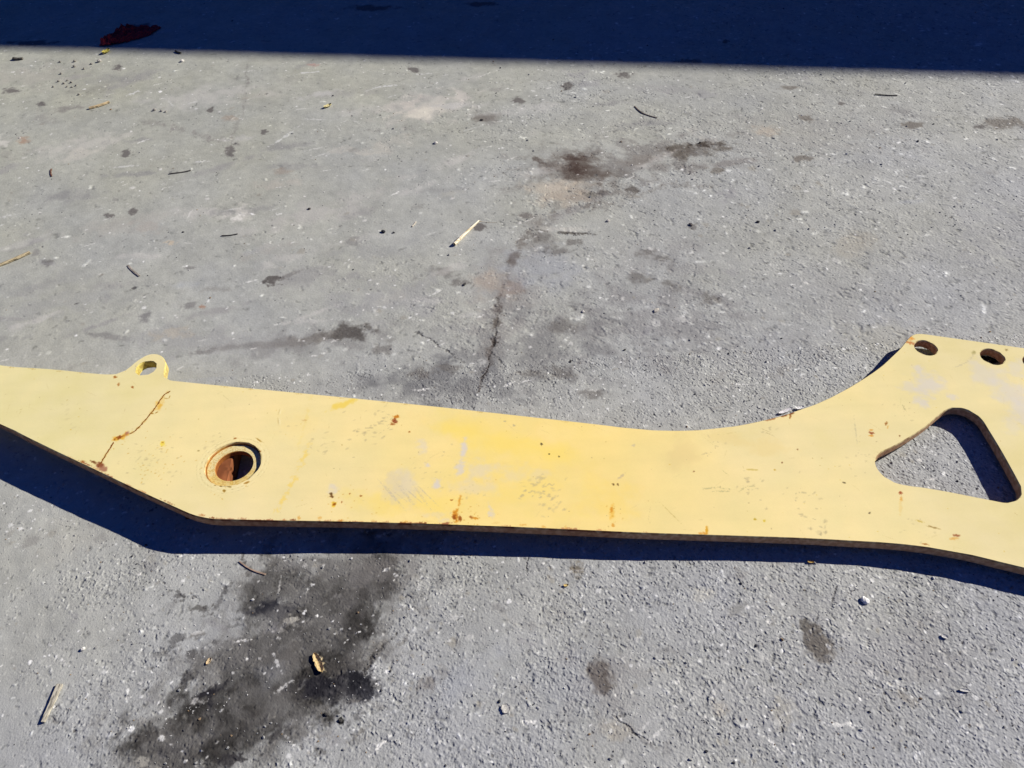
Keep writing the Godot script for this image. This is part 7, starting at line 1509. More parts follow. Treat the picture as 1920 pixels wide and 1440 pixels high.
	mark(0.037, -0.879, 0.0072, 0.0007, -0.0002, 0.0026, grey(116, 58, 29), 0.67, 0.70, 0.80, 0.00)
	mark(0.101, -0.875, 0.0180, 0.0016, -0.0003, 0.0028, grey(190, 136, 87), 0.86, 0.70, 0.80, 0.00)
	mark(0.118, -0.873, 0.0074, 0.0007, -0.0004, 0.0031, grey(146, 85, 58), 0.61, 0.70, 0.80, 0.00)
	mark(0.172, -0.868, 0.0099, 0.0009, -0.0006, 0.0039, grey(190, 136, 87), 0.69, 0.70, 0.80, 0.00)
	mark(0.269, -0.855, 0.0071, 0.0006, -0.0007, 0.0038, grey(146, 85, 58), 0.49, 0.70, 0.80, 0.00)
	mark(-0.485, -0.932, 0.0039, 0.0002, 0.0009, 0.0059, grey(208, 136, 39), 0.59, 0.80, 0.70, 0.00)
	mark(-0.438, -0.930, 0.0064, 0.0003, 0.0006, 0.0046, grey(208, 136, 39), 0.46, 0.80, 0.70, 0.00)
	mark(-0.390, -0.920, 0.0073, 0.0004, 0.0004, 0.0030, grey(208, 136, 39), 0.63, 0.80, 0.70, 0.00)
	mark(-0.319, -0.916, 0.0051, 0.0003, 0.0005, 0.0056, grey(229, 194, 116), 0.64, 0.80, 0.70, 0.00)
	mark(-0.249, -0.910, 0.0106, 0.0005, 0.0002, 0.0032, grey(208, 136, 39), 0.45, 0.80, 0.70, 0.00)
	mark(-0.202, -0.909, 0.0113, 0.0006, 0.0001, 0.0029, grey(229, 194, 116), 0.61, 0.80, 0.70, 0.00)
	mark(-0.051, -0.897, 0.0100, 0.0005, -0.0001, 0.0046, grey(229, 194, 116), 0.53, 0.80, 0.70, 0.00)
	mark(0.007, -0.889, 0.0114, 0.0006, -0.0002, 0.0034, grey(208, 136, 39), 0.41, 0.80, 0.70, 0.00)
	mark(0.053, -0.882, 0.0072, 0.0004, -0.0003, 0.0043, grey(208, 136, 39), 0.42, 0.80, 0.70, 0.00)
	mark(0.099, -0.878, 0.0036, 0.0002, -0.0005, 0.0053, grey(208, 136, 39), 0.36, 0.80, 0.70, 0.00)
	mark(-1.329, -1.445, 0.0121, 0.0021, 0.0011, 0.0030, grey(184, 155, 87), 0.50, 0.80, 0.80, 0.00)
	mark(-1.269, -1.435, 0.0120, 0.0021, 0.0010, 0.0030, grey(184, 155, 87), 0.50, 0.80, 0.80, 0.00)
	mark(-1.194, -1.423, 0.0119, 0.0020, 0.0009, 0.0030, grey(184, 155, 87), 0.50, 0.80, 0.80, 0.00)
	mark(-1.135, -1.413, 0.0118, 0.0020, 0.0009, 0.0030, grey(184, 155, 87), 0.50, 0.80, 0.80, 0.00)
	mark(-0.741, -1.342, 0.0113, 0.0019, 0.0005, 0.0028, grey(184, 155, 87), 0.50, 0.80, 0.80, 0.00)
	mark(-0.670, -1.329, 0.0112, 0.0019, 0.0004, 0.0028, grey(184, 155, 87), 0.50, 0.80, 0.80, 0.00)
	mark(-0.544, -1.306, 0.0111, 0.0019, 0.0003, 0.0028, grey(184, 155, 87), 0.50, 0.80, 0.80, 0.00)
	mark(-0.433, -1.286, 0.0109, 0.0019, 0.0001, 0.0027, grey(184, 155, 87), 0.50, 0.80, 0.80, 0.00)
	mark(-0.324, -1.265, 0.0108, 0.0018, 0.0000, 0.0027, grey(184, 155, 87), 0.50, 0.80, 0.80, 0.00)
	mark(-0.269, -1.255, 0.0107, 0.0018, -0.0000, 0.0027, grey(184, 155, 87), 0.50, 0.80, 0.80, 0.00)
	mark(-0.083, -1.219, 0.0105, 0.0018, -0.0002, 0.0026, grey(184, 155, 87), 0.50, 0.80, 0.80, 0.00)
	mark(0.125, -1.177, 0.0102, 0.0017, -0.0004, 0.0025, grey(184, 155, 87), 0.50, 0.80, 0.80, 0.00)
	for k in 420:   # stray specks all over
		var p := Vector2(rng.randf_range(-1.4, 1.4), rng.randf_range(-1.5, -0.75))
		var d := Vector2(rng.randf_range(0.0009, 0.0024), 0).rotated(rng.randf() * TAU)
		skin.blot(p, d, Vector2(-d.y, d.x) * 0.7, [grey(176, 148, 84), grey(160, 140, 100), grey(205, 170, 60)][k % 3], rng.randf_range(0.3, 0.9), 0.6, 0.3, -0.1)
	for k in 280:   # faint scratches
		var p := Vector2(rng.randf_range(-1.4, 1.4), rng.randf_range(-1.5, -0.75))
		var q := p + Vector2(rng.randf_range(0.01, 0.05), 0).rotated(rng.randf() * TAU)
		skin.streak(p, q, 0.0009, grey(196, 176, 118), rng.randf_range(0.15, 0.5), 0.8, 0.7, -0.05)

func smooth_loop(ctrl: PackedVector2Array, spacing: float) -> PackedVector2Array:
	var dense := PackedVector2Array()
	var n := ctrl.size()
	for i in n:
		var p0 := ctrl[(i + n - 1) % n]
		var p1 := ctrl[i]
		var p2 := ctrl[(i + 1) % n]
		var p3 := ctrl[(i + 2) % n]
		var d := p1.distance_to(p2)
		var m1 := (p2 - p0) / maxf(1e-5, p0.distance_to(p1) + d) * d
		var m2 := (p3 - p1) / maxf(1e-5, p2.distance_to(p3) + d) * d
		for k in 24:
			var t := k / 24.0
			var t2 := t * t
			var t3 := t2 * t
			dense.append(p1 * (2 * t3 - 3 * t2 + 1) + m1 * (t3 - 2 * t2 + t) + p2 * (-2 * t3 + 3 * t2) + m2 * (t3 - t2))
	var total := 0.0
	for i in dense.size():
		total += dense[i].distance_to(dense[(i + 1) % dense.size()])
	var count := int(round(total / spacing))
	var out := PackedVector2Array()
	var want := 0.0
	var gone := 0.0
	for i in dense.size():
		var a := dense[i]
		var b := dense[(i + 1) % dense.size()]
		var l := a.distance_to(b)
		while want <= gone + l and out.size() < count:
			out.append(a.lerp(b, (want - gone) / maxf(l, 1e-9)))
			want += total / count
		gone += l
	return out

func ring_points(c: Vector2, r: float, n: int) -> PackedVector2Array:
	var out := PackedVector2Array()
	for i in n:
		out.append(c + Vector2(cos(TAU * i / n), sin(TAU * i / n)) * r)
	return out

func loop_normals(loop: PackedVector2Array, outward: bool) -> PackedVector2Array:
	var area := 0.0
	for i in loop.size():
		area += loop[i].cross(loop[(i + 1) % loop.size()])
	var out := PackedVector2Array()
	var flip := (1.0 if area > 0.0 else -1.0) * (1.0 if outward else -1.0)
	for i in loop.size():
		var d := (loop[(i + 1) % loop.size()] - loop[(i + loop.size() - 1) % loop.size()]).normalized()
		out.append(Vector2(d.y, -d.x) * flip)
	return out

func edge_colour(p: Vector2, loop: int, low: bool) -> Color:
	var cream := Color(0.66, 0.56, 0.29)
	var rust := Color(0.17, 0.05, 0.02)
	var k := clampf(0.5 + 1.4 * noise_b.get_noise_2d(p.x * 33.0, p.y * 33.0), 0.0, 1.0)
	if loop == 2:                                       # the bore: bare orange rust below a painted lip
		return Color(0.48, 0.17, 0.03).lerp(Color(0.56, 0.30, 0.05), k) if low else cream
	if loop == 3:                                       # inside the lug, fresh yellow
		return Color(0.66, 0.56, 0.15).lerp(rust, 0.2 * k * k)
	if loop == 0 and on_lug(p):
		return Color(0.64, 0.55, 0.19).lerp(rust, 0.2 * k * k)
	if low:
		return Color(0.66, 0.44, 0.26).lerp(Color(0.42, 0.21, 0.11), (0.55 if p.x < 0.2 else 0.2) * (0.7 + 0.6 * k))
	var amount := 0.5 * k * k
	if loop == 0 and p.y > -1.05 and p.x < 1.35:        # the near long edge
		amount = 0.85 if p.x < 0.22 else 0.5
	elif loop == 0 and p.x > 0.5 and p.x < 0.66:        # the knocked spot on the far curve
		amount = 0.95
	elif loop == 0 and p.x > 0.2 and p.x < 0.5:
		amount = 0.4
	return cream.lerp(rust, clampf(amount * (0.5 + 1.0 * k) - 0.1, 0.0, 1.0))

var loops := []
var is_wall_rust := []
func in_steel(p: Vector2) -> bool:
	if not Geometry2D.is_point_in_polygon(p, loops[0]):
		return false
	for i in range(1, loops.size()):
		if Geometry2D.is_point_in_polygon(p, loops[i]):
			return false
	return true

func clear_of_rim(p: Vector2) -> bool:
	for l: PackedVector2Array in loops:
		for q in l:
			if q.distance_squared_to(p) < 0.0003:
				return false
	return true

func skin_uv(p: Vector2) -> Vector2:
	return Vector2((p.x - skin.x0) / (skin.w * skin.step), (p.y - skin.z0) / (skin.h * skin.step))

func build_arm() -> void:
	var arm := thing("steel_arm", "pale yellow flame-cut steel arm plate with a bored eye, a lug and a triangular cutout", "steel arm", Vector3(0, PLATE_TOP - THICK, 0))
	arm.rotation.z = atan(PLATE_SLOPE)
	skin = compute_sheet(-1.95, -1.75, 1.95, 2048, 576, true)
	skin.warp = noise_e
	paint_marks()
	var top_mat := skin.material(0.6, 0.1)
	top_mat.metallic_specular = 0.25
	top_mat.roughness = 0.8
	top_mat.roughness_texture = speckle_texture(41, 0.012, grey(150, 150, 150), Color.WHITE, 0.3, 0.65)
	var side_mat := plain(Color.WHITE, 0.75, true)
	side_mat.albedo_texture = speckle_texture(77, 0.09, grey(222, 210, 200), Color.WHITE, 0.3, 0.7)
	side_mat.uv1_scale = Vector3(3, 3, 1)
	var outline := PackedVector2Array()
	for p: Vector2 in [
		Vector2(-1.3611, -1.4537), Vector2(-1.2114, -1.4314), Vector2(-1.0767, -1.4066), Vector2(-1.0378, -1.4049), Vector2(-1.0224, -1.4113),
		Vector2(-1.0102, -1.4282), Vector2(-0.9989, -1.4485), Vector2(-0.9885, -1.4611), Vector2(-0.9774, -1.4715), Vector2(-0.9608, -1.4759),
		Vector2(-0.9426, -1.4698), Vector2(-0.9273, -1.4556), Vector2(-0.9171, -1.4369), Vector2(-0.9141, -1.4188), Vector2(-0.9107, -1.3990),
		Vector2(-0.9025, -1.3820), Vector2(-0.8906, -1.3741), Vector2(-0.8716, -1.3701), Vector2(-0.7848, -1.3535), Vector2(-0.4887, -1.2999),
		Vector2(-0.2157, -1.2489), Vector2(0.0481, -1.1965), Vector2(0.2184, -1.1618), Vector2(0.2812, -1.1478), Vector2(0.3278, -1.1406),
		Vector2(0.3734, -1.1362), Vector2(0.4362, -1.1345), Vector2(0.4948, -1.1373), Vector2(0.5654, -1.1480), Vector2(0.6382, -1.1646),
		Vector2(0.7028, -1.1837), Vector2(0.7598, -1.2071), Vector2(0.8196, -1.2362), Vector2(0.8770, -1.2695), Vector2(0.9375, -1.3082),
		Vector2(0.9963, -1.3526), Vector2(1.0352, -1.3885), Vector2(1.0652, -1.4187), Vector2(1.0830, -1.4323), Vector2(1.1038, -1.4370),
		Vector2(1.1504, -1.4243), Vector2(1.3517, -1.3658), Vector2(1.5921, -1.2944), Vector2(1.6717, -1.2462), Vector2(1.6898, -1.1722),
		Vector2(1.6466, -1.0802), Vector2(1.5696, -0.9733), Vector2(1.4794, -0.8621), Vector2(1.3747, -0.7492), Vector2(1.2881, -0.6926),
		Vector2(1.2108, -0.6729), Vector2(1.1454, -0.6900), Vector2(1.0279, -0.7351), Vector2(0.9856, -0.7501), Vector2(0.9503, -0.7636),
		Vector2(0.8952, -0.7813), Vector2(0.8378, -0.7944), Vector2(0.7785, -0.8050), Vector2(0.7174, -0.8124), Vector2(0.5940, -0.8263),
		Vector2(0.4267, -0.8413), Vector2(0.2576, -0.8561), Vector2(0.0298, -0.8795), Vector2(-0.1242, -0.8952), Vector2(-0.2800, -0.9075),
		Vector2(-0.3891, -0.9163), Vector2(-0.5305, -0.9258), Vector2(-0.6373, -0.9340), Vector2(-0.6731, -0.9369), Vector2(-0.6915, -0.9406),
		Vector2(-0.7131, -0.9469), Vector2(-0.7341, -0.9556), Vector2(-0.7600, -0.9689), Vector2(-0.8529, -1.0168), Vector2(-0.9509, -1.0697),
		Vector2(-1.0319, -1.1131), Vector2(-1.1052, -1.1522), Vector2(-1.1982, -1.2032), Vector2(-1.2716, -1.2449), Vector2(-1.3869, -1.2960),
		Vector2(-1.5377, -1.3572), Vector2(-1.6753, -1.4102), Vector2(-1.7737, -1.4469), Vector2(-1.8183, -1.4854), Vector2(-1.8226, -1.5225),
		Vector2(-1.7758, -1.5366), Vector2(-1.6301, -1.5116), Vector2(-1.4565, -1.4773),
	]:
		outline.append(p)
	var cut := PackedVector2Array()
	for p: Vector2 in [
		Vector2(0.8280, -1.0220), Vector2(0.8353, -1.0319), Vector2(0.8474, -1.0433), Vector2(0.8856, -1.0608), Vector2(0.9383, -1.0882),
		Vector2(0.9898, -1.1193), Vector2(1.0435, -1.1576), Vector2(1.0630, -1.1680), Vector2(1.0825, -1.1713), Vector2(1.1015, -1.1659),
		Vector2(1.1176, -1.1524), Vector2(1.1267, -1.1302), Vector2(1.1275, -1.0967), Vector2(1.1270, -1.0381), Vector2(1.1244, -0.9786),
		Vector2(1.1219, -0.9417), Vector2(1.1205, -0.9273), Vector2(1.1122, -0.9133), Vector2(1.0989, -0.9011), Vector2(1.0820, -0.8942),
		Vector2(1.0657, -0.8941), Vector2(1.0489, -0.8991), Vector2(1.0142, -0.9101), Vector2(0.9623, -0.9269), Vector2(0.9088, -0.9419),
		Vector2(0.8635, -0.9530), Vector2(0.8418, -0.9644), Vector2(0.8282, -0.9844), Vector2(0.8240, -1.0058),
	]:
		cut.append(p)
	loops = [smooth_loop(outline, 0.008), smooth_loop(cut, 0.008)]
	for ring: Array in [[BORE_C, BORE_R, 110], [Vector2(-0.9644, -1.4216), 0.0265, 64], [Vector2(1.0976, -1.3819), 0.0285, 64], [Vector2(1.2549, -1.3396), 0.0296, 64], [Vector2(1.3531, -1.3117), 0.0296, 64]]:
		loops.append(ring_points(ring[0], ring[1], ring[2]))
	var nrm := []
	for i in loops.size():
		nrm.append(loop_normals(loops[i], i == 0))
	var bevel := 0.0016
	var pts := PackedVector2Array()      # the top face: every loop drawn in by the bevel, and a loose grid inside
	var low := PackedVector2Array()      # the same points on the full outline, for the underside
	for i in loops.size():
		for j in loops[i].size():
			pts.append(loops[i][j] - nrm[i][j] * bevel)
			low.append(loops[i][j])
	for k in 12:                          # along the foot of the lug, so that the two parts meet on a line
		var p := LUG_A.lerp(LUG_B, (k + 0.5) / 12.0)
		if in_steel(p):
			pts.append(p)
			low.append(p)
	for i in 74:
		for j in 20:
			var p := Vector2(-1.9 + i * 0.05 + 0.013 * sin(j * 2.1), -1.7 + j * 0.05 + 0.011 * sin(i * 1.7))
			if in_steel(p) and clear_of_rim(p):
				pts.append(p)
				low.append(p)
	var faces := Geometry2D.triangulate_delaunay(pts)
	var tops := {}
	var sides := {}
	for called in ["plate_body", "lug"]:
		tops[called] = Soup.new()
		sides[called] = Soup.new()
	for f in range(0, faces.size(), 3):
		var mid := (pts[faces[f]] + pts[faces[f + 1]] + pts[faces[f + 2]]) / 3.0
		if not in_steel(mid):
			continue
		var so: Soup = tops["lug" if on_lug(mid) else "plate_body"]
		var id := PackedInt32Array()
		for k in 3:
			var p := pts[faces[f + k]]
			id.append(so.vert(Vector3(p.x, THICK, p.y), Vector3.UP, skin_uv(p)))
		for k in 3:
			var p := low[faces[f + k]]
			id.append(so.vert(Vector3(p.x, 0, p.y), Vector3.DOWN, skin_uv(p)))
		so.tri(id[0], id[1], id[2])
		so.tri(id[3], id[4], id[5])
	for i in loops.size():
		var n: int = loops[i].size()
		var along := 0.0
		for j in n:
			var j2 := (j + 1) % n
			var a: Vector2 = loops[i][j]
			var b: Vector2 = loops[i][j2]
			var na: Vector2 = nrm[i][j]
			var nb: Vector2 = nrm[i][j2]
			var so: Soup = sides["lug" if on_lug((a + b) * 0.5) else "plate_body"]
			var l := a.distance_to(b)
			var id := PackedInt32Array()
			for e in 2:
				var p := a if e == 0 else b
				var m := na if e == 0 else nb
				var u := along + (l if e == 1 else 0.0)
				var out := Vector3(m.x, 0, m.y)
				var q := p - m * bevel
				var c_hi := edge_colour(p, i, false)
				var c_lo := edge_colour(p, i, true)
				var slant := (out * 0.55 + Vector3.UP).normalized()
				id.append(so.vert(Vector3(q.x, THICK, q.y), slant, Vector2(u, 0), c_hi))
				id.append(so.vert(Vector3(p.x, THICK - bevel, p.y), (out + Vector3.UP * 0.5).normalized(), Vector2(u, bevel), c_hi))
				id.append(so.vert(Vector3(p.x, THICK - 0.006, p.y), out, Vector2(u, 0.006), c_hi.lerp(c_lo, 0.6)))
				id.append(so.vert(Vector3(p.x, THICK - 0.009, p.y), out, Vector2(u, 0.009), c_lo))
				id.append(so.vert(Vector3(p.x, 0, p.y), out, Vector2(u, THICK), c_lo.darkened(0.15)))
			for k in 4:
				so.quad(id[k], id[k + 5], id[k + 6], id[k + 1])
			along += l
	for called in ["plate_body", "lug"]:
		var mesh := ArrayMesh.new()
		(tops[called] as Soup).into(mesh, top_mat)
		(sides[called] as Soup).into(mesh, side_mat)
		put(called, mesh, arm)
	for line: Array in [SEAM_LINE, SEAM_TAIL]:      # the rusted weld seam across the neck: a low bead in two runs
		put("weld_seam", bead(line, 0.0024, 0.0011), arm, plain(Color(0.50, 0.30, 0.09), 0.9))
	# the ring pressed into the bore, its face set below the plate
	var prof := [Vector2(BORE_R - 0.0004, THICK - 0.0095), Vector2(BORE_R - 0.003, THICK - 0.0088), Vector2(0.0445, THICK - 0.0088), Vector2(0.0432, THICK - 0.0102), Vector2(0.0432, 0.0006)]
	var ring := Soup.new()
	var segs := 96
	for k in prof.size() - 1:
		var d: Vector2 = (prof[k + 1] - prof[k]).normalized()
		var nn := Vector2(-d.y, d.x)
		if nn.y < 0.0 or (absf(nn.y) < 0.01 and nn.x > 0.0):
			nn = -nn
		var base := ring.v.size()
		for s in segs + 1:
			var a := TAU * s / segs
			for e in 2:
				var q: Vector2 = prof[k + e]
				var wear := clampf(0.15 + 0.6 * sin(a) + 0.6 * noise_b.get_noise_2d(cos(a) * 3.0 + k * 5.0, sin(a) * 3.0), 0.0, 1.0)
				var c := Color(0.70, 0.60, 0.31).lerp(Color(0.66, 0.47, 0.13), wear)
				if k == 3:
					c = Color(0.30, 0.11, 0.03)
				elif k == 2 or k == 0:
					c = Color(0.50, 0.27, 0.08)
				ring.vert(Vector3(BORE_C.x + cos(a) * q.x, q.y, BORE_C.y + sin(a) * q.x), Vector3(cos(a) * nn.x, nn.y, sin(a) * nn.x), Vector2(float(s) / segs * 6.0, k * 0.3 + e * 0.3), c)
		for s in segs:
			ring.quad(base + s * 2, base + s * 2 + 1, base + s * 2 + 3, base + s * 2 + 2)
	var rm := ArrayMesh.new()
	var ring_mat := plain(Color.WHITE, 0.6, true)
	ring_mat.albedo_texture = speckle_texture(5, 0.03, grey(236, 222, 200), Color.WHITE, 0.3, 0.6)
	ring.into(rm, ring_mat)
	put("bushing", rm, arm)

func bead(line: Array, half: float, rise: float) -> ArrayMesh:
	var so := Soup.new()
	var pts := PackedVector2Array()
	for i in line.size() - 1:
		for k in 8:
			var q: Vector2 = (line[i] as Vector2).lerp(line[i + 1], k / 8.0)
			pts.append(q + Vector2(noise_b.get_noise_2d(q.x * 90.0, q.y * 90.0), noise_b.get_noise_2d(q.y * 90.0, q.x * 90.0)) * 0.0016)
	pts.append(line[line.size() - 1])
	for i in pts.size():
		var d := (pts[mini(i + 1, pts.size() - 1)] - pts[maxi(i - 1, 0)]).normalized()
		var side := Vector2(-d.y, d.x)
		var w := half * (0.75 + 0.7 * noise_b.get_noise_2d(i * 1.3, 5.0)) * (0.35 if i == 0 or i == pts.size() - 1 else 1.0)
		for k in 5:
			var a := PI * k / 4.0
			var q := pts[i] + side * cos(a) * w
			so.vert(Vector3(q.x, THICK - 0.0004 + sin(a) * rise, q.y), Vector3(side.x * cos(a) * 0.5, 1.0, side.y * cos(a) * 0.5).normalized(), Vector2(i * 0.1, k * 0.25))
	for i in pts.size() - 1:
		for k in 4:
			so.quad(i * 5 + k, i * 5 + k + 1, i * 5 + k + 6, i * 5 + k + 5)
	var m := ArrayMesh.new()
	so.into(m, null)
	return m

func on_lug(p: Vector2) -> bool:
	return p.x > LUG_A.x - 0.01 and p.x < LUG_B.x + 0.01 and p.y < LUG_A.y + (LUG_B.y - LUG_A.y) * (p.x - LUG_A.x) / (LUG_B.x - LUG_A.x)

func speckle_texture(sd: int, freq: float, lo: Color, hi: Color, a: float, b: float) -> Texture2D:
	var n := FastNoiseLite.new()
	n.seed = sd
	n.frequency = freq
	n.fractal_octaves = 4
	var im := n.get_seamless_image(256, 256)
	var out := Image.create(256, 256, false, Image.FORMAT_RGB8)
	for y in 256:
		for x in 256:
			out.set_pixel(x, y, lo.lerp(hi, smoothstep(a, b, im.get_pixel(x, y).r)))
	return ImageTexture.create_from_image(out)

# ------------------------------------------------------------------ loose things
func lump(size: Vector3, sd: int, jag: float) -> ArrayMesh:   # a pebble: a sphere grid pushed about, standing on y = 0
	var r := RandomNumberGenerator.new()
	r.seed = sd
	var ph := Vector3(r.randf() * 9.0, r.randf() * 9.0, r.randf() * 9.0)
	var so := Soup.new()
	var nu := 14
	var nv := 8
	var p := []
	for j in nv + 1:
		for i in nu:
			var t := PI * j / nv
			var a := TAU * i / nu
			var d := Vector3(sin(t) * cos(a), cos(t), sin(t) * sin(a))
			var k := 1.0 + jag * (noise_b.get_noise_3d(d.x * 7.0 + ph.x * 11.0, d.y * 7.0 + ph.y, d.z * 7.0 + ph.z) * 1.2 + noise_d.get_noise_3d(d.x * 60.0 + ph.x, d.y * 60.0, d.z * 60.0 + ph.z) * 0.35)
			p.append(Vector3(d.x * size.x, d.y * size.y + size.y * 0.82, d.z * size.z) * k * 0.5)
	for j in nv:
		for i in nu:
			var q := [p[j * nu + i], p[j * nu + (i + 1) % nu], p[(j + 1) * nu + (i + 1) % nu], p[(j + 1) * nu + i]]
			for f in [[0, 1, 2], [0, 2, 3]]:
				var n: Vector3 = (q[f[1]] - q[f[0]]).cross(q[f[2]] - q[f[0]])
				if n.length() < 1e-14:
					continue
				n = n.normalized()
				if n.dot((q[0] + q[2]) * 0.5 - Vector3(0, size.y * 0.41, 0)) < 0.0:
					n = -n
				var b := so.vert(q[f[0]], n, Vector2(q[f[0]].x * 40.0, q[f[0]].z * 40.0))
				so.vert(q[f[1]], n, Vector2(q[f[1]].x * 40.0, q[f[1]].z * 40.0))
				so.vert(q[f[2]], n, Vector2(q[f[2]].x * 40.0, q[f[2]].z * 40.0))
				so.tri(b, b + 1, b + 2)
	var m := ArrayMesh.new()
	so.into(m, null)
	return m

var seeds := 100
func loose(called: String, mesh: Mesh, x: float, z: float, turn: float, mat: Material, label: String, category: String, group := "", lift := 0.0) -> MeshInstance3D:
	var o := put(called, mesh, self, mat)
	o.position = Vector3(x, ground_y(x, z) + lift, z)
	o.rotation.y = turn
	tag(o, label, category, group)
	return o

func pebble(x: float, z: float, w: float, d: float, h: float, c: Color, label: String, group := "", called := "pebble", category := "pebble") -> void:
	seeds += 7
	loose(called, lump(Vector3(w, h, d), seeds, 0.2), x, z, seeds * 0.7, plain(c, 0.85), label, category, group, -h * 0.06)

# a bar whose cross-section and height change along its length; ends closed; a little twisted and bent
func bar(a: Vector2, b: Vector2, w0: float, w1: float, h: float, sides: int, bend: float, sd: int, lift := 0.0, rough := 0.12) -> ArrayMesh:
	var so := Soup.new()
	var dir := (b - a).normalized()
	var side := Vector2(-dir.y, dir.x)
	var len := a.distance_to(b)
	var steps := 10
	var rings := []
	for k in steps + 1:
		var t := float(k) / steps
		var c := -dir * len * (0.5 - t) + side * bend * sin(t * PI) * len
		var w := lerpf(w0, w1, t) * (1.0 + rough * noise_b.get_noise_2d(t * 14.0 + sd, sd * 3.0) * 2.0)
		var ring := []
		for s in sides:
			var an := TAU * (s + 0.5) / sides
			var off := cos(an) * w * 0.5 * (1.0 + rough * noise_d.get_noise_2d(t * 300.0 + s * 50.0, sd * 17.0))
			ring.append(Vector3(c.x + side.x * off, h * 0.5 * (1.0 + sin(an)) + lift * t, c.y + side.y * off))
		rings.append(ring)
	for k in steps:
		for s in sides:
			var s2 := (s + 1) % sides
			var q := [rings[k][s], rings[k][s2], rings[k + 1][s2], rings[k + 1][s]]
			var n: Vector3 = (q[1] - q[0]).cross(q[3] - q[0]).normalized()
			var mid: Vector3 = Vector3.ZERO
			for v: Vector3 in rings[k]: mid += v / sides
			if n.dot((q[0] + q[1]) * 0.5 - mid) < 0.0: n = -n
			var i0 := so.vert(q[0], n, Vector2(s / float(sides), k * 0.1))
			so.vert(q[1], n, Vector2((s + 1) / float(sides), k * 0.1))
			so.vert(q[2], n, Vector2((s + 1) / float(sides), k * 0.1 + 0.1))
			so.vert(q[3], n, Vector2(s / float(sides), k * 0.1 + 0.1))
			so.quad(i0, i0 + 1, i0 + 2, i0 + 3)
	for e in 2:
		var ring: Array = rings[0 if e == 0 else steps]
		var n := Vector3(dir.x, 0, dir.y) * (-1.0 if e == 0 else 1.0)
		var base := so.v.size()
		for v: Vector3 in ring: so.vert(v, n, Vector2.ZERO)
		for s in range(1, sides - 1): so.tri(base, base + s, base + s + 1)
	var m := ArrayMesh.new()
	so.into(m, null)
	return m

func stick(x: float, z: float, x2: float, z2: float, w0: float, w1: float, h: float, c: Color, label: String, called := "twig", category := "twig", sides := 6, bend := 0.02, lift := 0.0) -> void:
	seeds += 5
	var m := plain(Color.WHITE, 0.85)
	m.albedo_texture = speckle_texture(seeds, 0.03, c.darkened(0.3), c.lightened(0.06), 0.3, 0.6)
	m.uv1_scale = Vector3(1, 0.4, 1)
	loose(called, bar(Vector2(x, z), Vector2(x2, z2), w0, w1, h, sides, bend, seeds, lift), (x + x2) * 0.5, (z + z2) * 0.5, 0.0, m, label, category, "", 0.0004)

# a thin curled scrap with an uneven outline (leaf, chip, paint flake)
func scrap(x: float, z: float, length: float, width: float, turn: float, curl: float, thick: float, point: float, c: Color, label: String, called: String, category: String, group := "") -> void:
	seeds += 3
	var so := Soup.new()
	var nu := 12
	var nv := 6
	for f in 2:
		for i in nu + 1:
			for j in nv + 1:
				var u := float(i) / nu * 2.0 - 1.0
				var v := float(j) / nv * 2.0 - 1.0
				var half := width * 0.5 * pow(maxf(0.02, 1.0 - pow(absf(u), 2.0 + 3.0 * (1.0 - point))), 0.5 + 0.4 * point) * (1.0 + 0.28 * noise_b.get_noise_2d(u * 9.0 + seeds, v * 3.0))
				var y := curl * (v * v * 0.8 + u * u * 0.4) + curl * 0.5 * (noise_b.get_noise_2d(u * 5.0 + seeds * 3.0, v * 5.0) + 0.4) + (thick if f == 0 else 0.0)
				so.vert(Vector3(u * length * 0.5, maxf(y, 0.0) + (0.0002 if f == 1 else 0.0003), v * half), Vector3.UP if f == 0 else Vector3.DOWN, Vector2(u, v) * 0.4)
		var b := f * (nu + 1) * (nv + 1)
		for i in nu:
			for j in nv:
				var a := b + i * (nv + 1) + j
				so.quad(a, a + nv + 1, a + nv + 2, a + 1)
	var b2 := (nu + 1) * (nv + 1)
	for i in nu:
		for e in [0, nv]:
			var a: int = i * (nv + 1) + e
			so.quad(a, a + nv + 1, a + nv + 1 + b2, a + b2)
	for e in [0, nu]:
		for j in nv:
			var a: int = e * (nv + 1) + j
			so.quad(a, a + 1, a + 1 + b2, a + b2)
	recompute_normals(so)
	var mesh := ArrayMesh.new()
	so.into(mesh, null)
	var m := plain(Color.WHITE, 0.8)
	m.albedo_texture = speckle_texture(seeds, 0.03, c.darkened(0.22), c.lightened(0.05), 0.25, 0.6)
	loose(called, mesh, x, z, turn, m, label, category, group)

func recompute_normals(so: Soup) -> void:
	var acc := PackedVector3Array()
	acc.resize(so.v.size())
	for f in range(0, so.ix.size(), 3):
		var a := so.ix[f]; var b := so.ix[f + 1]; var c := so.ix[f + 2]
		var g := (so.v[c] - so.v[a]).cross(so.v[b] - so.v[a])
		acc[a] += g; acc[b] += g; acc[c] += g
	for i in so.v.size():
		if acc[i].length() > 1e-14:
			so.n[i] = acc[i].normalized()

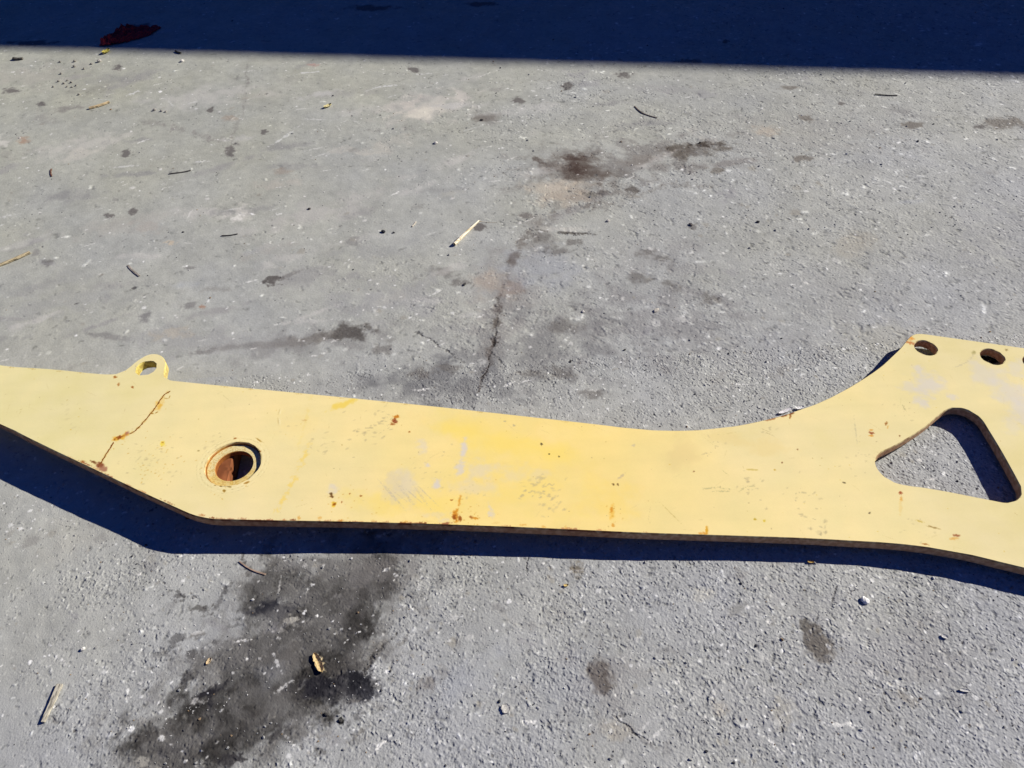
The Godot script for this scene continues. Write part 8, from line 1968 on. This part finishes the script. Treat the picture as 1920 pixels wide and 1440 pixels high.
func build_straw() -> void:   # a hollow dry stalk: tube, split collar, frayed root end
	var a := STRAW_A
	var b := STRAW_B
	var mid := (a + b) * 0.5
	var s := thing("straw_stalk", "pale dry straw stalk with a dark open end, beside a round grey stain", "straw", Vector3(mid.x, ground_y(mid.x, mid.y), mid.y))
	var m := plain(Color.WHITE, 0.6)
	m.albedo_texture = speckle_texture(31, 0.02, grey(206, 186, 146), grey(244, 234, 212), 0.3, 0.5)
	m.uv1_scale = Vector3(1, 0.3, 1)
	var d := (b - a).normalized()
	var l := a.distance_to(b)
	var o := put("stem", tube(a + d * l * 0.2, b, 0.0125, 0.0058, 0.0016), s, m)
	o.position = Vector3((a + d * l * 0.6 - mid).x, 0, (a + d * l * 0.6 - mid).y)
	var c := put("hollow_end", tube(a, a + d * l * 0.225, 0.0118, 0.0112, 0.0012), s, m)
	c.position = Vector3((a + d * l * 0.1125 - mid).x, 0.0002, (a + d * l * 0.1125 - mid).y)
	var side := Vector2(0.06, 0.014)
	var r := put("fibre", bar(b, b + side, 0.0022, 0.0008, 0.0012, 5, 0.06, 3), s, m)
	r.position = Vector3((b + side * 0.5 - mid).x, 0.0006, (b + side * 0.5 - mid).y)

func tube(a: Vector2, b: Vector2, d0: float, d1: float, wall: float) -> ArrayMesh:
	var so := Soup.new()
	var dir := (b - a).normalized()
	var side := Vector3(-dir.y, 0, dir.x)
	var l := a.distance_to(b)
	for f in 2:
		for k in 9:
			var t := k / 8.0
			var r := lerpf(d0, d1, t) * 0.5
			var q := r - (wall if f == 1 else 0.0)
			for s in 13:
				var an := TAU * s / 12
				var n := side * cos(an) + Vector3.UP * sin(an)
				so.vert(Vector3(dir.x, 0, dir.y) * l * (t - 0.5) + n * q + Vector3.UP * r, n * (1.0 if f == 0 else -1.0), Vector2(s / 12.0, t))
		for k in 8:
			for s in 12:
				var i := f * 117 + k * 13 + s
				so.quad(i, i + 1, i + 14, i + 13)
	for s in 12:
		so.quad(s, s + 1, 117 + s + 1, 117 + s)
	var m := ArrayMesh.new()
	so.into(m, null)
	return m

func build_rag(x: float, z: float, ax: float, az: float) -> void:   # crumpled cloth lying half in the shade
	var so := Soup.new()
	var nu := 60
	var nv := 22
	for f in 2:
		for i in nu + 1:
			for j in nv + 1:
				var u := float(i) / nu * 2.0 - 1.0
				var v := float(j) / nv * 2.0 - 1.0
				var half := 0.085 * (0.4 + 0.6 * sqrt(maxf(0.0, 1.0 - u * u))) * (1.0 + 0.25 * noise_b.get_noise_2d(u * 4.0, 3.0 + v))
				var fold := absf(noise_a.get_noise_2d(u * 2.1 + 1.0, v * 1.1)) * 0.085 + absf(noise_d.get_noise_2d(u * 2.6 + v * 1.0, v * 1.2 + 20.0)) * 0.03
				var y := 0.65 * (fold + 0.016) * (1.0 - pow(absf(v), 4.0) * 0.8) * (1.0 - pow(absf(u), 5.0) * 0.8)
				y *= 0.6 + 0.6 * smoothstep(0.5, -0.4, u)
				so.vert(Vector3(u * ax - v * half * 0.35, y + (0.003 if f == 0 else 0.0012), u * az + v * half), Vector3.UP if f == 0 else Vector3.DOWN, Vector2(u, v))
		var b := f * (nu + 1) * (nv + 1)
		for i in nu:
			for j in nv:
				var a := b + i * (nv + 1) + j
				so.quad(a, a + nv + 1, a + nv + 2, a + 1)
	recompute_normals(so)
	var mesh := ArrayMesh.new()
	so.into(mesh, null)
	var m := plain(Color(0.6, 0.18, 0.2), 0.9)
	m.rim_enabled = true
	m.rim = 0.4
	loose("red_rag", mesh, x, z, 0.0, m, "crumpled dark red rag lying at the edge of the wide shadow", "rag")

func build_timber() -> void:
	var o := thing("timber_block", "rough brown timber block under the arm, seen through the bored eye", "timber", Vector3(TIMBER_AT.x, 0, TIMBER_AT.y))
	o.rotation.y = TIMBER_TURN
	var so := Soup.new()
	var hw := 0.05
	var hl := 0.105
	var top := PLATE_TOP + PLATE_SLOPE * TIMBER_AT.x - THICK - 0.0022
	# outline seen from above, with one splintered bite out of the right edge; extruded with small chamfers
	var ring := [Vector2(-hw, -hl), Vector2(hw, -hl), Vector2(hw, BITE - 0.006), Vector2(hw - 0.0035, BITE - 0.002), Vector2(hw - 0.006, BITE + 0.003), Vector2(hw - 0.002, BITE + 0.006), Vector2(hw, BITE + 0.008), Vector2(hw, hl), Vector2(-hw, hl)]
	var ch := 0.0025
	for k in ring.size():
		var a: Vector2 = ring[k]
		var b: Vector2 = ring[(k + 1) % ring.size()]
		var n := Vector2((b - a).y, -(b - a).x).normalized()
		var n3 := Vector3(n.x, 0, n.y)
		var a2 := a * (1.0 - ch / hw)
		var b2 := b * (1.0 - ch / hw)
		var i := so.vert(Vector3(a.x, -0.002, a.y), n3, Vector2(0.0, a.y))
		so.vert(Vector3(b.x, -0.002, b.y), n3, Vector2(0.0, b.y))
		so.vert(Vector3(b.x, top - ch, b.y), n3, Vector2(top, b.y))
		so.vert(Vector3(a.x, top - ch, a.y), n3, Vector2(top, a.y))
		so.quad(i, i + 1, i + 2, i + 3)
		var m3 := (n3 + Vector3.UP).normalized()
		i = so.vert(Vector3(a.x, top - ch, a.y), m3, Vector2(0.0, a.y))
		so.vert(Vector3(b.x, top - ch, b.y), m3, Vector2(0.0, b.y))
		so.vert(Vector3(b2.x, top, b2.y), m3, Vector2(0.01, b.y))
		so.vert(Vector3(a2.x, top, a2.y), m3, Vector2(0.01, a.y))
		so.quad(i, i + 1, i + 2, i + 3)
		i = so.vert(Vector3(-hw * 0.3, top, 0), Vector3.UP, Vector2(0.03, 0))
		so.vert(Vector3(a2.x, top, a2.y), Vector3.UP, Vector2(a2.x, a2.y))
		so.vert(Vector3(b2.x, top, b2.y), Vector3.UP, Vector2(b2.x, b2.y))
		so.tri(i, i + 1, i + 2)
	var mesh := ArrayMesh.new()
	so.into(mesh, null)
	var m := plain(Color.WHITE, 0.9)
	m.albedo_texture = speckle_texture(9, 0.02, grey(118, 70, 42), grey(160, 100, 62), 0.25, 0.7)
	m.uv1_scale = Vector3(12, 2.0, 1)
	put("block", mesh, o, m)

func build_wall() -> void:   # the building behind the yard whose top edge throws the wide shadow
	var o := thing("warehouse_wall", "tall pale warehouse wall beyond the yard that throws the wide straight shadow", "wall", Vector3(10.122, 0, -6.482))
	o.rotation.y = -0.1844
	var m := plain(Color.WHITE, 0.85)
	m.albedo_texture = speckle_texture(15, 0.02, grey(120, 118, 114), grey(150, 148, 142), 0.3, 0.6)
	m.uv1_triplanar = true
	m.uv1_scale = Vector3(0.5, 0.5, 0.5)
	var body := BoxMesh.new()
	body.size = Vector3(24.0, 6.20 - 0.12, 0.3)
	var b := put("wall", body, o, m)
	b.position = Vector3(0, (6.20 - 0.12) * 0.5, -0.2)
	var cop := BoxMesh.new()
	cop.size = Vector3(24.0, 0.12, 0.4)
	var c := put("coping", cop, o, plain(grey(130, 130, 128), 0.7))
	c.position = Vector3(0, 6.20 - 0.06, -0.2)

func build_grit() -> void:
	var mm := MultiMesh.new()
	mm.transform_format = MultiMesh.TRANSFORM_3D
	mm.use_colors = true
	mm.mesh = lump(Vector3(1, 0.7, 0.8), 4, 0.35)
	var where: Array[Transform3D] = []
	var tint: Array[Color] = []
	while where.size() < 9000:
		var x: float
		var z: float
		if rng.randf() < 0.5:
			x = rng.randf_range(-1.5, 1.5)
			z = rng.randf_range(-1.5, -0.35)
		else:
			x = rng.randf_range(-2.8, 2.8)
			z = rng.randf_range(-4.5, -1.5)
		var r := coarse(x, z) + 0.8 * noise_b.get_noise_2d(x * 6.0, z * 6.0 + 90.0)
		if rng.randf() > r + 0.12:
			continue
		var s := rng.randf_range(0.0012, 0.0032) * (1.0 + (1.1 if rng.randf() < 0.06 else 0.0)) * (1.0 if z > -1.9 else 1.35)
		var b := Basis.from_euler(Vector3(rng.randf_range(-0.4, 0.4), rng.randf() * TAU, rng.randf_range(-0.4, 0.4))).scaled(Vector3.ONE * s)
		where.append(Transform3D(b, Vector3(x, ground_y(x, z) - s * 0.18, z)))
		var g := rng.randf()
		tint.append(Color(0.30, 0.30, 0.29) if g < 0.62 else Color(0.58, 0.57, 0.55) if g < 0.8 else Color(0.07, 0.07, 0.075) if g < 0.93 else Color(0.28, 0.2, 0.12))
	mm.instance_count = where.size()
	for i in where.size():
		mm.set_instance_transform(i, where[i])
		mm.set_instance_color(i, tint[i])
	var o := MultiMeshInstance3D.new()
	o.name = "grit"
	o.multimesh = mm
	o.material_override = plain(Color.WHITE, 0.9, true)
	add_child(o)
	tag(o, "fine grey grit and sand grains strewn over the concrete", "grit", "", "stuff")

func _ready() -> void:
	var cam := Camera3D.new()
	cam.name = "camera"
	add_child(cam)
	cam.fov = 54.4322
	cam.near = 0.05
	cam.far = 300.0
	cam.transform = Transform3D(Basis(Vector3(0.998630, -0.035893, 0.038089), Vector3(0.052336, 0.684878, -0.726775), Vector3(-0.000000, 0.727773, 0.685818)), Vector3(0, 1.45, 0))
	cam.current = true
	var env := Environment.new()
	env.background_mode = Environment.BG_SKY
	var sky := ProceduralSkyMaterial.new()
	sky.sky_top_color = Color(0.064, 0.158, 0.378)
	sky.sky_horizon_color = Color(0.13, 0.24, 0.44)
	sky.sky_curve = 0.12
	sky.ground_horizon_color = Color(0.12, 0.2, 0.36)
	sky.ground_bottom_color = Color(0.1, 0.1, 0.1)
	sky.sun_angle_max = 1.0
	env.sky = Sky.new()
	env.sky.sky_material = sky
	env.tonemap_mode = Environment.TONE_MAPPER_LINEAR
	env.tonemap_exposure = 1.46
	env.sdfgi_enabled = true
	env.ssao_enabled = true
	env.ssil_enabled = true
	var we := WorldEnvironment.new()
	we.name = "world_environment"
	we.environment = env
	add_child(we)
	var sun := DirectionalLight3D.new()
	sun.name = "sun"
	sun.light_energy = 1.4
	sun.light_color = Color(1.0, 0.98, 0.945)
	sun.light_angular_distance = 0.5
	sun.shadow_enabled = true
	add_child(sun)
	sun.look_at_from_position(Vector3.ZERO, Vector3(-1.500, -1, 0.530), Vector3.UP)
	rng.seed = 20
	for n: FastNoiseLite in [noise_a, noise_b, noise_c, noise_d]:
		n.frequency = 1.0
		n.noise_type = FastNoiseLite.TYPE_SIMPLEX_SMOOTH
	noise_a.seed = 1
	noise_a.fractal_octaves = 4
	noise_b.seed = 2
	noise_b.frequency = 1.0
	noise_b.fractal_octaves = 3
	noise_c.seed = 3
	noise_c.fractal_octaves = 2
	noise_d.seed = 4
	noise_e.seed = 5
	noise_e.frequency = 1.0
	noise_e.noise_type = FastNoiseLite.TYPE_SIMPLEX_SMOOTH
	noise_e.fractal_octaves = 4
	noise_e.fractal_gain = 0.6
	noise_d.fractal_type = FastNoiseLite.FRACTAL_NONE
	build_ground()
	build_wall()
	build_timber()
	build_arm()
	build_rag(-1.801, -3.866, 0.111, -0.047)
	build_straw()
	stick(-0.927, -0.542, -0.922, -0.614, 0.0094, 0.0167, 0.0068, grey(190, 182, 163), "flat weathered wood splinter beside the oil stain, near the lower left", "wood_splinter", "wood splinter", 4, 0.010, 0.0000)
	stick(-1.656, -2.007, -1.574, -2.077, 0.0127, 0.0145, 0.0091, grey(190, 173, 136), "pale straw-coloured twig cut by the left side of the picture", "twig", "twig", 6, 0.020, 0.0000)
	stick(-1.220, -1.981, -1.164, -1.921, 0.0080, 0.0071, 0.0028, grey(155, 146, 136), "short dark grey twig lying alone left of the middle stains", "twig", "twig", 6, 0.020, 0.0000)
	stick(-0.623, -0.871, -0.558, -0.835, 0.0036, 0.0054, 0.0024, grey(171, 146, 126), "reddish brown splinter just below the arm's shadow, above the oil stain", "wood_splinter", "wood splinter", 4, 0.060, 0.0000)
	stick(-1.737, -3.103, -1.667, -3.153, 0.0143, 0.0095, 0.0095, grey(200, 177, 136), "tan dry stalk piece near the upper left corner", "straw_piece", "straw", 5, 0.050, 0.0000)
	stick(-1.239, -2.538, -1.163, -2.553, 0.0083, 0.0062, 0.0031, grey(93, 89, 85), "thin black splinter left of the long white scrape", "wood_splinter", "wood splinter", 5, 0.050, 0.0000)
	stick(-0.947, -2.117, -0.894, -2.122, 0.0055, 0.0037, 0.0033, grey(81, 78, 76), "dark sliver below the whitish scuffed patch", "wood_splinter", "wood splinter", 5, 0.060, 0.0000)
	stick(-1.519, -3.658, -1.486, -3.630, 0.0106, 0.0080, 0.0080, grey(58, 56, 52), "dark sliver just below the wide shadow, right of the red rag", "twig", "twig", 5, 0.100, 0.0000)
	stick(0.555, -2.873, 0.628, -2.766, 0.0064, 0.0043, 0.0032, grey(130, 116, 103), "dark broken twig with bark near the upper right stains", "twig", "twig", 5, 0.120, 0.0000)
	stick(1.528, -2.870, 1.610, -2.847, 0.0052, 0.0042, 0.0042, grey(87, 83, 78), "thin dark twig at upper right, just below the wide shadow", "twig", "twig", 5, 0.050, 0.0000)
	stick(-1.711, -2.615, -1.688, -2.560, 0.0064, 0.0053, 0.0030, grey(116, 81, 64), "tiny upright reddish twig near the left side", "twig", "twig", 5, 0.050, 0.0000)
	stick(-2.296, -3.664, -2.248, -3.658, 0.0217, 0.0108, 0.0108, grey(93, 89, 81), "dark seed husk with a stalk at the upper left corner", "seed_husk", "seed husk", 6, 0.100, 0.0000)
	stick(-0.307, -2.115, -0.295, -2.142, 0.0054, 0.0045, 0.0036, grey(219, 208, 190), "short pale straw bit left of the long straw stalk", "straw_piece", "straw", 5, 0.020, 0.0000)
	scrap(-1.860, -3.688, 0.0447, 0.0243, 1.107, 0.0081, 0.0027, 0.8, grey(200, 186, 87), "small bright yellow leaf in front of the red rag", "leaf", "leaf", "")
	scrap(-0.707, -3.008, 0.0376, 0.0159, 0.734, 0.0057, 0.0023, 0.8, grey(215, 202, 146), "small pale yellow leaf in the upper middle, right of the scrape", "leaf", "leaf", "")
	scrap(-0.414, -0.630, 0.0455, 0.0140, -1.077, 0.0043, 0.0015, 0.4, grey(210, 182, 128), "crumpled tan dry leaf inside the black oil stain", "leaf", "leaf", "")
	scrap(-0.636, -0.646, 0.0148, 0.0076, 1.211, 0.0022, 0.0011, 0.6, grey(200, 175, 136), "little tan leaf scrap at the left of the oil stain", "leaf", "leaf", "")
	scrap(0.092, -0.771, 0.0103, 0.0056, 0.064, 0.0017, 0.0017, 0.3, grey(229, 200, 126), "yellow paint flake below the middle of the arm's shadow", "paint_flake", "paint flake", "")
	scrap(0.618, -0.794, 0.0132, 0.0045, -0.155, 0.0017, 0.0017, 0.3, grey(200, 165, 93), "brownish yellow paint flake on the edge of the arm's shadow", "paint_flake", "paint flake", "")
	scrap(0.726, -1.228, 0.0241, 0.0093, 0.235, 0.0027, 0.0020, 0.4, grey(237, 235, 233), "white paint flake behind the arm's rusty knocked edge", "paint_flake", "paint flake", "")
	scrap(0.687, -1.220, 0.0412, 0.0093, 0.381, 0.0027, 0.0020, 0.4, grey(233, 229, 229), "long white paint flake tucked against the arm's rusty knocked edge", "paint_flake", "paint flake", "")
	scrap(0.820, -0.512, 0.0197, 0.0059, -0.204, 0.0015, 0.0015, 0.4, grey(210, 208, 202), "long white chip near the lower right corner", "concrete_chip", "chip", "")
	scrap(0.828, -0.617, 0.0127, 0.0083, -0.503, 0.0016, 0.0016, 0.3, grey(208, 206, 200), "white chip right of the brown spot, under the arm's right end", "concrete_chip", "chip", "")
	scrap(-0.044, -0.523, 0.0175, 0.0162, -1.056, 0.0015, 0.0015, 0.3, grey(202, 198, 188), "broad pale chip at the bottom, in the middle", "concrete_chip", "chip", "")
	pebble(0.701, -0.701, 0.0185, 0.0151, 0.0093, grey(233, 231, 225), "round white pebble with a hard shadow under the arm's right half", "", "pebble", "pebble")
	pebble(-0.902, -0.685, 0.0096, 0.0078, 0.0061, grey(213, 210, 202), "small white pebble above the wood splinter", "", "pebble", "pebble")
	pebble(-0.402, -2.093, 0.0169, 0.0112, 0.0084, grey(60, 60, 64), "shiny black pebble left of the straw stalk", "", "pebble", "pebble")
	pebble(-0.129, -1.793, 0.0141, 0.0077, 0.0064, grey(68, 66, 66), "black pebble between the straw stalk and the arm", "", "pebble", "pebble")
	pebble(0.835, -2.039, 0.0121, 0.0094, 0.0067, grey(64, 62, 66), "black pebble alone on the bare right side of the yard", "", "pebble", "pebble")
	pebble(1.547, -2.491, 0.0104, 0.0059, 0.0059, grey(64, 62, 62), "little black pebble below the brown drip at upper right", "", "pebble", "pebble")
	pebble(0.754, -2.561, 0.0093, 0.0062, 0.0062, grey(74, 68, 66), "black bead-like pebble on the long brown smear", "", "pebble", "pebble")
	pebble(-0.673, -2.253, 0.0103, 0.0103, 0.0059, grey(68, 64, 64), "dark seed-like pebble left of the upper middle", "", "pebble", "pebble")
	pebble(0.316, -1.472, 0.0080, 0.0046, 0.0046, grey(64, 62, 60), "black pebble close behind the middle of the arm", "", "pebble", "pebble")
	pebble(0.163, -1.439, 0.0068, 0.0045, 0.0045, grey(72, 70, 68), "tiny dark pebble close behind the arm, right of the dark trail", "", "pebble", "pebble")
	pebble(-1.458, -3.544, 0.0182, 0.0142, 0.0121, grey(210, 206, 198), "white pebble right of the red rag, below the wide shadow", "", "pebble", "pebble")
	pebble(-0.385, -0.530, 0.0096, 0.0064, 0.0048, grey(72, 70, 68), "black oily lump at the lower edge of the oil stain", "", "oil_lump", "lump")
	pebble(-0.357, -0.517, 0.0063, 0.0087, 0.0048, grey(68, 66, 64), "black oily lump at the right end of the oil stain", "", "oil_lump", "lump")
	pebble(-0.066, -2.828, 0.0134, 0.0084, 0.0067, grey(64, 62, 62), "black pebble at the end of a brown drip in the upper middle", "", "pebble", "pebble")
	pebble(-0.245, -2.661, 0.0146, 0.0146, 0.0081, grey(213, 208, 198), "white angular chip pebble above the straw stalk", "", "pebble", "pebble")
	pebble(0.348, -2.087, 0.0124, 0.0096, 0.0069, grey(206, 200, 190), "pale pebble right of the straw stalk, below the brown stain", "", "pebble", "pebble")
	pebble(0.614, -2.041, 0.0162, 0.0108, 0.0068, grey(107, 101, 97), "grey-brown pebble right of the pale pebble", "", "pebble", "pebble")
	pebble(0.430, -1.630, 0.0216, 0.0120, 0.0060, grey(184, 178, 167), "flat pale stone close behind the arm, right of centre", "", "pebble", "pebble")
	pebble(0.218, -1.640, 0.0085, 0.0085, 0.0048, grey(208, 202, 194), "small pale pebble behind the middle of the arm", "", "pebble", "pebble")
	pebble(-1.859, -3.587, 0.0206, 0.0165, 0.0144, grey(165, 161, 153), "largest grey pebble of the loose cluster beside the red rag", "pebbles in a loose cluster at upper left", "pebble", "pebble")
	pebble(-2.052, -3.605, 0.0125, 0.0100, 0.0087, grey(136, 132, 124), "leftmost tiny pebble in the top row of the loose cluster at upper left", "pebbles in a loose cluster at upper left", "pebble", "pebble")
	pebble(-1.980, -3.602, 0.0145, 0.0116, 0.0102, grey(136, 132, 124), "upper of two close grey pebbles in the middle of the cluster's top row", "pebbles in a loose cluster at upper left", "pebble", "pebble")
	pebble(-1.961, -3.542, 0.0143, 0.0115, 0.0100, grey(136, 132, 124), "lower of two close grey pebbles in the middle of the cluster's top row", "pebbles in a loose cluster at upper left", "pebble", "pebble")
	pebble(-1.905, -3.512, 0.0122, 0.0098, 0.0085, grey(136, 132, 124), "tiny grey pebble right of the two close ones in the upper left cluster", "pebbles in a loose cluster at upper left", "pebble", "pebble")
	pebble(-1.888, -3.562, 0.0123, 0.0098, 0.0086, grey(136, 132, 124), "tiny pebble just left of the cluster's largest grey pebble", "pebbles in a loose cluster at upper left", "pebble", "pebble")
	pebble(-1.997, -3.473, 0.0121, 0.0097, 0.0085, grey(136, 132, 124), "lone pebble midway between the cluster's top row and its lower knot", "pebbles in a loose cluster at upper left", "pebble", "pebble")
	pebble(-1.979, -3.394, 0.0119, 0.0095, 0.0083, grey(136, 132, 124), "tiny pebble at the upper left of the cluster's lower knot", "pebbles in a loose cluster at upper left", "pebble", "pebble")
	pebble(-1.946, -3.369, 0.0119, 0.0095, 0.0083, grey(136, 132, 124), "tiny pebble in the heart of the cluster's lower knot", "pebbles in a loose cluster at upper left", "pebble", "pebble")
	pebble(-1.941, -3.400, 0.0099, 0.0080, 0.0070, grey(136, 132, 124), "topmost tiny pebble of the cluster's lower knot", "pebbles in a loose cluster at upper left", "pebble", "pebble")
	pebble(-1.915, -3.376, 0.0119, 0.0095, 0.0083, grey(136, 132, 124), "tiny pebble at the upper right of the cluster's lower knot", "pebbles in a loose cluster at upper left", "pebble", "pebble")
	pebble(-1.918, -3.334, 0.0098, 0.0078, 0.0069, grey(136, 132, 124), "left one of three pebbles in the lower knot's bottom row", "pebbles in a loose cluster at upper left", "pebble", "pebble")
	pebble(-1.894, -3.326, 0.0098, 0.0078, 0.0068, grey(136, 132, 124), "middle one of three pebbles in the lower knot's bottom row", "pebbles in a loose cluster at upper left", "pebble", "pebble")
	pebble(-1.880, -3.340, 0.0098, 0.0078, 0.0069, grey(136, 132, 124), "right one of three pebbles in the lower knot's bottom row", "pebbles in a loose cluster at upper left", "pebble", "pebble")
	pebble(-1.834, -3.247, 0.0115, 0.0092, 0.0081, grey(136, 132, 124), "lowest pebble of the upper left cluster, apart below the knot", "pebbles in a loose cluster at upper left", "pebble", "pebble")
	pebble(-1.983, -3.341, 0.0098, 0.0079, 0.0069, grey(136, 132, 124), "leftmost tiny pebble of the cluster's lower knot", "pebbles in a loose cluster at upper left", "pebble", "pebble")
	pebble(-1.447, -3.061, 0.0146, 0.0117, 0.0102, grey(146, 142, 136), "left and largest grey pebble of the close trio near the upper left scrapes", "trio of pebbles", "pebble", "pebble")
	pebble(-1.414, -3.048, 0.0109, 0.0087, 0.0077, grey(146, 142, 136), "middle grey pebble of the close trio near the upper left scrapes", "trio of pebbles", "pebble", "pebble")
	pebble(-1.394, -3.041, 0.0109, 0.0087, 0.0076, grey(146, 142, 136), "right grey pebble of the close trio near the upper left scrapes", "trio of pebbles", "pebble", "pebble")
	build_grit()
